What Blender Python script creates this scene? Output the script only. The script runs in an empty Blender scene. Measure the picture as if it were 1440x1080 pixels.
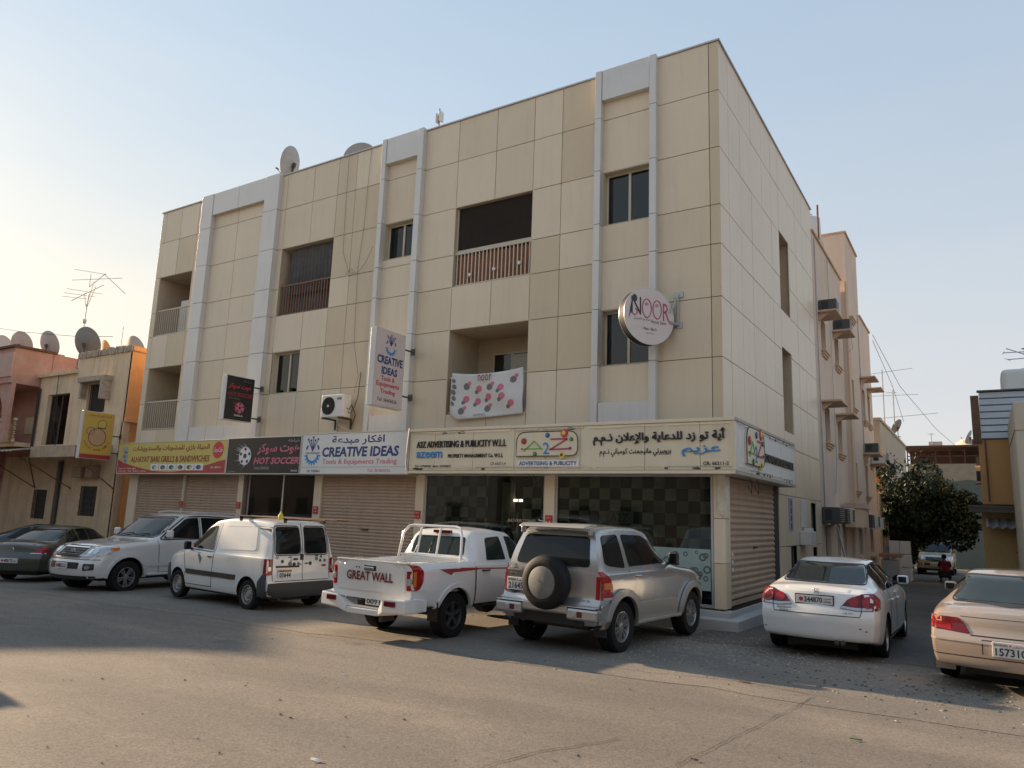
import bpy, bmesh, math, random
import numpy as np
from mathutils import Vector, Matrix
from mathutils.bvhtree import BVHTree
R = math.radians
PI = math.pi
random.seed(7)
scn = bpy.context.scene
COL = scn.collection

# ------------------------------------------------------------------ camera
cam_d = bpy.data.cameras.new('camera')
cam = bpy.data.objects.new('camera', cam_d)
COL.objects.link(cam)
cam_d.sensor_width = 36.0
cam_d.lens = 36.0 * 1035.87 / 1440.0
cam_d.clip_start = 0.1
cam_d.clip_end = 3000
cr = Vector((0.84549611, 0.53281868, 0.03522191))
cu = Vector((0.06363332, -0.16602724, 0.98406593))
cf = Vector((-0.53017651, 0.82978263, 0.17428041))
mm = Matrix((cr, cu, -cf)).transposed().to_4x4()
mm.translation = Vector((4.32151852, -14.74419609, 1.96948083))
cam.matrix_world = mm
scn.camera = cam

# ------------------------------------------------------------------ light
SUN_EL = R(19)
SUN_DIR = Vector((-math.cos(SUN_EL), 0.03, math.sin(SUN_EL))).normalized()   # towards the sun
world = bpy.data.worlds.new('World')
scn.world = world
world.use_nodes = True
nt = world.node_tree
nt.nodes.clear()
sky = nt.nodes.new('ShaderNodeTexSky')
sky.sky_type = 'NISHITA'
sky.sun_disc = False
sky.sun_elevation = SUN_EL
sky.sun_rotation = math.atan2(SUN_DIR.x, SUN_DIR.y)
sky.altitude = 0
sky.air_density = 1.0
sky.dust_density = 2.0
sky.ozone_density = 1.2
bg = nt.nodes.new('ShaderNodeBackground')
bg.inputs['Strength'].default_value = 1.0
out = nt.nodes.new('ShaderNodeOutputWorld')
# dust-laden air: pale blue overhead, cream towards the low sun, grey-white at the horizon away from it
wtc = nt.nodes.new('ShaderNodeTexCoord')
wsep = nt.nodes.new('ShaderNodeSeparateXYZ'); nt.links.new(wtc.outputs['Generated'], wsep.inputs[0])
# thin uneven haze: the height used for the colours wanders a little
wmp = nt.nodes.new('ShaderNodeMapping'); wmp.inputs['Scale'].default_value = (1.2, 1.2, 5.0); nt.links.new(wtc.outputs['Generated'], wmp.inputs[0])
wno = nt.nodes.new('ShaderNodeTexNoise'); wno.inputs['Scale'].default_value = 1.6; wno.inputs['Detail'].default_value = 5; wno.inputs['Roughness'].default_value = .55
nt.links.new(wmp.outputs[0], wno.inputs['Vector'])
wzz = nt.nodes.new('ShaderNodeMath'); wzz.operation = 'MULTIPLY_ADD'; wzz.inputs[1].default_value = .16
nt.links.new(wno.outputs[0], wzz.inputs[0])
wz0 = nt.nodes.new('ShaderNodeMath'); wz0.operation = 'SUBTRACT'; wz0.inputs[1].default_value = .08
nt.links.new(wsep.outputs['Z'], wz0.inputs[0]); nt.links.new(wz0.outputs[0], wzz.inputs[2])
def wramp(stops):
    r = nt.nodes.new('ShaderNodeValToRGB'); e = r.color_ramp.elements
    while len(e) < len(stops): e.new(.5)
    for q, (pos, c) in zip(e, stops): q.position = pos; q.color = (*c, 1)
    nt.links.new(wzz.outputs[0], r.inputs[0]); return r.outputs[0]
away = wramp([(0, (.66, .62, .60)), (.10, (.62, .615, .62)), (.28, (.52, .57, .62)), (.50, (.41, .495, .60)), (.8, (.31, .42, .57)), (1, (.26, .38, .56))])
near = wramp([(0, (1.06, .82, .52)), (.12, (.93, .79, .60)), (.30, (.67, .685, .66)), (.5, (.48, .58, .68)), (.8, (.36, .48, .62)), (1, (.26, .38, .56))])
wdot = nt.nodes.new('ShaderNodeVectorMath'); wdot.operation = 'DOT_PRODUCT'
nt.links.new(wtc.outputs['Generated'], wdot.inputs[0]); wdot.inputs[1].default_value = SUN_DIR
wmr = nt.nodes.new('ShaderNodeMapRange'); wmr.interpolation_type = 'SMOOTHSTEP'
wmr.inputs['From Min'].default_value = .05; wmr.inputs['From Max'].default_value = 1.0
nt.links.new(wdot.outputs['Value'], wmr.inputs[0])
wmx = nt.nodes.new('ShaderNodeMix'); wmx.data_type = 'RGBA'; nt.links.new(wmr.outputs[0], wmx.inputs[0]); nt.links.new(away, wmx.inputs[6]); nt.links.new(near, wmx.inputs[7])
wsc = nt.nodes.new('ShaderNodeVectorMath'); wsc.operation = 'SCALE'; nt.links.new(wmx.outputs[2], wsc.inputs[0]); wsc.inputs['Scale'].default_value = .52
wn = nt.nodes.new('ShaderNodeVectorMath'); wn.operation = 'SCALE'; nt.links.new(sky.outputs[0], wn.inputs[0]); wn.inputs['Scale'].default_value = .006
wad = nt.nodes.new('ShaderNodeVectorMath'); wad.operation = 'ADD'; nt.links.new(wsc.outputs[0], wad.inputs[0]); nt.links.new(wn.outputs[0], wad.inputs[1])
nt.links.new(wad.outputs[0], bg.inputs[0])
nt.links.new(bg.outputs[0], out.inputs[0])
sun_d = bpy.data.lights.new('sun', 'SUN')
sun_d.energy = 4.3
sun_d.angle = R(0.9)
sun_d.color = (1.0, 0.745, 0.49)
sun = bpy.data.objects.new('sun', sun_d)
sun.rotation_euler = SUN_DIR.to_track_quat('Z', 'Y').to_euler()
sun.location = (-40, 0, 30)
COL.objects.link(sun)
vs = scn.view_settings
vs.view_transform = 'Standard'
vs.look = 'None'
vs.exposure = 1.15
vs.gamma = 1.0
vs.use_curve_mapping = False
scn.cycles.use_denoising = True
scn.cycles.max_bounces = 8
scn.cycles.transparent_max_bounces = 12

def gz(x, y):
    """height of the (gently falling) ground"""
    return 0.0145 * x - 0.0165 * y - 0.05

# ------------------------------------------------------------------ materials
MATS = {}
def mat(name, col, rough=0.6, metal=0.0, var=0.0, vscale=3.0, bump=0.0, bscale=40.0, coat=0.0, spec=0.5,
        dirt=None, dscale=1.2, damt=0.0, streak=False, col2=None, c2scale=1.0, emit=None, estr=0.0):
    if name in MATS: return MATS[name]
    m = bpy.data.materials.new(name); MATS[name] = m
    m.use_nodes = True
    n = m.node_tree.nodes; l = m.node_tree.links
    b = n['Principled BSDF']
    b.inputs['Base Color'].default_value = (*col, 1)
    b.inputs['Roughness'].default_value = rough
    b.inputs['Metallic'].default_value = metal
    b.inputs['Coat Weight'].default_value = coat
    b.inputs['Coat Roughness'].default_value = 0.03
    b.inputs['Specular IOR Level'].default_value = spec
    if emit:
        b.inputs['Emission Color'].default_value = (*emit, 1); b.inputs['Emission Strength'].default_value = estr
    if var or damt or bump or col2:
        tc = n.new('ShaderNodeTexCoord'); mp = n.new('ShaderNodeMapping')
        l.new(tc.outputs['Object'], mp.inputs[0])
        src = None
        if col2:
            t = n.new('ShaderNodeTexNoise'); t.inputs['Scale'].default_value = c2scale; t.inputs['Detail'].default_value = 6
            l.new(mp.outputs[0], t.inputs['Vector'])
            r = n.new('ShaderNodeValToRGB'); r.color_ramp.elements[0].position = .42; r.color_ramp.elements[1].position = .58
            r.color_ramp.elements[0].color = (*col, 1); r.color_ramp.elements[1].color = (*col2, 1)
            l.new(t.outputs[0], r.inputs[0]); src = r.outputs[0]
        if var:
            t = n.new('ShaderNodeTexNoise'); t.inputs['Scale'].default_value = vscale; t.inputs['Detail'].default_value = 5
            t.inputs['Roughness'].default_value = .6
            l.new(mp.outputs[0], t.inputs['Vector'])
            mr = n.new('ShaderNodeMapRange'); mr.inputs['From Min'].default_value = .25; mr.inputs['From Max'].default_value = .75
            mr.inputs['To Min'].default_value = 1 - var; mr.inputs['To Max'].default_value = 1 + var
            l.new(t.outputs[0], mr.inputs[0])
            mx = n.new('ShaderNodeVectorMath'); mx.operation = 'SCALE'
            if src: l.new(src, mx.inputs[0])
            else: mx.inputs[0].default_value = col
            l.new(mr.outputs[0], mx.inputs['Scale']); src = mx.outputs[0]
        if damt:
            t = n.new('ShaderNodeTexNoise'); t.inputs['Scale'].default_value = dscale; t.inputs['Detail'].default_value = 8
            t.inputs['Roughness'].default_value = .7
            if streak:
                mp2 = n.new('ShaderNodeMapping'); mp2.inputs['Scale'].default_value = (2.2, 2.2, .25)
                l.new(tc.outputs['Object'], mp2.inputs[0]); l.new(mp2.outputs[0], t.inputs['Vector'])
            else: l.new(mp.outputs[0], t.inputs['Vector'])
            r = n.new('ShaderNodeMapRange'); r.inputs['From Min'].default_value = .50; r.inputs['From Max'].default_value = .78
            r.inputs['To Min'].default_value = 0; r.inputs['To Max'].default_value = damt
            l.new(t.outputs[0], r.inputs[0])
            mx = n.new('ShaderNodeMix'); mx.data_type = 'RGBA'
            l.new(r.outputs[0], mx.inputs[0])
            if src: l.new(src, mx.inputs[6])
            else: mx.inputs[6].default_value = (*col, 1)
            mx.inputs[7].default_value = (*(dirt or (.2, .17, .13)), 1)
            src = mx.outputs[2]
        if src: l.new(src, b.inputs['Base Color'])
        if bump:
            t = n.new('ShaderNodeTexNoise'); t.inputs['Scale'].default_value = bscale; t.inputs['Detail'].default_value = 4
            l.new(mp.outputs[0], t.inputs['Vector'])
            bp = n.new('ShaderNodeBump'); bp.inputs['Strength'].default_value = bump; bp.inputs['Distance'].default_value = .02
            l.new(t.outputs[0], bp.inputs['Height']); l.new(bp.outputs[0], b.inputs['Normal'])
    return m

def glass_mat(name, tint, trans, rough=0.02):
    """window glass: see-through film plus mirror reflection by angle"""
    m = bpy.data.materials.new(name); m.use_nodes = True
    n = m.node_tree.nodes; l = m.node_tree.links; n.clear()
    o = n.new('ShaderNodeOutputMaterial')
    tr = n.new('ShaderNodeBsdfTransparent'); tr.inputs[0].default_value = (*[t * trans for t in tint], 1)
    gl = n.new('ShaderNodeBsdfGlossy'); gl.inputs[0].default_value = (.95, .97, 1, 1); gl.inputs['Roughness'].default_value = rough
    fr = n.new('ShaderNodeFresnel'); fr.inputs[0].default_value = 1.5
    mx = n.new('ShaderNodeMixShader')
    ad = n.new('ShaderNodeMath'); ad.operation = 'MULTIPLY_ADD'; ad.inputs[1].default_value = 1.0; ad.inputs[2].default_value = .005
    l.new(fr.outputs[0], ad.inputs[0]); l.new(ad.outputs[0], mx.inputs[0])
    l.new(tr.outputs[0], mx.inputs[1]); l.new(gl.outputs[0], mx.inputs[2]); l.new(mx.outputs[0], o.inputs[0])
    MATS[name] = m
    return m

# ------------------------------------------------------------------ mesh building
class MB:
    def __init__(s):
        s.v = []; s.f = []; s.mi = []; s.M = None
    def add(s, vs_, fs, mi=0):
        k = len(s.v)
        if s.M is not None: vs_ = [tuple(s.M @ Vector(p)) for p in vs_]
        s.v += [tuple(p) for p in vs_]
        s.f += [tuple(i + k for i in f) for f in fs]
        s.mi += [mi] * len(fs)
        return s
    def box(s, x0, x1, y0, y1, z0, z1, mi=0):
        if x0 > x1: x0, x1 = x1, x0
        if y0 > y1: y0, y1 = y1, y0
        if z0 > z1: z0, z1 = z1, z0
        return s.add([(x0, y0, z0), (x1, y0, z0), (x1, y1, z0), (x0, y1, z0), (x0, y0, z1), (x1, y0, z1), (x1, y1, z1), (x0, y1, z1)],
              [(0, 3, 2, 1), (4, 5, 6, 7), (0, 1, 5, 4), (1, 2, 6, 5), (2, 3, 7, 6), (3, 0, 4, 7)], mi)
    def quad(s, a, b, c, d, mi=0): return s.add([a, b, c, d], [(0, 1, 2, 3)], mi)
    def cyl(s, p0, p1, r0, r1=None, n=12, mi=0, cap=True):
        if r1 is None: r1 = r0
        p0 = Vector(p0); p1 = Vector(p1); d = (p1 - p0).normalized()
        a = d.orthogonal().normalized(); b = d.cross(a)
        vs_ = []
        for p, r in ((p0, r0), (p1, r1)):
            for i in range(n):
                t = 2 * PI * i / n; vs_.append(p + a * (r * math.cos(t)) + b * (r * math.sin(t)))
        fs = [(i, (i + 1) % n, n + (i + 1) % n, n + i) for i in range(n)]
        if cap: fs += [tuple(range(n - 1, -1, -1)), tuple(range(n, 2 * n))]
        return s.add(vs_, fs, mi)
    def tube(s, pts, r, n=6, mi=0, closed=False):
        pts = [Vector(p) for p in pts]; rings = []; m = len(pts); a = None
        for i, p in enumerate(pts):
            if closed: d = (pts[(i + 1) % m] - pts[i - 1]).normalized()
            else: d = (pts[min(i + 1, m - 1)] - pts[max(i - 1, 0)]).normalized()
            if a is None: a = d.orthogonal().normalized()
            else:
                a = (a - d * a.dot(d)); a = a.normalized() if a.length > 1e-6 else d.orthogonal().normalized()
            b = d.cross(a)
            rr = r[i] if isinstance(r, (list, tuple)) else r
            rings.append([p + a * (rr * math.cos(2 * PI * k / n)) + b * (rr * math.sin(2 * PI * k / n)) for k in range(n)])
        vs_ = [q for g in rings for q in g]; fs = []
        for i in range(m if closed else m - 1):
            j = (i + 1) % m
            for k in range(n):
                fs.append((i * n + k, i * n + (k + 1) % n, j * n + (k + 1) % n, j * n + k))
        if not closed: fs += [tuple(range(n - 1, -1, -1)), tuple(range((m - 1) * n, m * n))]
        return s.add(vs_, fs, mi)
    def prism(s, pts, h0, h1, mi=0):
        """2-D outline (x,y) counter-clockwise, raised from h0 to h1 along local z"""
        n = len(pts)
        vs_ = [(p[0], p[1], h0) for p in pts] + [(p[0], p[1], h1) for p in pts]
        fs = [tuple(range(n - 1, -1, -1)), tuple(range(n, 2 * n))] + [(i, (i + 1) % n, n + (i + 1) % n, n + i) for i in range(n)]
        return s.add(vs_, fs, mi)
    def disc(s, x, y, r, h0, h1, n=24, mi=0, ry=None):
        return s.prism([(x + r * math.cos(2 * PI * i / n), y + (ry or r) * math.sin(2 * PI * i / n)) for i in range(n)], h0, h1, mi)
    def ring(s, x, y, r0, r1, h0, h1, n=24, mi=0):
        vs_ = []
        for (r, h) in ((r0, h0), (r1, h0), (r1, h1), (r0, h1)):
            vs_ += [(x + r * math.cos(2 * PI * i / n), y + r * math.sin(2 * PI * i / n), h) for i in range(n)]
        fs = []
        for k in range(4):
            for i in range(n):
                fs.append((k * n + i, k * n + (i + 1) % n, ((k + 1) % 4) * n + (i + 1) % n, ((k + 1) % 4) * n + i))
        return s.add(vs_, [f[::-1] for f in fs], mi)
    def lathe(s, prof, n=28, mi=0):
        """profile [(r, z)] turned about local z"""
        vs_ = []
        for r, z in prof: vs_ += [(r * math.cos(2 * PI * i / n), r * math.sin(2 * PI * i / n), z) for i in range(n)]
        fs = []
        for k in range(len(prof) - 1):
            for i in range(n): fs.append((k * n + i, k * n + (i + 1) % n, (k + 1) * n + (i + 1) % n, (k + 1) * n + i))
        return s.add(vs_, fs, mi)

def obj(name, mb, mats, parent=None, smooth=False, bevel=0.0, loc=None, rotz=0.0, recalc=True):
    me = bpy.data.meshes.new(name)
    if isinstance(mb, MB):
        me.from_pydata(mb.v, [], mb.f)
        if any(mb.mi): me.polygons.foreach_set('material_index', mb.mi)
    else: me = mb
    if recalc and isinstance(mb, MB):
        b = bmesh.new(); b.from_mesh(me); bmesh.ops.recalc_face_normals(b, faces=b.faces); b.to_mesh(me); b.free()
    if not isinstance(mats, (list, tuple)): mats = [mats]
    for m in mats: me.materials.append(MATS[m] if isinstance(m, str) else m)
    o = bpy.data.objects.new(name, me)
    COL.objects.link(o)
    if parent: o.parent = parent
    if loc is not None: o.location = loc
    if rotz: o.rotation_euler = (0, 0, rotz)
    if smooth:
        me.polygons.foreach_set('use_smooth', [True] * len(me.polygons))
        me.set_sharp_from_angle(angle=R(smooth if smooth is not True else 40))
    if bevel:
        mo = o.modifiers.new('bevel', 'BEVEL'); mo.width = bevel; mo.segments = 2; mo.limit_method = 'ANGLE'; mo.angle_limit = R(40)
    return o
def tag(o, label=None, cat=None, group=None, kind=None):
    if label: o['label'] = label
    if cat: o['category'] = cat
    if group: o['group'] = group
    if kind: o['kind'] = kind
    return o
def thing(name, label, cat, loc=(0, 0, 0), rotz=0.0, group=None):
    o = bpy.data.objects.new(name, None); o.empty_display_size = .2
    COL.objects.link(o); o.location = loc; o.rotation_euler = (0, 0, rotz)
    return tag(o, label, cat, group)
def copy_tree(o, parent=None):
    c = o.copy(); COL.objects.link(c)
    if parent: c.parent = parent
    for ch in list(o.children): copy_tree(ch, c)
    return c
def frame(origin, u, v):
    """matrix whose local x runs along u, y along v, z out of the face"""
    u = Vector(u).normalized(); v = Vector(v).normalized(); n = u.cross(v)
    m = Matrix((u, v, n)).transposed().to_4x4(); m.translation = Vector(origin)
    return m

# Arabic shaping: letters to their joined forms, in left-to-right drawing order
AR = {}
for ch_, base, nform in [('ا', 0xFE8D, 2), ('ب', 0xFE8F, 4), ('ة', 0xFE93, 2), ('ت', 0xFE95, 4), ('ث', 0xFE99, 4), ('ج', 0xFE9D, 4), ('ح', 0xFEA1, 4),
    ('خ', 0xFEA5, 4), ('د', 0xFEA9, 2), ('ذ', 0xFEAB, 2), ('ر', 0xFEAD, 2), ('ز', 0xFEAF, 2), ('س', 0xFEB1, 4), ('ش', 0xFEB5, 4), ('ص', 0xFEB9, 4),
    ('ط', 0xFEC1, 4), ('ع', 0xFEC9, 4), ('غ', 0xFECD, 4), ('ف', 0xFED1, 4), ('ق', 0xFED5, 4), ('ك', 0xFED9, 4), ('ل', 0xFEDD, 4), ('م', 0xFEE1, 4),
    ('ن', 0xFEE5, 4), ('ه', 0xFEE9, 4), ('و', 0xFEED, 2), ('ى', 0xFEEF, 2), ('ي', 0xFEF1, 4), ('أ', 0xFE83, 2), ('إ', 0xFE87, 2),
    ('\u0001', 0xFEFB, 2), ('\u0002', 0xFEF9, 2)]:
    AR[ch_] = (base, nform)
def arabic(s):
    s = s.replace('لا', '\u0001').replace('لإ', '\u0002')
    o = []
    for i, c in enumerate(s):
        if c not in AR: o.append(c); continue
        base, nf = AR[c]
        prev = i > 0 and s[i - 1] in AR and AR[s[i - 1]][1] == 4
        nxt = nf == 4 and i + 1 < len(s) and s[i + 1] in AR
        k = (3 if nxt else 1) if prev else (2 if nxt else 0)
        o.append(chr(base + k))
    return ''.join(reversed(o))

def text(name, s, box, F, m, parent=None, ext=0.003, lift=0.002, bold=0.0, shear=0.0, fit='both', res=2, align='c'):
    """lettering fitted in box (x0,x1,y0,y1) of frame F, raised ext off the face"""
    if any('\u0600' <= c <= '\u06ff' for c in s): s = arabic(s)
    c = bpy.data.curves.new(name, 'FONT'); c.body = s; c.resolution_u = res; c.extrude = .5
    c.offset = bold; c.shear = shear
    t = bpy.data.objects.new(name, c); COL.objects.link(t)
    dg = bpy.context.evaluated_depsgraph_get()
    me = bpy.data.meshes.new_from_object(t.evaluated_get(dg))
    bpy.data.objects.remove(t); bpy.data.curves.remove(c)
    co = np.zeros(len(me.vertices) * 3); me.vertices.foreach_get('co', co); co = co.reshape(-1, 3)
    mn = co.min(0); mx = co.max(0); x0, x1, y0, y1 = box
    sx = (x1 - x0) / (mx[0] - mn[0]); sy = (y1 - y0) / (mx[1] - mn[1])
    if fit == 'h': sx = sy
    if fit == 'w': sy = sx
    off = (x0 + x1) / 2 - (mx[0] + mn[0]) / 2 * sx
    if align == 'l': off = x0 - mn[0] * sx
    co2 = np.stack([co[:, 0] * sx + off, (co[:, 1] - (mx[1] + mn[1]) / 2) * sy + (y0 + y1) / 2,
                    (co[:, 2] - mn[2]) * ext + lift], 1)
    Mx = np.array(F)
    co2 = co2 @ Mx[:3, :3].T + Mx[:3, 3]
    me.vertices.foreach_set('co', co2.reshape(-1)); me.materials.clear(); me.materials.append(MATS[m])
    o = bpy.data.objects.new(name, me); COL.objects.link(o)
    if parent: o.parent = parent
    return o

def round_poly(pts, r, n=4):
    """rounds the corners of a 2-D outline; r one radius or one per corner"""
    o = []; m = len(pts)
    for i, p in enumerate(pts):
        p = Vector(p); a = Vector(pts[i - 1]); b = Vector(pts[(i + 1) % m])
        rr = r[i] if isinstance(r, (list, tuple)) else r
        if rr <= 0: o.append(tuple(p)); continue
        da = (a - p); db = (b - p); t = min(rr, da.length * .45, db.length * .45)
        p0 = p + da.normalized() * t; p1 = p + db.normalized() * t
        for k in range(n + 1):
            s = k / n; o.append(tuple(p0 * (1 - s) ** 2 + p * (2 * s * (1 - s)) + p1 * s * s))
    return o
def noise1(x, k=0):
    return math.sin(x * 1.7 + k * 3.1) * .5 + math.sin(x * 4.3 + k * 1.3) * .3 + math.sin(x * 9.1 + k * 7.7) * .2

# ------------------------------------------------------------------ palette
mat('panel_cream', (.73, .62, .46), .45, var=.035, vscale=1.0, damt=.22, dirt=(.36, .31, .24), dscale=2.0, streak=True)
mat('panel_tan', (.63, .515, .355), .45, var=.035, vscale=1.0, damt=.22, dirt=(.36, .30, .23), dscale=2.2, streak=True)
mat('panel_mid', (.69, .58, .42), .45, var=.035, vscale=1.0, damt=.22, dirt=(.34, .30, .23), dscale=1.8, streak=True)
mat('panel_side', (.75, .615, .455), .42, var=.035, vscale=1.0, damt=.22, dirt=(.38, .34, .29), dscale=1.6, streak=True)
mat('panel_grey', (.64, .62, .59), .38, metal=.15, var=.04, vscale=1.0, damt=.22, dirt=(.36, .34, .31), dscale=2.5, streak=True)
mat('joint_dark', (.05, .042, .035), .8)
mat('coping', (.50, .50, .50), .45, metal=.2, var=.08)
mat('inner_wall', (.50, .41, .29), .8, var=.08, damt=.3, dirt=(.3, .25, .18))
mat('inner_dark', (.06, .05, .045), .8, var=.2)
mat('concrete', (.42, .39, .35), .85, var=.12, vscale=4, bump=.3, damt=.4, dirt=(.2, .18, .15))
mat('plinth', (.47, .46, .45), .7, var=.1, vscale=3, bump=.15, damt=.5, dirt=(.22, .2, .17), dscale=3)
mat('frame_beige', (.55, .48, .36), .4, var=.04)
mat('frame_grey', (.45, .44, .42), .4, metal=.3)
mat('rail_paint', (.58, .51, .40), .5, var=.08)
mat('rail_brown', (.20, .10, .055), .55, var=.25, vscale=8)
mat('shutter', (.43, .305, .215), .5, var=.08, vscale=2.5, damt=.35, dirt=(.16, .13, .1), dscale=3, streak=True)
mat('shutter_grey', (.36, .34, .31), .5, var=.1)
mat('curtain_grey', (.20, .19, .18), .9, var=.15, vscale=6)
mat('curtain_white', (.55, .58, .60), .9, var=.1, vscale=6)
mat('white_plastic', (.70, .69, .65), .45, var=.06, damt=.25, dirt=(.4, .35, .28), dscale=3)
mat('black_plastic', (.014, .014, .014), .6, spec=.25)
mat('dark_grille', (.03, .03, .03), .5)
mat('galvanised', (.42, .43, .44), .45, metal=.6, var=.1, vscale=6)
mat('rust', (.15, .08, .05), .85, var=.3, vscale=8)
mat('steel_dark', (.10, .09, .08), .6, metal=.4, var=.2)
mat('dish', (.42, .41, .38), .6, var=.12, vscale=4, damt=.3, dirt=(.28, .22, .16))
mat('dish_dark', (.24, .235, .22), .6, var=.12, vscale=4)
mat('cable', (.035, .03, .028), .7)
mat('red_tag', (.45, .03, .03), .5)
mat('pink_wall', (.52, .30, .23), .9, var=.1, vscale=2, bump=.4, bscale=18, dirt=(.62, .56, .50), damt=.6, dscale=.8)
mat('pink_wall_pale', (.60, .40, .32), .9, var=.1, vscale=2, bump=.4, bscale=18, dirt=(.6, .56, .5), damt=.55, dscale=1.1)
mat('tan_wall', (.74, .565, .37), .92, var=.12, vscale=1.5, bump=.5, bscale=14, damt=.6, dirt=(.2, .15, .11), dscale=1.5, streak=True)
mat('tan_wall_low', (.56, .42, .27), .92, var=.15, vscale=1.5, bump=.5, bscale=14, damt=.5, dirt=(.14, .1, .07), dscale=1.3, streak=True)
mat('orange_wall', (.80, .44, .18), .9, var=.1, vscale=2, bump=.5, bscale=12, damt=.4, dirt=(.5, .25, .1), dscale=2.5)  # orange paint brightened to include sunlight bounced in the narrow gap
mat('plaster_old', (.45, .36, .26), .95, var=.3, vscale=6, bump=1.0, bscale=20, col2=(.42, .36, .28), c2scale=4)
mat('canopy_metal', (.48, .39, .28), .6, metal=.3, var=.2, damt=.5, dirt=(.18, .1, .06), streak=True)
mat('beige_render', (.70, .545, .43), .9, var=.06, vscale=1.0, bump=.25, bscale=25, damt=.3, dirt=(.42, .32, .25), streak=True)
mat('beige_render_warm', (.64, .46, .31), .9, var=.06, vscale=1.0, bump=.25, bscale=25)
mat('beige_ledge', (.60, .43, .31), .9, var=.15, damt=.4, dirt=(.2, .14, .1))
mat('cream_render', (.62, .53, .36), .9, var=.08)
mat('right_orange', (.50, .28, .11), .8, var=.08, vscale=1, damt=.35, dirt=(.28, .17, .08), dscale=1.6, streak=True)
mat('right_ochre', (.42, .28, .12), .85, var=.1, damt=.3, dirt=(.25, .16, .08), streak=True)
mat('corrugated', (.42, .46, .50), .45, metal=.35, var=.07, vscale=2, damt=.25, dirt=(.28, .27, .26))
mat('right_cream', (.55, .48, .38), .9, var=.05, vscale=1, bump=.2, damt=.15, dirt=(.4, .33, .25))
mat('right_brown', (.30, .21, .14), .9, var=.12)
mat('block_wall', (.30, .25, .18), .95, var=.2, vscale=2.5, bump=.6, bscale=8, damt=.5, dirt=(.22, .19, .14))
mat('block_wall_green', (.105, .125, .112), .95, var=.1, vscale=1.5, bump=.4, bscale=8)
mat('far_tan', (.50, .42, .32), .95, var=.12, vscale=.8, damt=.4, dirt=(.28, .23, .17))
mat('opposite_wall', (.34, .27, .20), .9, var=.1)
mat('opposite_pale', (.45, .40, .33), .9, var=.1)
mat('pergola_brown', (.09, .045, .035), .8, var=.2)
mat('trunk', (.13, .09, .06), .95, var=.25, bump=.8)
mat('sign_white', (.72, .72, .70), .4, var=.03, damt=.15, dirt=(.5, .46, .4), dscale=2)
mat('sign_cream', (.74, .65, .48), .42, var=.03, vscale=2, damt=.2, dirt=(.4, .33, .25), dscale=2.5, streak=True)
mat('sign_edge', (.42, .38, .32), .5, var=.15, damt=.5, dirt=(.14, .1, .07), dscale=5)
mat('sign_black', (.022, .02, .022), .35, var=.2)
mat('sign_yellow', (.60, .50, .13), .4, var=.06)
mat('sign_yellow_warm', (.62, .42, .09), .4, var=.06)
mat('sign_red', (.40, .045, .05), .4)
mat('ink_dark', (.03, .03, .035), .4)
mat('ink_maroon', (.30, .04, .04), .45)
mat('ink_pink', (.62, .16, .24), .45)
mat('ink_magenta', (.42, .05, .14), .45)
mat('ink_navy', (.03, .06, .20), .45)
mat('ink_blue', (.04, .26, .58), .4)
mat('ink_red', (.55, .05, .06), .45)
mat('ink_green', (.16, .42, .08), .45)
mat('ink_darkgreen', (.03, .14, .06), .45)
mat('ink_yellow', (.75, .62, .10), .45)
mat('ink_grey', (.16, .16, .17), .5)
mat('ink_palegrey', (.38, .38, .39), .5)
mat('ink_white', (.78, .77, .75), .45)
mat('skin_tone', (.55, .34, .20), .5)
mat('canvas', (.66, .64, .61), .8, var=.05, vscale=6, bump=.15)
glass_mat('glass', (.75, .85, .82), .42)
glass_mat('glass_shop', (.8, .86, .82), .75)

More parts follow.
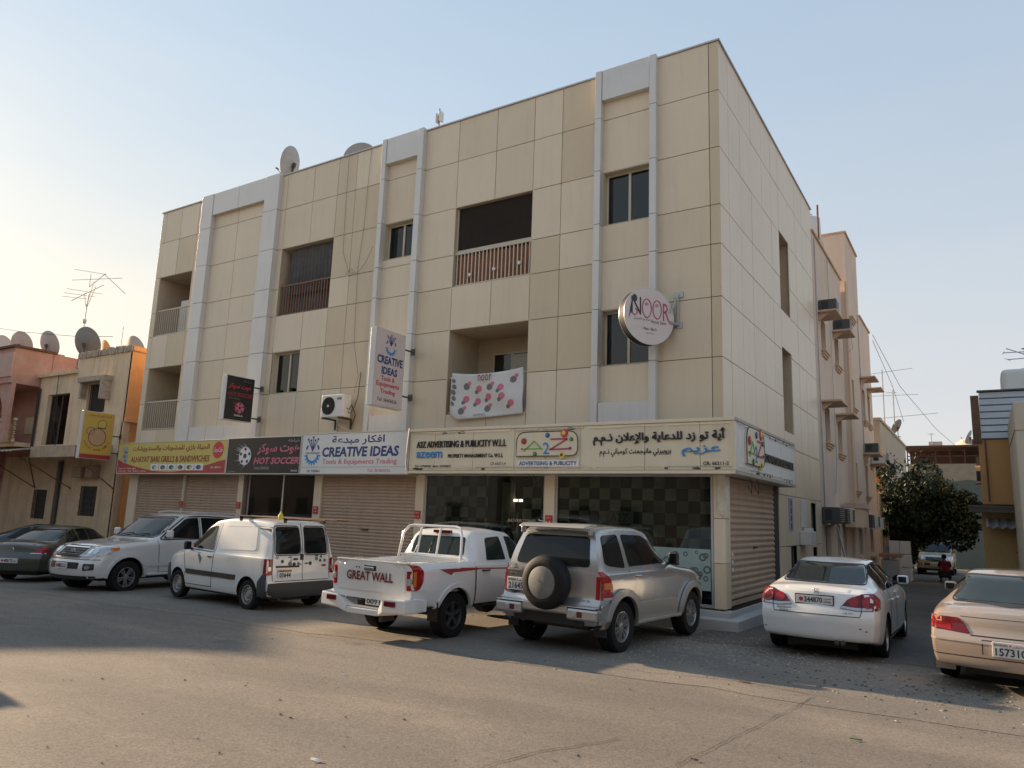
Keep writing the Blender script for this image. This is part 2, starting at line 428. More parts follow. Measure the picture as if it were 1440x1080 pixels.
# ------------------------------------------------------------------ ground, road, pavements
def ground_mat(name, c1, c2, c3, rough, sand, stretch):
    m = bpy.data.materials.new(name); MATS[name] = m; m.use_nodes = True
    n = m.node_tree.nodes; l = m.node_tree.links; b = n['Principled BSDF']
    b.inputs['Roughness'].default_value = rough; b.inputs['Specular IOR Level'].default_value = .25
    tc = n.new('ShaderNodeTexCoord')
    def noise(scale, det, sc=(1, 1, 1), rg=.6):
        mp = n.new('ShaderNodeMapping'); mp.inputs['Scale'].default_value = sc; l.new(tc.outputs['Object'], mp.inputs[0])
        t = n.new('ShaderNodeTexNoise'); t.inputs['Scale'].default_value = scale; t.inputs['Detail'].default_value = det
        t.inputs['Roughness'].default_value = rg
        l.new(mp.outputs[0], t.inputs['Vector']); return t.outputs[0]
    def ramp(src, a, b_, ):
        r = n.new('ShaderNodeMapRange'); r.inputs['From Min'].default_value = a; r.inputs['From Max'].default_value = b_
        r.interpolation_type = 'SMOOTHSTEP'; l.new(src, r.inputs[0]); return r.outputs[0]
    def mix(f, a, b_, bt='MIX'):
        x = n.new('ShaderNodeMix'); x.data_type = 'RGBA'; x.blend_type = bt
        if isinstance(f, (int, float)): x.inputs[0].default_value = f
        else: l.new(f, x.inputs[0])
        for i, q in ((6, a), (7, b_)):
            if isinstance(q, tuple): x.inputs[i].default_value = (*q, 1)
            else: l.new(q, x.inputs[i])
        return x.outputs[2]
    col = mix(ramp(noise(.55, 6, stretch), .38, .62), c1, c2)
    col = mix(ramp(noise(.22, 7, (1, 1.7, 1), .65), .48, .66), col, c3)
    trk = ramp(noise(1.0, 4, (.06, 2.6, 1) if stretch[0] < 1 else (1, 1, 1)), .52, .66)
    col = mix(trk, col, mix(.35, col, c1))
    spot = ramp(noise(.9, 3, rg=.5), .68, .76)
    col = mix(spot, col, mix(.5, col, (.05, .045, .04)))
    fine = noise(22, 6, rg=.75)
    col = mix(.48, col, mix(fine, (.25, .25, .25), (.85, .85, .85)), 'SOFT_LIGHT')
    peb = n.new('ShaderNodeTexVoronoi'); peb.inputs['Scale'].default_value = 70; l.new(tc.outputs['Object'], peb.inputs['Vector'])
    pe = mix(.38, col, mix(ramp(peb.outputs['Color'], .2, .8), (.2, .2, .2), (.8, .8, .8)), 'SOFT_LIGHT')
    dk = ramp(noise(5.0, 5, rg=.7), .66, .74)
    pe = mix(dk, pe, mix(.55, pe, (.03, .028, .025)))
    l.new(pe, b.inputs['Base Color'])
    bp = n.new('ShaderNodeBump'); bp.inputs['Strength'].default_value = .35; bp.inputs['Distance'].default_value = .012
    l.new(noise(60, 5, rg=.8), bp.inputs['Height']); l.new(bp.outputs[0], b.inputs['Normal'])
ground_mat('asphalt', (.165, .146, .124), (.200, .175, .147), (.235, .20, .163), .85, 0, (.35, 1.6, 1))
ground_mat('parking_dust', (.17, .152, .13), (.205, .182, .152), (.245, .21, .17), .92, 0, (.8, 1.2, 1))
ground_mat('lane_dust', (.125, .112, .098), (.155, .138, .118), (.11, .10, .09), .92, 0, (1.4, .7, 1))
ground_mat('sand', (.30, .25, .19), (.34, .29, .22), (.27, .23, .18), .95, 0, (1, 1, 1))

def sheet(name, x0, x1, y0, y1, lift, m, nx=1, ny=1, wob=0.0):
    mb = MB(); vs_ = []
    for j in range(ny + 1):
        for i in range(nx + 1):
            x = x0 + (x1 - x0) * i / nx; y = y0 + (y1 - y0) * j / ny
            if wob and j == 0: y += wob * noise1(x * .8, 2)
            vs_.append((x, y, gz(x, y) + lift))
    mb.add(vs_, [(j * (nx + 1) + i, j * (nx + 1) + i + 1, (j + 1) * (nx + 1) + i + 1, (j + 1) * (nx + 1) + i) for j in range(ny) for i in range(nx)])
    return tag(obj(name, mb, m), kind='structure')
sheet('ground', -700, 700, -500, 900, -.012, 'sand')
sheet('road', -160, 90, -21.5, -5.2, 0.0, 'asphalt')
sheet('parking_strip', -60, 30, -5.95, .3, .004, 'parking_dust', nx=180, wob=.16)
sheet('lane', -.2, 5.2, -2.2, 75, .008, 'lane_dust', nx=30, wob=.35)

# ------------------------------------------------------------------ the corner building
B = thing('apartment_building', 'large three-storey corner building clad in cream metal panels above ground-floor shops', 'building', (0, 0, 0))
ZT = 12.49
RZ = [12.49, 11.303, 9.965, 8.647, 7.765, 6.606, 5.317, 3.93]
CX = [0, -.22, -1.46, -2.82, -3.88, -4.69, -5.83, -7.07, -8.29, -9.65, -10.86, -11.62, -12.67, -13.9, -14.46, -16.25, -17.84, -18.5, -19.5, -20.43, -20.705]
OPEN = [(-2.75, -1.55, 8.647, 9.965), (-2.75, -1.55, 5.317, 6.606), (-9.57, -8.40, 8.89, 9.965), (-9.57, -8.40, 5.50, 6.606),
        (-7.07, -4.69, 7.765, 9.965), (-7.07, -4.69, 4.40, 6.606), (-13.9, -11.62, 7.765, 9.965), (-13.86, -12.62, 5.317, 6.606),
        (-20.40, -18.52, 7.765, 9.965), (-20.40, -18.52, 4.40, 6.606)]
SOPEN = [(5.5, 6.78, 7.765, 10.02), (5.38, 6.62, 4.42, 6.70), (.36, 4.22, .30, 2.9), (5.9, 6.95, .75, 1.40), (8.75, 9.75, 1.42, 2.62), (8.9, 9.7, .6, 1.32)]
def cells(us, vs_, opens):
    """rectangles of the grid us x vs_ that no opening covers"""
    us = list(us); vs_ = list(vs_); opens = [o for o in opens if o[0] >= min(us) - 1e-6 and o[1] <= max(us) + 1e-6 and o[2] >= min(vs_) - 1e-6 and o[3] <= max(vs_) + 1e-6]
    us = sorted(set(us + [o[0] for o in opens] + [o[1] for o in opens])); vs_ = sorted(set(vs_ + [o[2] for o in opens] + [o[3] for o in opens]))
    for a, b in zip(us, us[1:]):
        for c, d in zip(vs_, vs_[1:]):
            mx, my = (a + b) / 2, (c + d) / 2
            if not any(o[0] < mx < o[1] and o[2] < my < o[3] for o in opens): yield a, b, c, d
core = MB()
for a, b, c, d in cells([-20.69, -.01], [2.9, 12.45], OPEN): core.box(a, b, .03, .26, c, d)
for a, b, c, d in cells([.0, 10.39], [-.3, 12.45], SOPEN): core.box(-.26, -.03, max(a, .262), b, c, d)
core.box(-20.69, -.03, .27, .5, -.3, .3)
obj('wall_core', core, 'joint_dark', B)
wl = MB()
wl.box(-20.70, -20.45, .265, 12.5, -.5, 12.45); wl.box(-20.45, -.28, 12.2, 12.5, -.5, 12.45)
obj('wall', wl, 'beige_render', B)
rf = MB(); rf.box(-20.44, -.27, .27, 12.19, 11.75, 11.95); rf.box(-20.44, -.27, .27, 12.19, 4.05, 4.2); rf.box(-20.44, -.27, .27, 12.19, 7.4, 7.55)
obj('roof', rf, 'concrete', B)

def panel(name, F, a, b, c, d, m, h0=0.0, h1=.03, gap=.0075, parent=B):
    mb = MB(); mb.M = F; g = gap
    t = (random.random() - .5) * .004
    mb.box(a + g, b - g, c + g, d - g, h0, h1 + t)
    return obj(name, mb, m, parent, bevel=.003)
def cut_opens(a, b, c, d, opens):
    """what the openings leave of one panel (cut along its height)"""
    r = [(a, b, c, d)]
    for o in opens:
        n = []
        for (p, q, s, t) in r:
            w = min(q, o[1]) - max(p, o[0]); h = min(t, o[3]) - max(s, o[2])
            if w < .35 * (q - p) or h < .03: n.append((p, q, s, t)); continue
            if t - o[3] > .06: n.append((p, q, o[3], t))
            if o[2] - s > .06: n.append((p, q, s, o[2]))
            if w < .93 * (q - p):
                if o[0] - p > .06: n.append((p, o[0], max(s, o[2]), min(t, o[3])))
                if q - o[1] > .06: n.append((o[1], q, max(s, o[2]), min(t, o[3])))
        r = n
    return r
FF = frame((0, 0.03, 0), (1, 0, 0), (0, 0, 1))          # front face
FS = frame((-.03, 0, 0), (0, 1, 0), (0, 0, 1))          # lane face
cxs = sorted(CX)
for i, (a, b) in enumerate(zip(cxs, cxs[1:])):
    tan = (-4.69 <= a < -3.0) or (-11.7 < a < -9.7) or (-.23 < a) or (-19.6 < a < -18.4)
    for j, (d, c) in enumerate(zip(RZ, RZ[1:])):
        for (p, q, s, t) in cut_opens(a, b, c, d, OPEN):
            r_ = random.random()
            m = 'panel_tan' if (tan and r_ < .75) else ('panel_mid' if r_ < .4 else 'panel_cream')
            panel('facade_panel', FF, p, q, s, t, m)
SY = [0, .68, 1.63, 2.62, 3.67, 4.66, 5.52, 6.7, 7.7, 8.73, 9.55, 10.40]
for a, b in zip(SY, SY[1:]):
    rz = RZ[:-1] + ([3.93] if b < 4.7 else [4.0, 2.71, 1.41, -.2])
    for d, c in zip(rz, rz[1:]):
        for (p, q, s, t) in cut_opens(a, b, c, d, SOPEN):
            panel('facade_panel', FS, p, q, s, t, 'panel_side' if random.random() < .8 else 'panel_cream', h1=.028)
cp = MB()
cp.box(-20.74, .035, -.035, .30, ZT, ZT + .035); cp.box(-.30, .035, .302, 10.42, ZT, ZT + .035); cp.box(-20.74, -20.42, .302, 12.5, ZT, ZT + .035)
obj('coping', cp, 'coping', B)

# grey framing strips that run up the front
def portal(xl0, xl1, xr0, xr1, zb):
    F = frame((0, 0, 0), (1, 0, 0), (0, 0, 1))
    for (a, b) in ((xl0, xl1), (xr0, xr1)):
        for d, c in zip(RZ, RZ[1:]):
            panel('portal_panel', F, a, b, c, d + (.05 if d == ZT else 0), 'panel_grey', .002, .17, .006)
    w = xr0 - xl1; k = 2 if w > 2 else 1
    for q in range(k):
        a = xl1 + w * q / k; b = xl1 + w * (q + 1) / k
        panel('portal_panel', F, a, b, 11.75, 12.54, 'panel_grey', .002, .15, .006)
    k = 3 if w > 2 else 1
    for q in range(k):
        panel('portal_panel', F, xl1 + w * q / k, xl1 + w * (q + 1) / k, 3.95, zb, 'panel_grey', .002, .14, .006)
portal(-2.92, -2.75, -1.55, -1.38, 4.47)
portal(-9.74, -9.57, -8.40, -8.20, 4.47)
portal(-18.12, -17.50, -14.80, -14.12, 4.41)

# windows: frame set back in the opening, sliding sashes
def window(F, a, b, c, d, depth=.14, curtain=None, sashes=2, fm='frame_beige', parent=B, room=True, bars=False, pane='glass'):
    f = MB(); f.M = F; t = .045; n0, n1 = -depth - .05, -depth
    f.box(a, b, c, c + t, n0, n1); f.box(a, b, d - t, d, n0, n1); f.box(a, a + t, c + t, d - t, n0, n1); f.box(b - t, b, c + t, d - t, n0, n1)
    for k in range(1, sashes):
        x = a + (b - a) * k / sashes; f.box(x - .03, x + .03, c + t, d - t, n0 - .004, n1 + .006)
    w = obj('window', f, fm, parent, bevel=.004)
    for k in range(sashes):
        p = MB(); p.M = F; x0 = a + (b - a) * k / sashes + .032; x1 = a + (b - a) * (k + 1) / sashes - .032
        p.box(x0, x1, c + t + .002, d - t - .002, n0 + .016, n0 + .022); obj('pane', p, pane, w)
    if room:
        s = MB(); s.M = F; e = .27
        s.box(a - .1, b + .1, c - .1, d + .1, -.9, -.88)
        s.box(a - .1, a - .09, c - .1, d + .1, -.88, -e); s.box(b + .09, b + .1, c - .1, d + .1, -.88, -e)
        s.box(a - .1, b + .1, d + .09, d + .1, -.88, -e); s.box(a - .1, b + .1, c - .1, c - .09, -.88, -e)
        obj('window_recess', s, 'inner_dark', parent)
    if curtain:
        cm, x0, x1 = curtain; g = MB(); g.M = F; k = 30; vs_ = []
        for i in range(k + 1):
            x = x0 + (x1 - x0) * i / k; y = -.30 + .03 * math.sin(i * 1.9) + .01 * math.sin(i * 4.1)
            vs_ += [(x, c + .02, y), (x, d - .02, y)]
        g.add(vs_, [(2 * i, 2 * i + 2, 2 * i + 3, 2 * i + 1) for i in range(k)])
        obj('curtain', g, cm, w, smooth=True)
    # lining of the opening
    return w
def lining(F, a, b, c, d, depth, m, parent=B):
    s = MB(); s.M = F; t = .012
    s.box(a, a + t, c, d, -depth, .026); s.box(b - t, b, c, d, -depth, .026); s.box(a + t, b - t, d - t, d, -depth, .026); s.box(a + t, b - t, c, c + t, -depth, .03)
    obj('opening_lining', s, m, parent)
for k, (o, cur) in enumerate([(OPEN[0], ('curtain_grey', -2.7, -2.2)), (OPEN[1], ('curtain_white', -2.1, -1.6)), (OPEN[2], ('curtain_white', -8.75, -8.4)), (OPEN[3], None), (OPEN[7], ('curtain_white', -13.3, -12.95))]):
    a, b, c, d = o
    lining(FF, a, b, c, d, .23, 'frame_beige')
    window(FF, a + .013, b - .013, c + .013, d - .013, curtain=cur)

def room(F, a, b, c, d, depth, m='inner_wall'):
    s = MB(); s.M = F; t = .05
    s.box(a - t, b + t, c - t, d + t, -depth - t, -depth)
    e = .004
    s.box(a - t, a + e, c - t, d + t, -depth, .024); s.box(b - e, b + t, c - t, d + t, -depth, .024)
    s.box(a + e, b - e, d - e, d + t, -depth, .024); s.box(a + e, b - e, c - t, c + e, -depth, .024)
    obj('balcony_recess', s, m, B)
def railing(F, a, b, c, top, n, m, r=.011, y=-.05, kind='bars'):
    t = MB(); t.M = F
    t.box(a, b, top - .045, top, y - .03, y + .02); t.box(a, b, c + .03, c + .06, y - .015, y + .015)
    rl = obj('railing', t, m, B, bevel=.004)
    for k in range(n):
        x = a + (b - a) * (k + .5) / n
        p = MB(); p.M = F; p.box(x - r, x + r, c + .06, top - .045, y - .008, y + .012); obj('baluster', p, m, rl)
    return rl
# upper middle balcony: dark mesh screen over a slatted, brown-backed rail
a, b, c, d = OPEN[4]; room(FF, a, b, c, d, 1.5); railing(FF, a + .02, b - .02, c, 8.70, 20, 'rail_paint', .014)
mat('brown_board', (.26, .105, .05), .8, var=.3, vscale=5)
s = MB(); s.M = FF; s.box(a + .02, b - .02, c + .03, 8.62, -.12, -.10); obj('screen_board', s, 'brown_board', B)
s = MB(); s.M = FF
s.box(a + .01, a + .05, 8.71, d - .02, -.10, -.06); s.box(a + .05, b - .03, 8.71, 8.77, -.10, -.05); obj('screen_frame', s, 'frame_beige', B)
m_ = mat('mesh_screen', (.045, .038, .034), .9, spec=.1); m_.node_tree.nodes['Principled BSDF'].inputs['Alpha'].default_value = .58
s = MB(); s.M = FF; s.box(a + .06, b - .02, 8.77, d - .02, -.085, -.08); obj('mesh_screen', s, 'mesh_screen', B)
for x in (-6.55, -5.8, -5.05):
    s = MB(); s.M = FF @ Matrix.Translation((x, 8.05 + .06 * (x + 6.5), -.03)); s.disc(0, 0, .045, 0, .03, 12); obj('rail_lamp', s, 'white_plastic', B)
window(FF @ Matrix.Translation((0, 0, -1.33)), -6.6, -5.4, 8.0, 9.35, .12, room=False)
# lower middle balcony: door and window at the back
a, b, c, d = OPEN[5]; room(FF, a, b, c, d, 1.3)
window(FF @ Matrix.Translation((0, 0, -1.13)), -6.55, -5.35, 4.5, 6.2, .12, room=False, curtain=None)
mat('lace', (.50, .48, .44), .9, var=.3, vscale=30)
s = MB(); s.M = FF; s.box(-5.95, -5.4, 4.6, 6.12, -1.235, -1.23); obj('door_curtain', s, 'lace', B)
railing(FF, a + .02, b - .02, c, 5.38, 18, 'rail_paint')
# left-middle balcony with hanging curtain
a, b, c, d = OPEN[6]; room(FF, a, b, c, d, 1.2); railing(FF, a + .02, b - .02, c, 8.76, 19, 'rail_brown', .014)
mat('drape', (.10, .095, .09), .95, var=.2, vscale=5)
for nm, x0, x1, z0, z1, yy, mm_ in (('hanging_curtain', a + .28, b - .02, 8.45, d - .03, -.16, 'drape'),):
    g = MB(); g.M = FF; k = 90; vs_ = []
    for j in range(7):
        for i in range(k + 1):
            x = x0 + (x1 - x0) * i / k; h = z1 + (z0 - z1) * j / 6
            vs_.append((x + .01 * math.sin(j + i * .3), h, yy + (.012 + .03 * j / 6) * math.sin(i * .9 + .4 * math.sin(i * .21)) ))
    g.add(vs_, [(j * (k + 1) + i, j * (k + 1) + i + 1, (j + 1) * (k + 1) + i + 1, (j + 1) * (k + 1) + i) for j in range(6) for i in range(k)])
    obj(nm, g, mm_, B, smooth=True)
s = MB(); s.M = FF; s.box(a + .3, b - .03, c + .05, 8.68, -.30, -.28); obj('screen_board', s, 'drape', B)
# left balconies
a, b, c, d = OPEN[8]; room(FF, a, b, c, d, 1.3); railing(FF, a + .02, b - .02, c, 8.74, 15, 'rail_paint')
a, b, c, d = OPEN[9]; room(FF, a, b, c, d, 1.3); railing(FF, a + .02, b - .02, c, 5.42, 15, 'rail_paint')
window(FF @ Matrix.Translation((0, 0, -1.13)), -19.75, -19.0, 4.45, 6.0, .12, room=False)
window(FF @ Matrix.Translation((0, 0, -1.13)), -19.9, -19.0, 8.3, 9.3, .12, room=False)
# tall slots on the lane side
for o in SOPEN[:2]:
    a, b, c, d = o
    s = MB(); s.M = FS; s.box(a - .02, b + .02, c - .02, d + .02, -1.05, -1.0); s.box(a - .03, a + .004, c, d, -.998, .02); s.box(b - .004, b + .03, c, d, -.998, .02)
    s.box(a + .004, b - .004, d - .004, d + .03, -.998, .02); s.box(a + .004, b - .004, c - .03, c + .004, -.998, .02)
    obj('slot_recess', s, 'inner_wall', B)
for o in SOPEN[3:]:
    a, b, c, d = o
    window(FS, a, b, c, d, .12, fm='frame_grey', sashes=2 if b - a > 1 else 1)

# ------------------------------------------------------------------ shopfronts
def shutter(F, a, b, c, d, m='shutter', pitch=.086, parent=B, y=-.04, name='shutter'):
    s = MB(); s.M = F; n = int((d - c) / pitch); vs_ = []; 
    for k in range(n):
        z = d - k * pitch
        for (dz, dy) in ((0, 0), (.012, .012), (.045, .020), (.074, .012), (.084, 0)):
            vs_ += [(a, z - dz, y + dy), (b, z - dz, y + dy)]
    m_ = len(vs_) // 2
    s.add(vs_, [(2 * i, 2 * i + 1, 2 * i + 3, 2 * i + 2) for i in range(m_ - 1)])
    s.box(a, b, c, c + .09, y - .01, y + .03)
    return obj(name, s, m, parent)
F0 = frame((0, 0, 0), (1, 0, 0), (0, 0, 1))
for a, b in ((-20.2, -17.65), (-17.52, -14.86), (-11.27, -7.88)):
    sh = shutter(F0, a, b, .30, 2.9)
    h = MB(); h.M = F0; h.box((a + b) / 2 - .12, (a + b) / 2 + .12, 1.42, 1.46, -.02, .01); obj('handle', h, 'steel_dark', sh)
sh = shutter(frame((0, 0, 0), (0, 1, 0), (0, 0, 1)), .38, 4.2, .33, 2.9, pitch=.125)
h = MB(); h.box(-.02, .01, 2.2, 2.42, 1.42, 1.46); obj('handle', h, 'steel_dark', sh)
for z in (1.0, 1.15, 1.3):
    h = MB(); h.box(-.02, -.005, .45, .56, z, z + .07); obj('notice_sticker', h, 'white_plastic', sh)
for (a, b, m) in ((-20.7, -20.2, 'panel_mid'), (-17.65, -17.52, 'frame_beige'), (-14.86, -14.62, 'panel_mid'), (-14.55, -14.44, 'rust'), (-11.56, -11.27, 'panel_mid'),
               (-7.88, -7.62, 'panel_mid'), (-4.10, -3.84, 'panel_mid')):
    p = MB(); p.box(a, b, -.03, .2, .27, 2.95); obj('shop_pier', p, m, B, bevel=.006)
for (a, b) in ((-.235, -.0),):
    for z0, z1 in ((.30, 1.16), (1.17, 2.03), (2.04, 2.95)):
        p = MB(); p.prism([(a, .02), (a + .02, -.03), (-.06, -.03), (.0, .03), (.0, .36), (a, .36)], z0, z1); obj('pillar_panel', p, 'panel_tan' if z0 < 1 else 'panel_cream', B, bevel=.004)
for x, z in ((-17.6, 1.92), (-14.75, 1.95), (-11.42, 1.90), (-7.76, 1.88), (-3.96, 1.88)):
    p = MB(); p.box(x - .09, x + .09, -.05 - .006, -.031, z - .1, z + .1); t_ = obj('number_tag', p, 'red_tag', B)
    for dz in (-.045, .045):
        text('number_tag_print', '8 9 1' if dz > 0 else '1 9', (x - .05, x + .05, z + dz - .02, z + dz + .02), frame((0, -.056, 0), (1, 0, 0), (0, 0, 1)), 'ink_white', t_, ext=.001)
mat('alu', (.50, .50, .49), .35, metal=.5)
mat('check_dark', (.025, .025, .02), .5, var=.3, vscale=2)
mat('check_pale', (.44, .425, .34), .5, var=.35, vscale=3)
mat('check_mid', (.26, .25, .20), .5, var=.3, vscale=3)
def shopwindow(a, b, back, splits):
    f = MB(); f.box(a, b, .02, .08, .30, .36); f.box(a, b, .02, .08, 2.86, 2.92); f.box(a, a + .05, .02, .08, .36, 2.86); f.box(b - .05, b, .02, .08, .36, 2.86)
    for s_ in splits: f.box(s_ - .025, s_ + .025, .022, .078, .36, 2.86)
    w = obj('shop_window', f, 'alu', B, bevel=.004)
    e = [a + .05] + [q for s_ in splits for q in (s_ - .025, s_ + .025)] + [b - .05]
    for x0, x1 in zip(e[::2], e[1::2]):
        p = MB(); p.box(x0, x1, .045, .053, .36, 2.86); obj('pane', p, 'glass_shop', w)
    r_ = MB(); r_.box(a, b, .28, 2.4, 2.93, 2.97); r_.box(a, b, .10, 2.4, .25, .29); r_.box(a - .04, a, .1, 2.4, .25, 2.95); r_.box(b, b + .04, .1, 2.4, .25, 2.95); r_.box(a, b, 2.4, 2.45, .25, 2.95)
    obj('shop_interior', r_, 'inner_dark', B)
    return w
w1 = shopwindow(-7.62, -4.10, 0, [])
w2 = shopwindow(-3.84, -.24, 0, [])
w3 = shopwindow(-14.44, -11.56, 0, [-12.9])
def checker(x0, x1, parent, skip):
    cs = .25; g = MB(); i = 0; x = x0
    while x < x1 - .02:
        z = 2.86; j = 0
        while z > .4:
            if not skip(x, z):
                mi = 0 if (i + j) % 2 == 0 else (1 if random.random() < .6 else 2)
                g.box(x, min(x + cs - .004, x1), .10 + .006 * random.random(), .13, max(z - cs + .004, .4), z, mi)
            z -= cs; j += 1
        x += cs; i += 1
    obj('checkered_backdrop', g, ['check_dark', 'check_pale', 'check_mid'], parent)
checker(-7.55, -5.75, w1, lambda x, z: False)
checker(-4.75, -4.2, w1, lambda x, z: z < 1.2)
checker(-3.78, -.3, w2, lambda x, z: z < 1.1 and x > -2.0)
# frosted band with circles on the right-hand glass, outlined logo above it
mat('frost', (.30, .38, .35), .6, var=.15)
mat('frost_dark', (.09, .12, .11), .6)
g = MB(); g.box(-2.05, -.31, .036, .040, .62, 1.42); obj('frosted_film', g, 'frost', w2)
g = MB(); g.M = frame((0, .035, 0), (1, 0, 0), (0, 0, 1))
random.seed(3)
for k in range(46):
    x = -2.0 + 1.65 * random.random(); z = .68 + .68 * random.random(); r_ = .03 + .05 * random.random()
    g.ring(x, z, r_ * .55, r_, 0, .0015 + k * .00005, 16)
tag(obj('frosted_circles', g, 'frost_dark', w2), kind='stuff')
mat('film_grey', (.25, .26, .24), .6)
g = MB(); g.M = frame((0, .10, 0), (1, 0, 0), (0, 0, 1))
g.prism(round_poly([(-2.62, 1.86), (-1.98, 1.86), (-1.98, 2.12), (-2.62, 2.12)], .05), .012, .014); obj('logo_board', g, 'film_grey', w2)
text('logo_print', 'A2Z', (-2.5, -2.1, 1.9, 2.07), frame((0, .084, 0), (1, 0, 0), (0, 0, 1)), 'check_dark', w2, ext=.001)
g = MB(); g.M = frame((0, .10, 0), (1, 0, 0), (0, 0, 1)); g.box(-2.62, -1.98, 1.68, 1.83, .012, .013); obj('logo_caption', g, 'check_mid', w2)
# shelves, stock and notices in the shop with the open display
def small(name, m, parent, *a):
    g = MB(); g.box(*a); return obj(name, g, m, parent)
for k in range(16):
    x = -5.7 + .06 * k; z = .9 + .25 * (k % 3)
    small('display_stock', ['check_pale', 'rust', 'film_grey', 'shutter'][k % 4], w1, x, x + .045, .6, .66, z, z + .22 + .2 * ((k * 7) % 3))
small('display_board', 'check_pale', w1, -5.72, -5.35, .7, .73, 1.7, 2.75)
small('display_board', 'shutter', w1, -4.85, -4.5, .7, .73, 1.95, 2.6)
mat('shop_lamp', (.8, .75, .6), .5, emit=(1, .86, .62), estr=3.0)
for x in (-5.33, -5.18, -4.32): small('lit_lamp', 'shop_lamp', w1, x, x + .09, .62, .66, 2.28, 2.34)
text('window_lettering', 'ADVERTISING', (-5.1, -4.35, 1.80, 1.87), frame((0, .04, 0), (1, 0, 0), (0, 0, 1)), 'check_pale', w1, ext=.001)
g = MB(); g.M = frame((0, .04, 0), (1, 0, 0), (0, 0, 1)); g.ring(-5.2, 1.18, .05, .085, 0, .003); obj('window_sticker', g, 'ink_white', w1)
small('shop_notice', 'ink_white', w3, -14.0, -13.5, .030, .036, 1.30, 1.66)
text('shop_notice_print', 'SHOP FOR RENT', (-13.96, -13.54, 1.52, 1.62), frame((0, .028, 0), (1, 0, 0), (0, 0, 1)), 'ink_maroon', w3, ext=.001)
text('shop_notice_print', '3664 0626', (-13.96, -13.54, 1.36, 1.45), frame((0, .028, 0), (1, 0, 0), (0, 0, 1)), 'ink_dark', w3, ext=.001)
st = MB(); st.box(-20.7, .06, -.10, .26, -.6, .268)
for k in range(8): pass
obj('plinth', st, 'plinth', B, bevel=.01)
st = MB(); st.box(.062, .10, -.1, 4.7, -.6, .268); obj('plinth', st, 'plinth', B, bevel=.01)
st = MB(); x = .36
k = 0
while x > -20.6:
    x0 = max(x - 1.85, -20.7); g = MB(); g.box(x0 + .004, x - .004, -.47, -.102, -.7, .155 + .006 * noise1(k)); obj('step_slab', g, 'plinth', B, bevel=.012); x = x0; k += 1
for k in range(3):
    g = MB(); g.box(.102, .36, -.10 + 1.6 * k + .004, -.10 + 1.6 * (k + 1) - .004, -.7, .155); obj('step_slab', g, 'plinth', B, bevel=.012)
# fittings on the lane side
g = MB(); g.box(.002, .05, 7.2, 7.85, 1.9, 2.66); obj('side_board', g, 'white_plastic', B, bevel=.005)
g = MB(); g.box(.002, .30, 7.0, 7.75, 1.42, 1.80); g.box(.05, .28, 7.3, 7.5, 1.80, 1.88); obj('meter_box', g, 'white_plastic', B, bevel=.02)
nb = MB(); nb.box(.002, .02, 5.7, 6.15, 1.80, 2.66); nbo = obj('lane_notice', nb, 'ink_palegrey', B)
for k in range(4):
    g = MB(); g.M = frame((.02, 0, 0), (0, 1, 0), (0, 0, 1)); g.disc(5.93, 1.93 + .2 * k, .085, 0, .004, 14); obj('notice_emblem', g, 'ink_navy', nbo)

# ------------------------------------------------------------------ fascia signs
def fascia(name, label, x0, x1, z0, z1, y, face_m, edge='sign_edge', frame_m='alu', group=None):
    t = thing(name, label, 'shop sign', ((x0 + x1) / 2, y, z0), group=group)
    ox, oz = (x0 + x1) / 2, z0
    c = MB(); c.box(x0 - ox, x1 - ox, .03, -y - .035, 0, z1 - z0); obj('sign_box', c, edge, t)
    f = MB(); e = .03; w = x1 - x0; h = z1 - z0
    f.box(-w / 2, w / 2, -.012, .028, 0, e); f.box(-w / 2, w / 2, -.012, .028, h - e, h); f.box(-w / 2, -w / 2 + e, -.012, .028, e, h - e); f.box(w / 2 - e, w / 2, -.012, .028, e, h - e)
    obj('sign_frame', f, frame_m, t, bevel=.004)
    p = MB(); p.box(-w / 2 + e, w / 2 - e, 0, .02, e, h - e); obj('sign_face', p, face_m, t)
    return t, frame((-ox, 0, -oz), (1, 0, 0), (0, 0, 1))
def T(t, F, s, x0, x1, z0, z1, m, **k): return text(k.pop('name', 'lettering'), s, (x0, x1, z0, z1), F, m, t, **k)
def shape(t, F, name, m, fn, **k):
    g = MB(); g.M = F; fn(g); return obj(name, g, m, t, **k)

# yellow and red grill sign
t, F = fascia('fascia_sign', 'long yellow and red grills and sandwiches sign above the left-most shutters', -20.86, -14.98, 2.86, 3.93, -.45, 'sign_yellow')
shape(t, F, 'red_band', 'sign_red', lambda g: g.prism([(-20.82, 2.90), (-15.02, 2.90), (-15.02, 3.30)] + [(-15.02 - 5.8 * k / 20, 2.93 + .40 * (abs(k - 10) / 10) ** 1.7) for k in range(1, 20)] + [(-20.82, 3.36)], .001, .004))
T(t, F, 'الحياة بازي للمشويات والسندويشات', -20.0, -15.85, 3.56, 3.80, 'ink_maroon', bold=.02)
T(t, F, 'ALHAYAT BARI GRILLS & SANDWICHES', -20.05, -15.8, 3.25, 3.45, 'ink_maroon', bold=.015, ext=.004)
shape(t, F, 'drink_logo', 'ink_red', lambda g: g.disc(-15.42, 3.60, .26, .002, .006, 32))
T(t, F, 'Coca-Cola', -15.63, -15.21, 3.53, 3.68, 'ink_white', lift=.007, shear=.4)
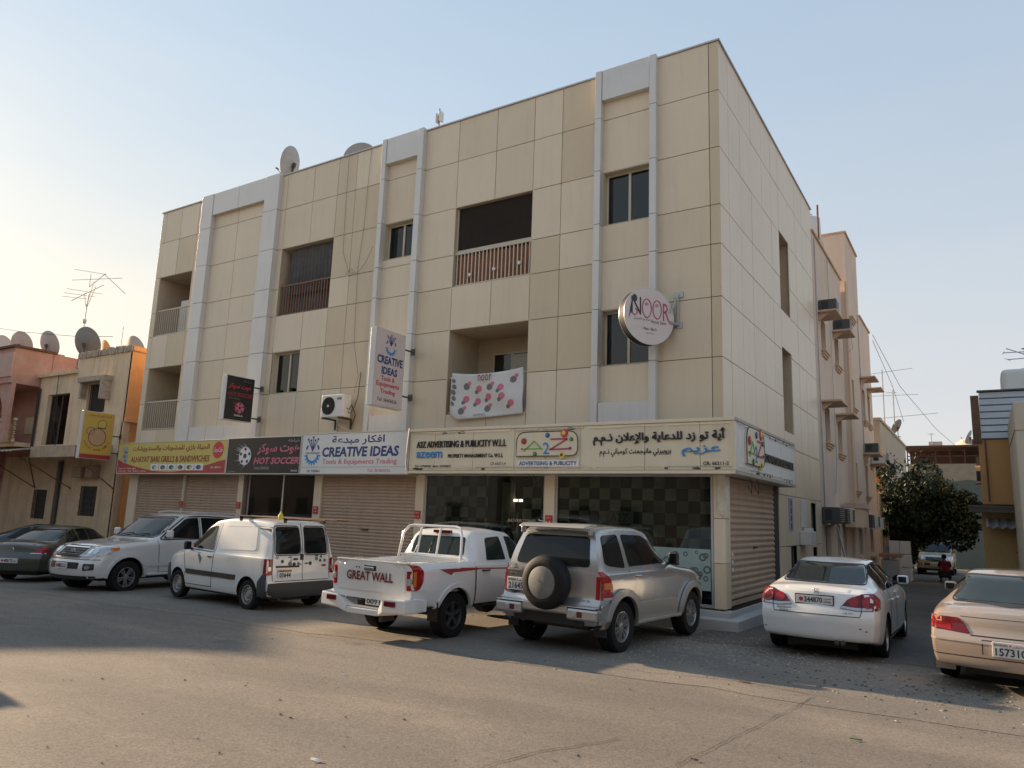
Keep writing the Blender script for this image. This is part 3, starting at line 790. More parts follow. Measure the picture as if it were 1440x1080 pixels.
for k in range(6):
    x = -18.85 + k * .47
    shape(t, F, 'food_picture', 'ink_white', lambda g: g.box(x, x + .43, 2.98, 3.19, .004, .008))
    shape(t, F, 'food_print', ['ink_blue', 'ink_darkgreen', 'ink_navy', 'ink_grey', 'ink_darkgreen', 'ink_navy'][k], lambda g: g.disc(x + .2, 3.08, .13, .008, .010, 12, ry=.07))
    shape(t, F, 'food_print', ['ink_yellow', 'ink_red', 'ink_green', 'ink_maroon', 'ink_yellow', 'ink_grey'][k], lambda g: g.disc(x + .26, 3.07, .06, .010, .012, 9, ry=.05))
shape(t, F, 'cook_picture', 'ink_palegrey', lambda g: (g.disc(-20.42, 3.42, .17, .004, .006, 20, ry=.20), g.disc(-20.42, 3.70, .15, .004, .006, 20, ry=.11)))
shape(t, F, 'cook_picture_outline', 'ink_grey', lambda g: (g.disc(-20.45, 3.45, .06, .006, .008, 12), g.box(-20.52, -20.30, 3.57, 3.60, .006, .008), g.disc(-20.38, 3.3, .05, .006, .008, 10)))
T(t, F, 'Tel: 17 740 282', -20.7, -19.7, 3.02, 3.07, 'ink_white', lift=.006)
T(t, F, 'Mob: 36 460 626', -20.7, -19.1, 2.94, 2.98, 'ink_white', lift=.006)
T(t, F, 'CR: 108911-1', -15.7, -15.2, 3.04, 3.10, 'ink_white', lift=.006)
# black tailor sign
t, F = fascia('fascia_sign', 'black sign with a flaming football and pink lettering above the glazed shop', -14.97, -11.74, 2.86, 3.95, -.45, 'sign_black')
T(t, F, 'خياطة', -12.3, -11.82, 3.76, 3.87, 'ink_palegrey')
T(t, F, 'هوت سوكر', -13.6, -11.80, 3.43, 3.76, 'ink_pink', bold=.03)
T(t, F, 'HOT SOCCER', -13.72, -11.80, 3.15, 3.35, 'ink_pink', shear=.25, bold=.035)
T(t, F, 'TAILORING', -13.70, -13.02, 3.0, 3.08, 'ink_palegrey')
T(t, F, 'CR: 78891-1', -14.85, -14.5, 2.92, 2.96, 'ink_palegrey'); T(t, F, '36640626', -12.1, -11.83, 2.94, 2.99, 'ink_white')
def ball(g, x, y, r, S=1):
    random.seed(5)
    for k in range(26):
        a = R(70 + 220 * random.random()); r0 = r * (.8 + .2 * random.random()); L = r * (.5 + 1.0 * random.random())
        b = a + .13; bx = x + r0 * math.cos(a); by = y + r0 * math.sin(a)
        dx, dy = math.cos(a * .6 + R(75)), math.sin(a * .6 + R(75))
        g.prism([(bx, by), (x + r0 * math.cos(b), y + r0 * math.sin(b)), (bx + L * dx * .9 - .02, by + L * dy * .6)], .002, .003 + .0002 * k)
shape(t, F, 'flames', 'ink_palegrey', lambda g: ball(g, -14.12, 3.42, .26))
shape(t, F, 'football', 'ink_white', lambda g: g.disc(-14.12, 3.40, .27, .006, .012, 28))
def spots(g, x, y, r, h):
    g.disc(x, y, r * .30, h, h + .003, 5)
    for k in range(5):
        a = R(90 + 72 * k); g.disc(x + r * .74 * math.cos(a), y + r * .74 * math.sin(a), r * .2, h, h + .003, 5)
shape(t, F, 'football_patches', 'sign_black', lambda g: spots(g, -14.12, 3.40, .27, .0125))
# white tool-shop sign
t, F = fascia('fascia_sign', 'white tool shop sign with blue lettering and a gear emblem above the wide shutter', -11.73, -7.80, 2.86, 3.99, -.45, 'sign_white')
T(t, F, 'افكار مبدعة', -10.55, -8.65, 3.64, 3.90, 'ink_navy', bold=.02)
T(t, F, 'CREATIVE IDEAS', -10.9, -8.15, 3.33, 3.60, 'ink_navy', bold=.035, shear=.08)
T(t, F, 'Tools & Equipments Trading', -10.87, -8.2, 3.10, 3.27, 'ink_pink', bold=.01)
T(t, F, 'Tel: 36460626', -9.2, -8.4, 2.93, 3.01, 'ink_pink'); T(t, F, 'CR: 110360-1', -11.45, -10.95, 2.92, 2.99, 'ink_dark')
shape(t, F, 'ruled_line', 'ink_grey', lambda g: g.box(-11.66, -7.88, 3.055, 3.062, .002, .004))
def gear(g, x, y, r, a0=185, a1=355):
    k = a0
    while k < a1:
        a = R(k); b = R(min(k + 10, a1)); k += 10
        g.prism([(x + r * .72 * math.cos(a), y + r * .72 * math.sin(a)), (x + r * math.cos(a), y + r * math.sin(a)), (x + r * math.cos(b), y + r * math.sin(b)), (x + r * .72 * math.cos(b), y + r * .72 * math.sin(b))][::1], .002, .005)
        if int(k / 10) % 2: g.prism([(x + r * math.cos(a), y + r * math.sin(a)), (x + r * 1.22 * math.cos(a + .03), y + r * 1.22 * math.sin(a + .03)), (x + r * 1.22 * math.cos(b - .03), y + r * 1.22 * math.sin(b - .03)), (x + r * math.cos(b), y + r * math.sin(b))], .002, .0055)
def tools(g, x, y, r):
    for k, a in enumerate((60, 75, 90, 105, 120)):
        ca, sa = math.cos(R(a)), math.sin(R(a)); px, py = -sa, ca; L = r * (1.35 if k % 2 == 0 else 1.1); w = r * .05
        g.prism([(x + px * w, y + py * w), (x - px * w, y - py * w), (x + ca * L - px * w, y + sa * L - py * w), (x + ca * L + px * w, y + sa * L + py * w)], .002, .004 + .0004 * k)
        g.prism([(x + ca * L + px * w * 3 , y + sa * L + py * w * 3), (x + ca * L - px * w * 3, y + sa * L - py * w * 3), (x + ca * (L + w * 3) - px * w * 2, y + sa * (L + w * 3) - py * w * 2), (x + ca * (L + w * 3) + px * w * 2, y + sa * (L + w * 3) + py * w * 2)], .002, .0045 + .0004 * k)
    k = 10
    while k < 170:
        a, b = R(k), R(k + 10); k += 10
        if 40 < k < 150: continue
        g.prism([(x + r * .8 * math.cos(a), y + r * .8 * math.sin(a)), (x + r * math.cos(a), y + r * math.sin(a)), (x + r * math.cos(b), y + r * math.sin(b)), (x + r * .8 * math.cos(b), y + r * .8 * math.sin(b))], .002, .0042)
shape(t, F, 'gear_emblem', 'ink_blue', lambda g: gear(g, -11.28, 3.42, .26)); shape(t, F, 'tools_emblem', 'ink_navy', lambda g: tools(g, -11.28, 3.50, .27))
T(t, F, 'CREATIVE IDEAS', -11.55, -11.0, 3.42, 3.47, 'ink_navy')

# cream corner sign that wraps round into the lane
t = thing('fascia_sign', 'long cream advertising company sign wrapping the corner above the two display windows', 'shop sign', (0, 0, 2.9))
ZB, ZS = -0.02, 1.05
b = MB(); b.box(-7.66, .37, -.59, -.032, ZB, ZS); b.box(.032, .37, -.032, 4.7, ZB, ZS)
obj('sign_box', b, 'sign_edge', t)
F = frame((0, -.60, -2.9), (1, 0, 0), (0, 0, 1)); G_ = frame((.38, 0, -2.9), (0, 1, 0), (0, 0, 1))
e = [-7.66, -6.87, -5.73, -4.58, -3.77, -2.91, -1.44, -.29, .39]
for x0, x1 in zip(e, e[1:]): panel('sign_panel', F, x0, x1, 2.95, 3.90, 'sign_cream', -.01, .012, .005, t)
e = [-.60, .56, 2.12, 3.22, 4.7]
for x0, x1 in zip(e, e[1:]): panel('sign_panel', G_, x0, x1, 2.95, 3.90, 'sign_white', -.01, .012, .005, t)
for (Fq, x0, x1) in ((F, -7.66, .39), (G_, -.60, 4.70)):
    for z0, z1 in ((2.88, 2.945), (3.905, 3.97)):
        g = MB(); g.M = Fq; g.box(x0, x1, z0, z1, -.01, .03); obj('sign_trim', g, 'sign_edge' if Fq is G_ else 'sign_cream', t, bevel=.005)
# flaked neon tube around the edge
for (Fq, x0, x1, rr) in ((F, -7.6, .32, .012), (G_, -.5, 4.62, .012)):
    for z, s in ((3.02, 1), (3.85, -1)):
        x = x0
        while x < x1 - .3:
            L = .5 + random.random() * 1.2; q = min(x + L, x1); g = MB(); g.M = Fq
            pts = [(x, z - .03 * s, .02), (x + .02, z, .045)] + [(x + (q - x) * k / 5, z + .012 * noise1(x + k), .045) for k in range(1, 5)] + [(q - .02, z, .045), (q, z - .03 * s, .02)]
            g.tube(pts, rr * .7, 6); obj('neon_tube', g, 'sign_cream' if random.random() < .7 else 'sign_edge', t, smooth=True); x = q + .03 + .1 * random.random()
    for x in (x0, x1):
        g = MB(); g.M = Fq; g.tube([(x, 3.02 + .83 * k / 8, .045) for k in range(9)], rr * .7, 6); obj('neon_tube', g, 'sign_cream', t, smooth=True)
mat('grime', (.10, .08, .06), .9, var=.3)
random.seed(11)
for k in range(26):
    Fq = G_ if k < 14 else F
    x = (-.4 + 5 * random.random()) if k < 14 else (-7.5 + 7.7 * random.random()); z = random.choice([2.985, 3.85, 3.87, 2.99]); w = .03 + .09 * random.random()
    g = MB(); g.M = Fq; g.prism([(x + w * math.cos(a) * (1 + .4 * noise1(a, k)), z + .028 * math.sin(a) * (1 + .5 * noise1(a + 1, k))) for a in [2 * PI * i / 10 for i in range(10)]], .0125, .014 + .0001 * k)
    obj('grime_stain', g, 'grime', t)
T(t, F, 'A2Z ADVERTISING & PUBLICITY W.L.L', -7.42, -4.80, 3.50, 3.66, 'ink_dark', ext=.03, lift=.014, bold=.006)
T(t, F, 'azeem', -7.42, -6.62, 3.25, 3.41, 'ink_blue', ext=.02, lift=.014, bold=.012)
T(t, F, 'PROPERTY MANAGEMENT Co. W.L.L', -6.45, -4.88, 3.25, 3.34, 'ink_dark', ext=.015, lift=.014, bold=.01)
T(t, F, 'CR 66211-4', -5.22, -4.80, 3.07, 3.14, 'ink_dark', ext=.004, lift=.014)
T(t, F, 'Tel: 17740282  Mob: 34289822', -7.46, -6.35, 3.02, 3.08, 'ink_dark', ext=.004, lift=.014, bold=.02)
T(t, F, 'أية تو زد للدعاية والإعلان ذ.م.م', -2.6, .22, 3.47, 3.77, 'ink_dark', ext=.03, lift=.014, bold=.025)
T(t, F, 'بروبيرتي مانيجمنت كومباني ذ.م.م', -2.45, -.88, 3.23, 3.40, 'ink_dark', ext=.01, lift=.014, bold=.01)
T(t, F, 'عزيم', -.66, .12, 3.22, 3.43, 'ink_blue', ext=.02, lift=.014, bold=.012)
T(t, F, 'CR: 66211-2', -.23, .27, 3.045, 3.115, 'ink_dark', ext=.004, lift=.014, bold=.02)
def a2z(F, x0, x1, z0, z1, t, big=True):
    w, h = x1 - x0, z1 - z0; X = lambda u: x0 + u * w; Y = lambda v: z0 + v * h
    pts = round_poly([(X(0), Y(0)), (X(1), Y(0)), (X(1), Y(1)), (X(0), Y(1))], [0, .32 * h, .45 * h, .45 * h], 6)
    shape(t, F, 'logo_plate', 'sign_cream', lambda g: g.prism(pts, .014, .06))
    shape(t, F, 'logo_outline', 'ink_dark', lambda g: g.tube([(p[0], p[1], .06) for p in pts], .011, 6, closed=True))
    def bars(g, L, wd=.022):
        for (u0, v0, u1, v1) in L:
            a = Vector((X(u0), Y(v0))); b = Vector((X(u1), Y(v1))); d = (b - a).normalized(); q = Vector((-d.y, d.x)) * wd * .5 * (h / .55)
            g.prism([tuple(a - q), tuple(b - q), tuple(b + q), tuple(a + q)], .062, .075)
    shape(t, F, 'letter_a', 'ink_green', lambda g: bars(g, [(.13, .20, .30, .62), (.30, .62, .44, .26), (.13, .30, .42, .30)]))
    shape(t, F, 'letter_z', 'ink_magenta', lambda g: bars(g, [(.57, .68, .84, .68), (.84, .68, .57, .26), (.55, .26, .90, .28)], .03))
    text('numeral', '2', (X(.45), X(.55), Y(.08), Y(.55)), F, 'ink_blue', t, ext=.012, lift=.062)
    for (u, v, r, m, m2) in ((.13, .62, .13, 'ink_maroon', 'ink_red'), (.52, .84, .10, 'ink_navy', 'ink_blue'), (.79, .90, .17, 'ink_red', 'ink_yellow'), (.90, .66, .08, 'ink_darkgreen', 'ink_green'),
                         (.32, .08, .09, 'ink_darkgreen', 'ink_green'), (.76, .02, .13, 'ink_yellow', 'ink_maroon'), (.885, .30, .05, 'ink_navy', 'ink_magenta'), (.10, .30, .04, 'ink_red', 'ink_maroon')):
        r *= h * .95
        shape(t, F, 'logo_ball', m, lambda g: g.disc(X(u), Y(v), r, .064, .082, 22)); shape(t, F, 'logo_ball_centre', m2, lambda g: g.disc(X(u) - r * .12, Y(v) + r * .1, r * .55, .083, .088, 18))
a2z(F, -4.50, -2.95, 3.26, 3.80, t)
a2z(G_, .05, 1.45, 3.13, 3.88, t)
shape(t, F, 'caption_plate', 'ink_white', lambda g: g.box(-4.46, -2.93, 3.03, 3.17, .014, .05)); T(t, F, 'ADVERTISING & PUBLICITY', -4.42, -2.97, 3.055, 3.145, 'ink_navy', lift=.052, bold=.02)
T(t, G_, 'A2Z ADVERTISING & PUBLICITY W.L.L', 1.55, 4.45, 3.28, 3.46, 'ink_dark', ext=.03, lift=.014, bold=.03)
g = MB(); g.M = F; g.tube([(-7.7, 2.93, .02), (-7.72, 3.2, .04), (-7.70, 3.6, .04), (-7.68, 4.0, .02)], .03, 8); obj('conduit', g, 'sign_edge', t, smooth=True)
for k, (x, y) in enumerate(((.2, 1.1), (.28, 1.35), (-4.2, -.4), (-5.5, -.45))):   # loose wires under the sign
    g = MB(); g.tube([(x, y, .0), (x + .05, y + .02, -.12), (x + .02, y + .08, -.22 - .1 * (k < 2)), (x - .06, y + .1, -.16)], .008, 5); obj('loose_wire', g, 'cable', t)

# signs that stick out from the wall
def blade(name, label, x, y0, y1, z0, z1, face_m, arms, side_m='alu', edge_m='panel_grey', wall_y=0.0):
    t = thing(name, label, 'hanging sign', (x, (y0 + y1) / 2, z0)); oy = (y0 + y1) / 2
    b = MB(); b.box(-.10, .085, y0 - oy, y1 - oy, 0, z1 - z0); obj('sign_case', b, edge_m, t, bevel=.008)
    Fq = frame((.087, -oy, -z0), (0, 1, 0), (0, 0, 1))
    shape(t, Fq, 'sign_face', face_m, lambda g: g.box(y0 + .02, y1 - .02, z0 + .02, z1 - .02, 0, .006))
    for z in arms:
        g = MB(); g.cyl((0, y1 - oy, z - z0), (0, -oy + wall_y - .17, z - z0), .022, n=8); g.box(-.08, .08, wall_y - oy - .18, wall_y - oy - .172, z - z0 - .09, z - z0 + .09)
        obj('bracket_arm', g, 'steel_dark', t)
    return t, Fq
t, F = blade('hanging_sign', 'black hanging sign with red lettering and a burning football, left of the white one', -14.0, -1.50, -.52, 4.37, 5.68, 'sign_black', (5.45, 4.52))
T(t, F, 'هوت سوكر', -1.42, -.62, 5.28, 5.46, 'ink_red', lift=.007, bold=.02); T(t, F, 'HOT SOCCER', -1.42, -.58, 5.08, 5.20, 'ink_maroon', lift=.007, shear=.2, bold=.03)
T(t, F, 'خياطة', -.95, -.6, 5.52, 5.60, 'ink_grey', lift=.007); T(t, F, 'TAILORING', -1.4, -1.0, 4.99, 5.04, 'ink_grey', lift=.007); T(t, F, '36640626', -1.15, -.85, 4.50, 4.56, 'ink_white', lift=.007)
shape(t, F, 'flames', 'ink_maroon', lambda g: (setattr(g, 'M', F @ Matrix.Translation((0, 0, .006))), ball(g, -.98, 4.76, .15)))
shape(t, F, 'football', 'ink_pink', lambda g: g.disc(-.98, 4.76, .155, .012, .016, 24)); shape(t, F, 'football_patches', 'sign_black', lambda g: spots(g, -.98, 4.76, .155, .0165))
mat('sign_pinkish', (.68, .58, .55), .4, var=.03)
t, F = blade('hanging_sign', 'tall white hanging sign with blue and red lettering and a gear emblem', -8.12, -1.68, -.58, 4.47, 6.42, 'sign_pinkish', (6.08, 4.86))
T(t, F, 'CREATIVE', -1.60, -.66, 5.54, 5.75, 'ink_navy', lift=.007, bold=.035); T(t, F, 'IDEAS', -1.42, -.84, 5.28, 5.47, 'ink_navy', lift=.007, bold=.035)
T(t, F, 'Tools &', -1.42, -.92, 5.12, 5.24, 'ink_red', lift=.007, bold=.02); T(t, F, 'Equipments', -1.58, -.74, 4.94, 5.09, 'ink_red', lift=.007, bold=.02); T(t, F, 'Trading', -1.42, -.88, 4.77, 4.91, 'ink_red', lift=.007, bold=.02)
T(t, F, 'Tel: 36460626', -1.52, -.80, 4.60, 4.69, 'ink_dark', lift=.007)
FE = F @ Matrix.Translation((0, 0, .006))
shape(t, FE, 'gear_emblem', 'ink_blue', lambda g: gear(g, -1.13, 5.98, .17)); shape(t, FE, 'tools_emblem', 'ink_navy', lambda g: tools(g, -1.13, 6.03, .19))
t, F = blade('hanging_sign', 'yellow hanging sign with a red foot and a drawn cook, beside the orange wall', -21.66, -1.42, -.32, 3.34, 4.98, 'sign_yellow_warm', (4.2, 3.6), wall_y=.17)
shape(t, F, 'red_foot', 'sign_red', lambda g: g.box(-1.40, -.34, 3.36, 3.50, .006, .008))
T(t, F, 'الحياة بازي للمشويات', -1.3, -.45, 4.78, 4.90, 'ink_maroon', lift=.007)
shape(t, F, 'cook_drawing', 'ink_dark', lambda g: (g.ring(-.87, 4.10, .29, .31, .007, .009, 28), g.ring(-.75, 4.56, .14, .155, .007, .009, 20), g.ring(-1.12, 4.3, .13, .143, .007, .009, 20), g.box(-.9, -.6, 4.42, 4.445, .0095, .011)))
shape(t, F, 'cook_fill', 'skin_tone', lambda g: (g.disc(-.87, 4.10, .29, .0062, .0068, 28), g.disc(-1.12, 4.3, .13, .0062, .0067, 20)))
shape(t, F, 'cook_hat', 'sign_yellow', lambda g: g.disc(-.75, 4.56, .14, .0062, .0068, 20))
for k, ch in enumerate('ALHAYAT BARI GRILLS'):
    if ch == ' ': continue
    a = R(200 + 140 * k / 18); x = -.87 + .44 * math.cos(a); y = 4.10 + .44 * math.sin(a)
    Fk = F @ Matrix.Translation((x, y, 0)) @ Matrix.Rotation(a + PI / 2, 4, 'Z')
    text('lettering', ch, (-.022, .022, -.035, .035), Fk, 'ink_maroon', t, lift=.007)
# round salon sign
t = thing('round_sign', 'round white beauty salon sign with pink lettering on a wall bracket', 'hanging sign', (-1.35, -.62, 5.55))
u = Vector((.57, .82, 0)).normalized(); n_ = Vector((.82, -.57, 0)).normalized()
Fr = frame((0, 0, .62), u, (0, 0, 1))
shape(t, Fr, 'rim', 'black_plastic', lambda g: g.disc(0, 0, .61, -.20, -.002, 56), smooth=35)
shape(t, Fr, 'edge_ring', 'alu', lambda g: (g.ring(0, 0, .60, .618, -.008, .006, 56), g.ring(0, 0, .60, .618, -.205, -.195, 56)), smooth=35)
shape(t, Fr, 'sign_face', 'sign_pinkish', lambda g: g.disc(0, 0, .60, 0, .003, 56))
k = text('lettering', 'N', (-.44, -.20, .0, .38), Fr, 'ink_dark', t, lift=.004)
for q, (x0, x1) in enumerate(((-.17, .05), (.09, .30))):
    cx_, rx = (x0 + x1) / 2, (x1 - x0) / 2
    shape(t, Fr, 'lettering', 'ink_magenta', lambda g: (g.tube([(cx_ + rx * math.cos(a), .16 + .20 * math.sin(a), .006) for a in [2 * PI * i / 24 for i in range(24)]], .011, 5, closed=True),
          g.tube([(cx_ - .01 + (.045 - .004 * i) * math.cos(i * .9), .24 + (.045 - .004 * i) * math.sin(i * .9), .006) for i in range(10)], .006, 5)))
text('lettering', 'R', (.34, .50, -.06, .32), Fr, 'ink_magenta', t, lift=.004)
shape(t, Fr, 'hair_drawing', 'ink_dark', lambda g: (g.disc(-.36, .34, .065, .004, .006, 16, ry=.085), g.prism([(-.43, .30), (-.40, .33), (-.44, .05), (-.50, -.12), (-.47, .12)], .004, .0055)))
shape(t, Fr, 'hair_curl', 'ink_magenta', lambda g: g.tube([(-.42, .02, .005), (-.36, -.03, .005), (-.30, .02, .005), (-.30, .09, .005), (-.34, .12, .005)], .012, 5))
T(t, Fr, 'مركز نور للتجميل', -.38, .02, -.12, -.05, 'ink_grey', lift=.004); T(t, Fr, 'Beauty Salon', .05, .42, -.17, -.07, 'ink_grey', lift=.004)
T(t, Fr, '1 Floor - Flat 12', -.16, .18, -.31, -.25, 'ink_dark', lift=.004, bold=.01); T(t, Fr, '36399963', -.08, .12, -.39, -.355, 'ink_palegrey', lift=.004)
g = MB(); L = lambda x, y, z: (x + 1.35, y + .62, z - 5.55)
g.tube([L(-.93, -.05, 6.75), L(-.93, -.05, 6.05)], .022, 8); g.tube([L(-.93, -.05, 6.72), L(-1.02, -.25, 6.3)], .016, 8); g.tube([L(-.93, -.05, 6.07), L(-1.05, -.22, 6.1)], .030, 8)
g.box(*(L(-1.02, 0, 0)[0], L(-.82, 0, 0)[0]), .62 - .03, .62 + .002, 6.68 - 5.55, 6.80 - 5.55); g.box(L(-1.0, 0, 0)[0], L(-.84, 0, 0)[0], .59, .622, 6.0 - 5.55, 6.14 - 5.55)
obj('bracket', g, 'galvanised', t)

# printed banner tied over the lower balcony rail
F = frame((0, 0, 0), (1, 0, 0), (0, 0, 1))
t = thing('banner', 'white salon banner with pairs of pink and grey discs tied over the balcony rail', 'banner', (-5.7, -.06, 4.25))
NX, NZ = 40, 22; g = MB(); vs_ = []
def bpos(u, v):
    x = -6.84 + u * (2.12 - .02 * v); top = 5.44 - .20 * math.sin(PI * u) * .35 - .05 * u * (1 - u); bot = 4.22 + .10 * u + (.14 if u < .1 else 0) * (1 - u * 10)
    z = bot + (top - bot) * v
    y = -.10 - .035 * math.sin(u * 9 + v * 3) * (.3 + v * (1 - v) * 2) - .03 * math.sin(v * 8 + u * 5) * (1 - v)
    return Vector((x, y, z))
for j in range(NZ + 1):
    for i in range(NX + 1): vs_.append(bpos(i / NX, j / NZ) - Vector((-5.7, -.06, 4.25)))
g.add(vs_, [(j * (NX + 1) + i, j * (NX + 1) + i + 1, (j + 1) * (NX + 1) + i + 1, (j + 1) * (NX + 1) + i) for j in range(NZ) for i in range(NX)])
bo = obj('cloth', g, 'canvas', t, smooth=80)
so = bo.modifiers.new('thickness', 'SOLIDIFY'); so.thickness = .004; so.offset = 1
def on_banner(cx, cy, r, m, lift=.008, n=20, ry=None):
    g = MB(); ry = ry or r * 2.12 / 1.2
    o = Vector((-5.7, -.06, 4.25))
    ps = [bpos(cx, cy)] + [bpos(cx + r * f * math.cos(2 * PI * i / n), cy + ry * f * math.sin(2 * PI * i / n)) for f in (.5, 1) for i in range(n)]
    ps = [p - o + Vector((0, -lift, 0)) for p in ps]
    g.add(ps, [(0, 1 + i, 1 + (i + 1) % n) for i in range(n)] + [(1 + i, 1 + n + i, 1 + n + (i + 1) % n, 1 + (i + 1) % n) for i in range(n)])
    return obj('printed_disc', g, m, bo)
for k, (u, v, big, sw) in enumerate([(.22, .72, 1, 0), (.40, .66, 0, 1), (.56, .68, 1, 0), (.71, .64, 0, 1), (.87, .78, 1, 0), (.22, .44, 0, 1), (.38, .38, 0, 1), (.54, .46, 0, 1), (.73, .44, 1, 1), (.85, .26, 0, 1), (.17, .18, 1, 0), (.52, .20, 1, 0)]):
    on_banner(u, v, .044, 'ink_grey' if big and not sw else 'ink_pink'); on_banner(u + (.040 if not sw else -.036), v + (.07 if not sw else -.07), .026, 'ink_pink' if not sw else 'ink_grey', .010)
for k in range(5): on_banner(.035 + .012 * (k % 2), .30 + .13 * k, .035 - .004 * abs(k - 2), 'ink_grey', .009)
text('banner_lettering', 'noor', (-6.0, -5.6, 5.17, 5.33), frame(Vector((0, -.16, 0)) - Vector((-5.7, -.06, 4.25)), (1, 0, 0), (0, 0, 1)), 'ink_maroon', bo)
text('banner_lettering', '36399963', (-6.1, -5.75, 4.31, 4.36), frame(Vector((0, -.155, 0)) - Vector((-5.7, -.06, 4.25)), (1, 0, 0), (0, 0, 1)), 'ink_grey', bo)

# ------------------------------------------------------------------ things fixed to the building
# split air conditioner on brackets
t = thing('air_conditioner', 'white outdoor air conditioner with a round fan on brackets above the white sign', 'air conditioner', (-10.6, -.36, 4.42))
g = MB(); g.box(-.42, .42, -.15, .15, 0, .62); obj('casing', g, 'white_plastic', t, bevel=.02)
Fa = frame((0, -.152, 0), (1, 0, 0), (0, 0, 1))
shape(t, Fa, 'fan_recess', 'black_plastic', lambda g: g.disc(-.14, .31, .245, 0, .004, 36))
def guard(g):
    for r in [.03 + .024 * k for k in range(10)]: g.tube([(-.14 + r * math.cos(a), .31 + r * math.sin(a), .014) for a in [2 * PI * i / 28 for i in range(28)]], .0028, 4, closed=True)
    for k in range(8): a = PI * k / 8 * 2; g.tube([(-.14, .31, .016), (-.14 + .25 * math.cos(a), .31 + .25 * math.sin(a), .016)], .004, 4)
shape(t, Fa, 'fan_guard', 'steel_dark', guard); shape(t, Fa, 'fan_hub', 'white_plastic', lambda g: g.disc(-.14, .31, .035, .01, .022, 16))
shape(t, Fa, 'maker_plate', 'ink_grey', lambda g: g.box(.18, .34, .47, .53, 0, .003))
for x in (-.3, .3):
    g = MB(); g.box(x - .02, x + .02, -.2, .325, -.05, -.005); g.box(x - .02, x + .02, .285, .325, -.30, -.05); obj('bracket', g, 'steel_dark', t)
g = MB(); g.tube([(.43, -.02, .25), (.50, .0, .2), (.49, .1, .35), (.46, .3, .1), (.3, .3, -.3)], .012, 6); g.tube([(.43, .03, .15), (.52, .03, .1), (.5, .2, .3), (.48, .32, .6), (.52, .33, 1.3)], .010, 6); obj('pipe', g, 'cable', t, smooth=True)
g = MB(); g.tube([(-.1, .2, -.05), (-.05, .2, -.18), (.1, .25, -.25), (.5, .2, -.4), (.9, .0, -.46)], .009, 6); obj('drain_pipe', g, 'white_plastic', t, smooth=True)

def dish(name, label, loc, r, az, el, m='dish', group=None, mount=.35, arm=True):
    """az: the way it faces (deg from +x), el up-tilt"""
    t = thing(name, label, 'satellite dish', loc, group=group)
    q = Matrix.Translation((0, 0, mount)) @ Matrix.Rotation(R(az), 4, 'Z') @ Matrix.Rotation(R(90 - el), 4, 'Y')
    g = MB(); g.M = q; g.lathe([(.001, 0), (r * .4, .03 * r), (r * .75, .11 * r), (r, .2 * r), (r * 1.01, .19 * r), (r * .75, .09 * r), (r * .4, .005), (.001, -.02)], 36); obj('reflector', g, m, t, smooth=True)
    g = MB(); g.M = q
    g.box(-.05 * r, .12, -.04, .04, -.12, -.01); g.M = None; g.cyl((0, 0, -.02), (0, 0, mount * .98), .022, n=8); b_ = q @ Vector((0, 0, -.10)); g.cyl((0, 0, mount * .55), b_, .02, n=6); g.box(-.14, .14, -.14, .14, -.03, 0)
    obj('mount', g, 'steel_dark', t)
    if arm:
        g = MB(); g.M = q; g.tube([(r * .95, 0, .15 * r), (r * .5, 0, r * .9)], .012, 6); g.cyl((r * .5, 0, r * .82), (r * .44, 0, r * 1.0), .03, n=8); obj('feed_arm', g, 'steel_dark', t)
    return t
dish('satellite_dish', 'tilted cream satellite dish seen edge-on at the roof edge near the left grey frame', (-14.45, .55, 12.50), .56, 200, 14, mount=.74)
dish('satellite_dish', 'satellite dish half hidden by the roof edge left of the middle grey frame', (-11.75, 1.0, 12.0), .56, -62, 4, 'dish', mount=.92, arm=False)
t = thing('roof_antenna', 'small flat panel antenna on a short pole above the middle of the roof', 'antenna', (-8.15, .4, 11.95))
g = MB(); g.cyl((0, 0, 0), (0, 0, 1.42), .018, n=8); obj('pole', g, 'steel_dark', t)
g = MB(); g.box(-.09, -.03, -.08, .08, .98, 1.26); obj('panel', g, 'white_plastic', t, bevel=.01); g = MB(); g.box(.04, .10, -.08, .08, 1.0, 1.3); obj('panel', g, 'white_plastic', t, bevel=.01)
g = MB(); g.tube([(-11.18, -.05, 12.52), (-11.2, -.03, 11.2), (-11.15, -.03, 9.4), (-10.85, -.04, 8.75), (-10.5, -.05, 8.65), (-10.2, -.05, 8.9), (-9.8, -.2, 9.3)], .0045, 5)
g.tube([(-10.95, -.04, 8.7), (-10.75, -.05, 8.83), (-10.6, -.05, 8.7), (-10.75, -.05, 8.6), (-10.9, -.04, 8.68)], .0045, 5)
g.tube([(-10.3, -.03, 12.5), (-10.38, -.03, 10), (-10.5, -.03, 8.8), (-10.42, -.04, 6.6), (-10.1, -.1, 5.6), (-10.12, -.2, 5.1)], .0045, 5)
tag(obj('hanging_cable', g, 'cable', smooth=True), 'thin dark cables looping down the facade left of the middle grey frame', 'cable')
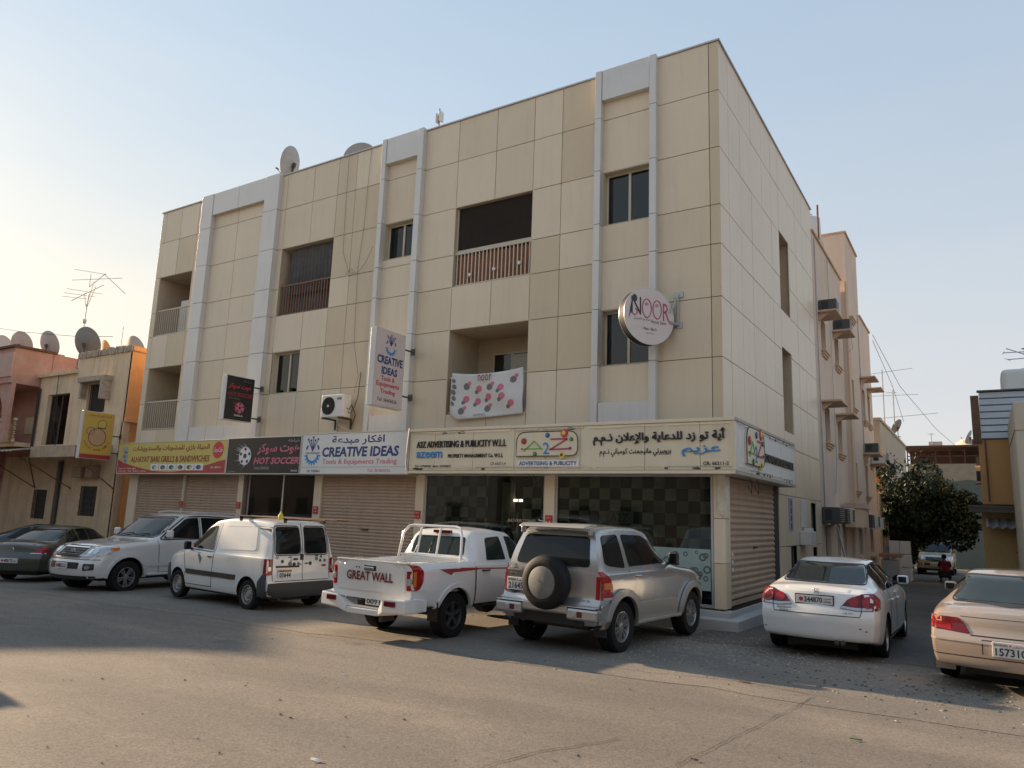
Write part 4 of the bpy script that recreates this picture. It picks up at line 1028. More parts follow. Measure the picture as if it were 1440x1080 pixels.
# old sheet tied to the corner pillar
g = MB(); vs_ = []
for j in range(13):
    for i in range(15):
        u, v = i / 14, j / 12
        a = -.02 + .42 * u; x = -.14 + min(a, .16) ; y = -.055 + max(0, a - .16)
        vs_.append((x + .012 * math.sin(9 * u + 4 * v) + .03, y + .012 * math.sin(13 * u - 3 * v) - .01, 2.88 - (.70 + .12 * math.sin(5 * u)) * v + .03 * math.sin(7 * u)))
g.add(vs_, [(j * 15 + i, j * 15 + i + 1, (j + 1) * 15 + i + 1, (j + 1) * 15 + i) for j in range(12) for i in range(14)])
mat('old_cloth', (.62, .56, .47), .95, var=.2, vscale=8)
tag(obj('torn_sheet', g, 'old_cloth', smooth=True), 'torn cream sheet hanging at the top of the corner pillar', 'cloth')
t = thing('wardrobe', 'pale cabinet and round tank standing on the top left balcony', 'cabinet', (-19.35, .75, 7.79))
g = MB(); g.box(-.38, .22, -.25, .25, 0, 1.35); obj('cabinet', g, 'white_plastic', t, bevel=.01)
g = MB(); g.cyl((.05, 0, 1.36), (.05, 0, 1.72), .17, n=20); obj('tank', g, 'galvanised', t, smooth=True)
g = MB(); g.box(-.48, -.40, -.1, .1, 0, 1.1); obj('board', g, 'rail_brown', t)

mat('ac_dark', (.07, .07, .068), .5, var=.1)
# ------------------------------------------------------------------ window air conditioner (lane side), opens to +x
def window_ac(name, label, loc, w=.62, h=.42, d=.55, group='air conditioners along the lane', dark=True):
    t = thing(name, label, 'air conditioner', loc, group=group)
    g = MB(); g.box(0, d, -w / 2, w / 2, 0, h); obj('casing', g, 'white_plastic' if not dark else 'ac_dark', t, bevel=.012)
    g = MB(); g.box(d, d + .006, -w / 2 + .04, w / 2 - .04, .04, h - .04); obj('back_grille', g, 'dark_grille', t)
    g = MB()
    for k in range(7): z = .07 + (h - .12) * k / 6; g.box(d + .006, d + .014, -w / 2 + .05, w / 2 - .05, z - .008, z + .008)
    obj('grille_bars', g, 'frame_grey', t)
    for s_ in (-1, 1):
        for k in range(1):
            g = MB(); y = s_ * w / 2; g.box(.08, d * .55, min(y, y + s_ * .006), max(y, y + s_ * .006), .10, h - .07); obj('side_louvre', g, 'dark_grille', t)
    return t

# ------------------------------------------------------------------ long rendered block along the lane
L = thing('lane_building', 'long beige rendered block with a stair tower and ledges behind the corner building', 'building', (0, 10.42, 0))
def lbox(name, m, *a, bevel=0):
    g = MB(); x0, x1, y0, y1, z0, z1 = a; g.box(x0, x1, y0 - 10.42, y1 - 10.42, z0, z1); return obj(name, g, m, L, bevel=bevel)
LW = [(11.60, 12.45, 7.9, 9.0), (14.35, 15.25, 7.9, 9.0), (11.75, 12.65, 4.75, 5.95), (14.3, 15.2, 4.60, 5.85), (11.0, 12.0, .9, 2.0), (13.2, 13.9, .9, 2.0), (14.6, 15.3, .1, 2.1)]
TW = [(17.75, 18.7, 10.6, 11.9), (17.3, 18.1, 6.7, 7.9), (17.0, 18.0, 3.4, 4.5), (20.5, 21.4, 6.6, 8.0), (22.3, 23.1, 6.6, 8.0), (20.4, 21.2, 3.3, 4.6), (17.6, 18.6, .9, 1.9), (21.0, 22.0, .9, 1.9)]
def punched(name, m, xo, t_, y0, y1, z0, z1, ops):
    g = MB()
    for a, b, c, d in cells([y0, y1], [z0, z1], ops): g.box(xo - t_, xo, a - 10.42, b - 10.42, c, d)
    return obj(name, g, m, L)
punched('wall', 'beige_render', 0, .25, 10.42, 16.5, -.6, 11.75, LW)
punched('wall', 'beige_render', .12, .25, 16.5, 24.1, -.9, 11.3, TW[1:])
FL = frame((0, -10.42, 0), (0, 1, 0), (0, 0, 1)); FL2 = frame((.12, -10.42, 0), (0, 1, 0), (0, 0, 1))
lbox('wall', 'beige_render', -12, -.252, 23.85, 24.1, -.9, 11.3); lbox('roof', 'concrete', -12, -.26, 10.45, 23.8, 11.0, 11.1)
lbox('pilaster', 'beige_render_warm', .122, .19, 16.5, 17.05, 2.6, 11.75, bevel=.01)
# stair tower
g = MB()
for a, b, c, d in cells([17.3, 20.6], [11.3, 14.1], [TW[0]]): g.box(-.13, .12, a - 10.42, b - 10.42, c, d)
g.box(-3.2, -.131, 17.3 - 10.42, 17.5 - 10.42, 11.1, 14.1); g.box(-3.2, -.131, 20.4 - 10.42, 20.6 - 10.42, 11.1, 14.1); g.box(-3.4, -3.2, 17.3 - 10.42, 20.6 - 10.42, 11.1, 14.1); g.box(-3.2, -.131, 17.51 - 10.42, 20.39 - 10.42, 13.8, 13.95)
obj('stair_tower', g, 'beige_render', L)
lbox('parapet_cap', 'beige_ledge', -.30, .06, 10.43, 16.5, 11.752, 11.83, bevel=.01); lbox('parapet_cap', 'beige_ledge', -.3, .18, 20.62, 24.14, 11.302, 11.38, bevel=.01)
lbox('parapet_cap', 'beige_ledge', -3.45, .18, 17.25, 20.65, 14.102, 14.18, bevel=.01)
for (ops, Fq) in ((LW, FL), (TW, FL2)):
    for k, (a, b, c, d) in enumerate(ops):
        window(Fq, a, b, c, d, .10, fm='frame_beige', parent=L, room=True, curtain=None)
        if c > 3:
            xo = 0 if ops is LW else .12
            g = MB(); F_ = frame((xo, -10.42, 0), (0, 1, 0), (0, 0, 1)); g.M = F_
            g.box(a - .10, b + .10, c - .07, c - .002, 0.002, .14); g.box(a - .05, b + .05, c - .15, c - .072, .002, .10); g.box(a + .0, b - .0, c - .22, c - .152, .002, .06); obj('window_sill', g, 'beige_render_warm', L, bevel=.008)
ledge = lambda y0, y1, z, xo, dpt=.62: [lbox('ledge', 'beige_ledge', xo + .002, xo + dpt, y0, y1, z - .07, z, bevel=.01), obj('ledge_bracket', (lambda g: (g.prism([(xo + .002, z - .34), (xo + dpt * .6, z - .072), (xo + .002, z - .072)], 0, .08), setattr(g, 'v', [(p[0], y0 - 10.42 + .15 + p[2], p[1]) for p in g.v]))and g)(MB()), 'beige_ledge', L)]
ledge(10.9, 12.2, 9.10, 0); ledge(13.9, 15.2, 9.12, 0); ledge(11.1, 12.6, 6.08, 0); ledge(13.9, 15.3, 6.0, 0)
ledge(19.9, 21.3, 8.42, .12); ledge(22.2, 23.4, 8.30, .12); ledge(19.9, 21.6, 5.1, .12); ledge(22.2, 23.6, 4.85, .12)
window_ac('air_conditioner', 'upper air conditioner on the first ledge beyond the panelled wall', (.02, 11.5, 9.11))
window_ac('air_conditioner', 'upper air conditioner on the second ledge, above the narrow window', (.02, 14.45, 9.13))
window_ac('air_conditioner', 'nearer of the two air conditioners on the far middle ledge', (.14, 20.5, 5.11))
window_ac('air_conditioner', 'farther of the two air conditioners on the far middle ledge', (.14, 22.8, 4.86), dark=False)
for k, (y, z, w, lb) in enumerate(((10.95, 2.05, 1.0, 'big dark air conditioner low on the wall right after the panelled building'), (12.3, 2.05, .7, 'low air conditioner next to the big dark one over the lane'),
        (13.4, 2.08, .6, 'low pale air conditioner beside the curved balcony'), (17.8, 1.95, .7, 'low air conditioner just beyond the curved balcony'), (19.6, 1.95, .6, 'middle one of the low units past the balcony'), (21.5, 1.9, .7, 'last low air conditioner before the tree'))):
    window_ac('air_conditioner', lb, (.02 if y < 16 else .14, y, z), w=w, h=.50, d=.50, dark=k in (0, 1, 3))
# curved balcony
g = MB(); pts = [(0.13, 14.2), (.45, 14.3), (.62, 14.7), (.66, 15.6), (.62, 16.5), (.45, 16.9), (.13, 17.0)]
g.M = Matrix.Translation((0, -10.42, 0)); g.prism(pts, 1.95, 2.62); obj('curved_balcony', g, 'beige_render_warm', L, smooth=30)
g = MB(); g.M = Matrix.Translation((0, -10.42, 0)); g.prism([(p[0] + (.05 if p[0] > .2 else 0), p[1]) for p in pts], 2.622, 2.80); obj('balcony_band', g, 'beige_ledge', L, smooth=30)
for k, (y0, y1, z) in enumerate(((10.7, 12.2, .72), (13.0, 14.2, .72), (17.2, 18.8, .72), (20.8, 22.2, .7))): lbox('sill_band', 'beige_render_warm', .125 if y0 > 16 else .002, .26, y0, y1, z, z + .10, bevel=.01)
g = MB(); g.tube([(.03, 11.0, -.2), (.05, 11.0, 1.9), (.25, 11.5, 2.05)], .025, 6); g.tube([(.75, 11.3, -.1), (.05, 12.9, 1.95)], .035, 6); g.tube([(.03, 10.75, 11.6), (.05, 10.75, 3), (.04, 10.8, 2.4)], .02, 6)
g.tube([(.03, 13.2, 11.7), (.05, 13.25, 9), (.06, 13.35, 4.2), (.04, 13.0, 3.1), (.03, 12.7, 3.0)], .012, 5); g.tube([(.15, 20.0, 11.2), (.16, 20.1, 5), (.16, 20.4, 2.5)], .02, 6)
g.tube([(.5, 14.6, 9.15), (.55, 14.9, 8.6), (.3, 15.5, 8.55), (.1, 15.7, 9.3)], .01, 5)
g.v = [(p[0], p[1] - 10.42, p[2]) for p in g.v]; obj('drain_pipe', g, 'galvanised', L, smooth=True)
t = thing('water_tank', 'white plastic water tank on the roof beyond the corner building', 'water tank', (-.62, 13.4, 12.25))
g = MB(); g.box(-.5, .45, -.6, .6, -1.0, .3); obj('stand', g, 'beige_render', t)
g = MB(); g.cyl((0, 0, .3), (0, 0, 1.1), .46, .44, n=24); g.cyl((0, 0, 1.1), (0, 0, 1.22), .44, .2, n=24); g.cyl((0, 0, 1.22), (0, 0, 1.3), .18, n=16); obj('tank', g, 'white_plastic', t, smooth=True)
t = thing('roof_pole', 'bare rusty pole on the beige roof beside the water tank', 'pole', (-.13, 12.6, 11.8)); g = MB(); g.cyl((0, 0, 0), (0, 0, 1.75), .035, n=8); obj('pole', g, 'rust', t)
# goods stacked at the end of the block
t = thing('wrapped_crates', 'tall stack of white wrapped crates under the tree', 'crate stack', (.85, 25.6, gz(.85, 25.6)))
for k in range(3):
    for j in range(2):
        g = MB(); g.box(-.45 + .46 * j, 0 + .46 * j, -.4, .4, .62 * k, .62 * k + .6); obj('crate', g, 'white_plastic', t, bevel=.03)
mat('tarp', (.25, .26, .27), .7, var=.2, bump=.5, bscale=6)
g = MB(); g.box(-.75, -.47, -.45, .45, 0, 1.55); obj('dark_side', g, 'tarp', t, bevel=.05)
t = thing('food_cart', 'small covered cart with orange and white canopy by the lane wall', 'cart', (.75, 22.4, gz(.75, 22.4)))
mat('orange_cloth', (.45, .22, .13), .8, var=.3, vscale=5)
g = MB(); g.box(-.35, .35, -.5, .5, .2, 1.0); obj('cart_body', g, 'frame_grey', t, bevel=.02); g = MB()
for k in range(8): g.box(-.42, .42, -.6 + .15 * k, -.6 + .15 * k + .145, 1.12, 1.25 + .02 * math.sin(k))
obj('canopy', g, 'orange_cloth', t); g = MB()
for k in range(5): g.tube([(.1, -.4 + .2 * k + .06 * math.cos(a), 1.06 + .06 * math.sin(a)) for a in (0, 1, 2, 3)], .05, 6)
obj('sacks', g, 'white_plastic', t, smooth=True)
for x in (-.25, .25):
    g = MB(); g.cyl((x, -.56, .2), (x, -.50, .2), .2, n=16); obj('cart_wheel', g, 'black_plastic', t)

# ------------------------------------------------------------------ tree over the lane
def leaf_cloud(n, center, rad, size, seed, flat=.8):
    rng = np.random.default_rng(seed)
    blobs = [(-.1, .1, -.1, .58)] + [(rng.uniform(-.8, .8), rng.uniform(-.6, .6), rng.uniform(-.62, .78), rng.uniform(.13, .32)) for _ in range(64)]
    blobs = [q for q in blobs if q[2] < .55 - .75 * q[0] or q[0] < 0]
    P = []
    for bx, by, bz, br in blobs:
        k = int(n * br ** 2 / sum(b[3] ** 2 for b in blobs))
        d = rng.normal(size=(k, 3)); d /= np.linalg.norm(d, axis=1)[:, None]
        r = br * rng.uniform(.55, 1.05, k) ** .6
        P.append(np.array([bx, by, bz]) + d * r[:, None])
    P = np.concatenate(P) * np.array(rad) + np.array(center)
    k = len(P)
    a = rng.normal(size=(k, 3)); a /= np.linalg.norm(a, axis=1)[:, None]
    b = np.cross(a, rng.normal(size=(k, 3))); b /= np.linalg.norm(b, axis=1)[:, None]
    s = size * rng.uniform(.6, 1.3, k)[:, None]
    c0 = P - a * s; c1 = P + b * s * .45; c2 = P + a * s; c3 = P - b * s * .45
    V = np.stack([c0, c1, c2, c3], 1).reshape(-1, 3)
    me = bpy.data.meshes.new('crown'); me.vertices.add(len(V)); me.vertices.foreach_set('co', V.reshape(-1))
    me.loops.add(4 * k); me.loops.foreach_set('vertex_index', np.arange(4 * k)); me.polygons.add(k)
    me.polygons.foreach_set('loop_start', np.arange(0, 4 * k, 4)); me.update(calc_edges=True)
    return me
mat('leaf', (.022, .036, .013), .55, var=.45, vscale=1.3)
mat('leaf_light', (.034, .050, .018), .55, var=.3, vscale=1.3)
t = thing('lane_tree', 'dark bushy tree overhanging the lane in front of the parked gold four-wheel drive', 'tree', (1.05, 26.5, gz(1, 26.5)))
obj('crown', leaf_cloud(21000, (1.15, 0, 3.45), (2.45, 2.1, 2.4), .105, 1), 'leaf', t)
obj('crown', leaf_cloud(1100, (1.05, -.1, 3.85), (2.4, 2.1, 2.3), .10, 2), 'leaf_light', t)
obj('crown', leaf_cloud(7000, (-.35, -.2, 1.75), (1.05, .9, 1.5), .10, 5), 'leaf', t)
g = MB(); g.tube([(0, 0, -.2), (.05, .02, .8), (.2, .05, 1.6), (.5, .1, 2.4), (.9, 0, 3.3)], [.17, .14, .12, .09, .04], 10)
for k in range(9):
    a = k * .9; h = 1.3 + .2 * k; g.tube([(.12 + .05 * k, .03, h), (.4 + .8 * math.cos(a), .8 * math.sin(a), h + .8), (.8 + 1.5 * math.cos(a), 1.4 * math.sin(a), h + 1.3)], [.06, .04, .015], 6)
obj('trunk', g, 'trunk', t, smooth=True)

# ------------------------------------------------------------------ right side of the lane
t = thing('corrugated_building', 'ochre building with grey corrugated upper cladding at the right of the lane', 'building', (4.3, 6.0, 0))
def tb(name, m, *a, parent=t, bevel=0):
    g = MB(); g.box(*a); return obj(name, g, m, parent, bevel=bevel)
tb('wall', 'right_ochre', -.02, 3.5, .06, 6, -.5, 2.5)
tb('wall', 'right_orange', .02, 3.5, .05, 6, 2.60, 4.12)
for k in range(7):
    z = 4.13 + .161 * k; g = MB(); g.M = frame((0, 0, 0), (1, 0, 0), (0, 0, 1))
    vs_ = [(.10, z, -.04), (3.5, z, -.04), (3.5, z + .02, .012), (.10, z + .02, .012), (3.5, z + .15, .0), (.10, z + .15, .0), (3.5, z + .16, -.04), (.10, z + .16, -.04)]
    g.add(vs_, [(0, 1, 2, 3), (3, 2, 4, 5), (5, 4, 6, 7)]); obj('cladding_sheet', g, 'corrugated', t)
tb('wall', 'corrugated', .10, 3.5, .045, 5.8, 4.13, 5.26); tb('roof_edge', 'steel_dark', .06, 3.5, -.06, .1, 5.262, 5.30)
g = MB(); g.box(-.08, .09, -.03, .05, 4.05, 5.18); obj('cladding_return', g, 'rust', t)
g = MB(); g.cyl((.16, -.05, 2.65), (.16, -.05, 4.1), .02, n=6); obj('pipe', g, 'rust', t)
# canopy over the lower door
g = MB(); g.box(-.28, 3.2, -.42, .04, 2.50, 2.56); g.box(-.27, 3.2, -.41, -.38, 2.40, 2.50); obj('canopy', g, 'steel_dark', t, bevel=.005)
g = MB(); vs_ = []; n = 60
for i in range(n + 1):
    x = .06 + 2.2 * i / n; w = .025 * math.sin(i * 1.35)
    vs_ += [(x, .0, 2.28 + w), (x, -.50, 2.06 + w)]
g.add(vs_, [(2 * i, 2 * i + 1, 2 * i + 3, 2 * i + 2) for i in range(n)]); obj('corrugated_awning', g, 'galvanised', t, smooth=True)
tb('door_panel', 'right_ochre', .10, 1.5, .02, .058, -.3, 2.2, bevel=.01)
random.seed(4)
for k, (x, z, w, h, rot) in enumerate(((.62, 1.52, .05, .035, .2), (.80, 1.30, .20, .03, .1), (.88, 1.38, .12, .03, .9), (.55, .98, .22, .035, .5), (.70, 1.05, .14, .04, -.5), (.35, 1.0, .04, .05, 0))):
    g = MB(); g.M = frame((x, .018, z), (1, 0, 0), (0, 0, 1)) @ Matrix.Rotation(rot, 4, 'Z')
    g.prism([(w * .5 * math.cos(a) * (1 + .4 * noise1(a * 2, k)), h * .5 * math.sin(a) * (1 + .5 * noise1(a * 3, k))) for a in [2 * PI * i / 14 for i in range(14)]], 0, .003); obj('paint_mark', g, 'cable', t)
t = thing('cream_building', 'plain cream rendered wall at the right edge beside the ochre building', 'building', (4.92, 2.0, 0))
g = MB(); g.box(0, 6, 0, 3.8, -.6, 4.42); obj('wall', g, 'right_cream', t, bevel=.03); g = MB(); g.box(-.01, .06, -.006, 3.8, 3.86, 3.875); g.box(.06, 6, -.005, .2, 3.86, 3.875); obj('wall_groove', g, 'right_brown', t)
t = thing('water_tank', 'grey-white water tank above the corrugated cladding at right', 'water tank', (5.45, 7.4, 5.72))
g = MB(); g.box(-.55, 1.2, -.6, .6, -.4, .22); obj('tank', g, 'white_plastic', t, bevel=.10); g = MB(); g.cyl((.0, 0, .22), (.0, 0, .30), .14, n=16); obj('lid', g, 'white_plastic', t)

def yagi(name, label, loc, h, booms, group=None):
    t = thing(name, label, 'antenna', loc, group=group)
    g = MB(); g.cyl((0, 0, 0), (0, 0, h), .032, n=6); obj('mast', g, 'galvanised', t)
    for (z, az, L_, n, el, tilt) in booms:
        g = MB(); d = Vector((math.cos(R(az)), math.sin(R(az)), tilt)); s = Vector((-math.sin(R(az)), math.cos(R(az)), 0)); c = Vector((0, 0, z))
        g.tube([c - d * L_ * .3, c + d * L_ * .7], .012, 5)
        for k in range(n):
            p = c + d * L_ * (-.3 + k / max(n - 1, 1)); w = el * (1 - .4 * k / n); g.tube([p - s * w, p + s * w], .007, 4)
        obj('boom', g, 'galvanised', t)
    return t
yagi('television_antenna', 'rooftop antenna with birds on its boom above the grey tank', (5.6, 8.2, 5.9), .95, [(.72, 5, 1.9, 5, .18, .0), (.55, -20, 1.7, 4, .2, -.05), (.6, 175, .7, 3, .15, .5)])
mat('bird', (.05, .045, .04), .8)
for k, x in enumerate((5.62, 5.85, 6.15)):
    z = 5.5 + .735 + .014
    t = thing('bird', ['left-most small bird perched on the antenna boom', 'middle small bird perched on the antenna boom', 'right-most small bird perched on the antenna boom'][k], 'bird', (x - .1, 8.2 + (x - 5.7) * .087, z + .4), .4 * k, 'birds perched on the antenna')
    g = MB(); g.M = Matrix.Rotation(.3, 4, 'Y'); g.tube([(-.11, 0, .02), (-.06, 0, .035), (-.02, 0, .045), (.03, 0, .05), (.05, 0, .075), (.075, 0, .085), (.10, 0, .083)], [.008, .018, .032, .03, .018, .02, .004], 8); obj('body', g, 'bird', t, smooth=True)
# cream block further down on the right
t = thing('lane_house', 'sunlit cream house with ledges far down the right side of the lane', 'building', (4.62, 15.0, 0))
g = MB(); g.box(0, 4, 0, 18, -1, 6.2); obj('wall', g, 'cream_render', t)
for (y, z) in ((2, 5.2), (6, 3.9), (11, 4.9), (14, 2.9)):
    g = MB(); g.box(-.5, -.002, y, y + 1.2, z, z + .08); obj('ledge', g, 'beige_ledge', t); g = MB(); g.box(-.45, -.002, y + .2, y + .9, z + .082, z + .5); obj('wall_box', g, 'dark_grille' if y % 4 else 'frame_grey', t)
for (y, z) in ((3.5, 3.4), (9, 3.4), (3.5, .9), (9.5, 5)):
    g = MB(); g.box(-.02, -.002, y, y + .9, z, z + 1.1); w = obj('window', g, 'frame_beige', t); g = MB(); g.box(-.026, -.0205, y + .06, y + .84, z + .06, z + 1.04); obj('pane', g, 'dark_grille', w)
g = MB(); g.box(-.05, .9, 2, 3, 6.2, 7.0); obj('parapet_block', g, 'cream_render', t)

# houses closing the lane
t = thing('block_house', 'bare block-walled house with a dark roof pergola closing the end of the lane', 'building', (1.9, 50, 0))
g = MB(); g.box(-2.35, 3.6, 0, 9, -1.5, 6.9); obj('wall', g, 'block_wall', t)
g = MB(); g.M = frame((0, -.004, 0), (1, 0, 0), (0, 0, 1)); g.prism([(-1.5, -1.4), (2.4, -1.4), (2.4, 5.6), (1.6, 5.7), (.6, 5.55), (-.4, 5.9), (-1.45, 6.2)], 0, .02); obj('grey_green_patch', g, 'block_wall_green', t)  # darker grey-green area with an uneven upper edge
g = MB(); g.box(-2.55, 3.7, -.3, 8, 8.15, 8.28); obj('pergola_roof', g, 'pergola_brown', t)
for k in range(7):
    x = -2.3 + .95 * k; g = MB(); g.box(x - .04, x + .04, 0, .08, 6.9, 8.15); obj('pergola_post', g, 'pergola_brown', t)
g = MB(); g.box(-2.3, 3.6, .03, .07, 7.45, 7.52); g.box(-2.3, 3.6, 2.5, 2.6, 6.9, 8.1); obj('pergola_rail', g, 'pergola_brown', t)
g = MB(); g.box(-.9, .0, 2, 3.2, 8.3, 8.8); g.cyl((1.8, 2, 8.28), (1.8, 2, 8.9), 1.3, .5, n=20); obj('roof_dome', g, 'right_cream', t)
dish('satellite_dish', 'small satellite dish on the pergola house at the end of the lane', (3.8, 51, 8.28), .55, 170, 25, mount=.7)
t = thing('tan_house', 'tan flat-roofed house behind the lane block with tall antennas in front', 'building', (-.35, 27.5, 0))
g = MB(); g.box(-4, .40, 0, 15, -1, 7.45); obj('wall', g, 'far_tan', t); g = MB(); g.box(-4, .46, -.06, 15, 7.452, 7.60); obj('parapet', g, 'far_tan', t)
for y in (2.5, 6.5, 11):
    g = MB(); g.box(.402, .42, y, y + 1, 4.6, 6.0); obj('window', g, 'dark_grille', t)
g = MB(); g.cyl((-.8, 2, 7.6), (-.8, 2, 7.9), .5, .2, n=16); obj('roof_cap', g, 'far_tan', t)
t = thing('low_lane_wall', 'old patchy boundary wall beside the tree', 'wall', (-.1, 26.2, 0))
g = MB(); g.box(0, .25, -2, 0, -1, 3.6); g.box(.25, .5, -.5, 12, -1, 2.3); obj('wall', g, 'tan_wall', t, bevel=.02)
g = MB(); g.box(-.3, .3, .3, .5, 1, 5.9); obj('rendered_end', g, 'orange_wall', t, bevel=.02)
yagi('television_antenna', 'taller of the two thin antenna masts above the tan house', (.10, 29.5, 7.5), 3.0, [(2.85, 20, 2.2, 6, .12, .15), (1.55, 25, 2.6, 7, .22, .06)])
yagi('television_antenna', 'shorter of the two thin antenna masts above the tan house', (.55, 29.8, 7.5), 1.9, [(1.75, 190, .5, 2, .2, 0), (.4, 15, 3.0, 7, .25, .1)])
dish('satellite_dish', 'dark satellite dish seen edge-on at the tan house corner', (.1, 37, 7.62), .5, 160, 30, 'dish_dark', mount=.6)
g = MB(); g.tube([(.3, 24, 11.2), (.9, 30, 9.6), (2.0, 42, 8.6), (2.8, 50, 8.3)], .012, 4); g.tube([(.3, 23.9, 10.9), (.7, 28, 9.3), (.9, 31, 7.8)], .012, 4)
tag(obj('overhead_cable', g, 'cable'), 'thin overhead cables sloping from the beige block to the far roofs', 'cable')
yagi('television_antenna', 'tiny far antenna on the pergola roof', (1.2, 52, 8.3), 1.2, [(1.1, 90, .8, 4, .25, 0)])

# ------------------------------------------------------------------ left of the corner building
H = thing('tan_shop_house', 'old tan rendered two-storey house with an orange side wall left of the corner building', 'building', (-21.9, .2, 0))
def hb(name, m, *a, bevel=0, parent=H):
    g = MB(); x0, x1, y0, y1, z0, z1 = a; g.box(x0 + 21.9, x1 + 21.9, y0 - .2, y1 - .2, z0, z1); return obj(name, g, m, parent, bevel=bevel)
HOP = [(-24.65, -23.35, 5.22, 6.35), (-27.65, -25.95, 4.05, 6.10), (-27.68, -26.65, 1.15, 2.28), (-24.22, -23.1, 1.36, 2.45)]
g = MB()
for a, b, c, d in cells([-28.4, -25.6, -21.92], [3.6, 6.85, 7.45], HOP):
    if b <= -25.59 and d > 6.9: continue
    g.box(a + 21.9, b + 21.9, 0, .25, c, d)
obj('wall', g, 'tan_wall', H)
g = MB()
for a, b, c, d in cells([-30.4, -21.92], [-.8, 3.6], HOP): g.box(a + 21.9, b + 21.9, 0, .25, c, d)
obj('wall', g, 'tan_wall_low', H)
hb('roof', 'concrete', -28.4, -21.95, .46, 9, 6.5, 6.6)
HF = frame((21.9, 0, 0), (1, 0, 0), (0, 0, 1))
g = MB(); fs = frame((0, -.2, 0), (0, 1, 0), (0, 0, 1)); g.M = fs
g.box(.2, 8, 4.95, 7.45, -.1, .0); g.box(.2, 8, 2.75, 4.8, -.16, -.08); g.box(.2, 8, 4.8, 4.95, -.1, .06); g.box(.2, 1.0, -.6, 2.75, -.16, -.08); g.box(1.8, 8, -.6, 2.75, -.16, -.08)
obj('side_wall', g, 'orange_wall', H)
shutter(frame((-.06, -.2, 0), (0, 1, 0), (0, 0, 1)), 1.0, 1.8, 2.1, 2.75, 'shutter_grey', parent=H)
# uneven broken parapet
g = MB(); vs_ = []; n = 46; random.seed(21)
for i in range(n):
    x0 = -25.62 + 3.72 * i / n; x1 = -25.62 + 3.72 * (i + 1) / n + .006; h = 7.62 + .06 * noise1(i * .7) + .05 * random.random(); d = .03 + .05 * random.random()
    g.box(x0 + 21.9, x1 + 21.9, -d, .3, 7.45 - .04 * random.random(), h)
obj('parapet', g, 'plaster_old', H)
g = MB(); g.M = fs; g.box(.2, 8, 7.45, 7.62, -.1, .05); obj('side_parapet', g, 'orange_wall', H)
g = MB()
for i in range(30):
    x = -28.5 + 2.95 * i / 30; g.box(x + 21.9, x + .1 + 21.9, -.12 - .03 * random.random(), .3, 6.85, 6.97 + .04 * random.random())
obj('parapet', g, 'tan_wall', H)
for o in HOP[:1]: 
    a, b, c, d = o; window(HF, a, b, c, d, .16, fm='steel_dark', parent=H, pane='dark_grille', sashes=1)
    g = MB(); g.M = HF
    for k in range(13): x = a + (b - a) * (k + .5) / 13; g.box(x - .012, x + .012, c, d, -.10, -.08)
    obj('window_bars', g, 'steel_dark', H)
    g = MB(); g.M = HF; g.box(a - .2, b + .32, d + .02, d + .22, .001, .35); g.box(a - .2, a - .06, c + .55, d + .02, .001, .25); g.box(b + .12, b + .30, c + .45, d + .02, .001, .35); obj('window_hood', g, 'plaster_old', H, bevel=.01)
a, b, c, d = HOP[1]; window(HF, a, b, c, d, .16, fm='steel_dark', parent=H, curtain=('curtain_grey', a + .1, b - .8))
for o in HOP[2:]:
    a, b, c, d = o; window(HF, a, b, c, d, .12, fm='steel_dark', parent=H, pane='dark_grille')
    g = MB(); g.M = HF
    for k in range(8): x = a + (b - a) * (k + .5) / 8; g.box(x - .01, x + .01, c, d, .002, .02)
    for k in range(5): z = c + (d - c) * (k + .5) / 5; g.box(a, b, z - .01, z + .01, .021, .03)
    obj('window_bars', g, 'steel_dark', H)
g = MB(); g.M = HF; g.tube([(-25.75, -.3, .08), (-25.75, 3.4, .08)], .09, 10); obj('drain_pipe', g, 'steel_dark', H, smooth=True)
g = MB(); g.M = HF; g.tube([(-28.25, 3.6, .08), (-28.25, 6.4, .08)], .05, 8); g.tube([(-26.8, 6.95, .12), (-26.75, 5.2, .1), (-26.5, 4.2, .08), (-26.3, 3.9, .08)], .015, 5); obj('cable', g, 'cable', H)
g = MB(); g.M = HF; g.box(-24.35, -23.75, 2.75, 3.15, .001, .35); g.box(-23.55, -23.05, 2.75, 3.2, .001, .3); obj('wall_unit', g, 'right_brown', H, bevel=.02)
# sloping metal canopy with struts
g = MB(); g.M = HF; g.box(-25.6, -22.45, 3.42, 3.80, 1.28, 1.31); obj('canopy_fascia', g, 'canopy_metal', H, bevel=.01)
g = MB(); g.add([(-25.6 + 21.9, -1.31, 3.80), (-22.45 + 21.9, -1.31, 3.80), (-22.45 + 21.9, 0, 3.92), (-25.6 + 21.9, 0, 3.92), (-25.6 + 21.9, -1.31, 3.83), (-22.45 + 21.9, -1.31, 3.83), (-22.45 + 21.9, 0, 3.95), (-25.6 + 21.9, 0, 3.95)], [(0, 1, 2, 3), (4, 5, 6, 7), (0, 1, 5, 4), (1, 2, 6, 5), (3, 0, 4, 7)]); obj('canopy_sheet', g, 'canopy_metal', H)
g = MB(); vs_ = []; n = 80
for i in range(n + 1):
    x = -31.5 + 5.9 * i / n; w = .02 * math.sin(i * 1.6); vs_ += [(x + 21.9, -1.9, 3.62 + w), (x + 21.9, 0, 3.95 + w)]
g.add(vs_, [(2 * i, 2 * i + 2, 2 * i + 3, 2 * i + 1) for i in range(n)]); obj('awning_sheet', g, 'canopy_metal', H, smooth=True)
for x, x2 in ((-29.0, -27.6), (-25.7, -27.6), (-26.4, -24.9), (-22.5, -21.95)):
    g = MB(); g.tube([(x + 21.9, -1.28, 3.45), (x2 + 21.9, -.03, 2.35)], .025, 6); obj('canopy_strut', g, 'rust', H)
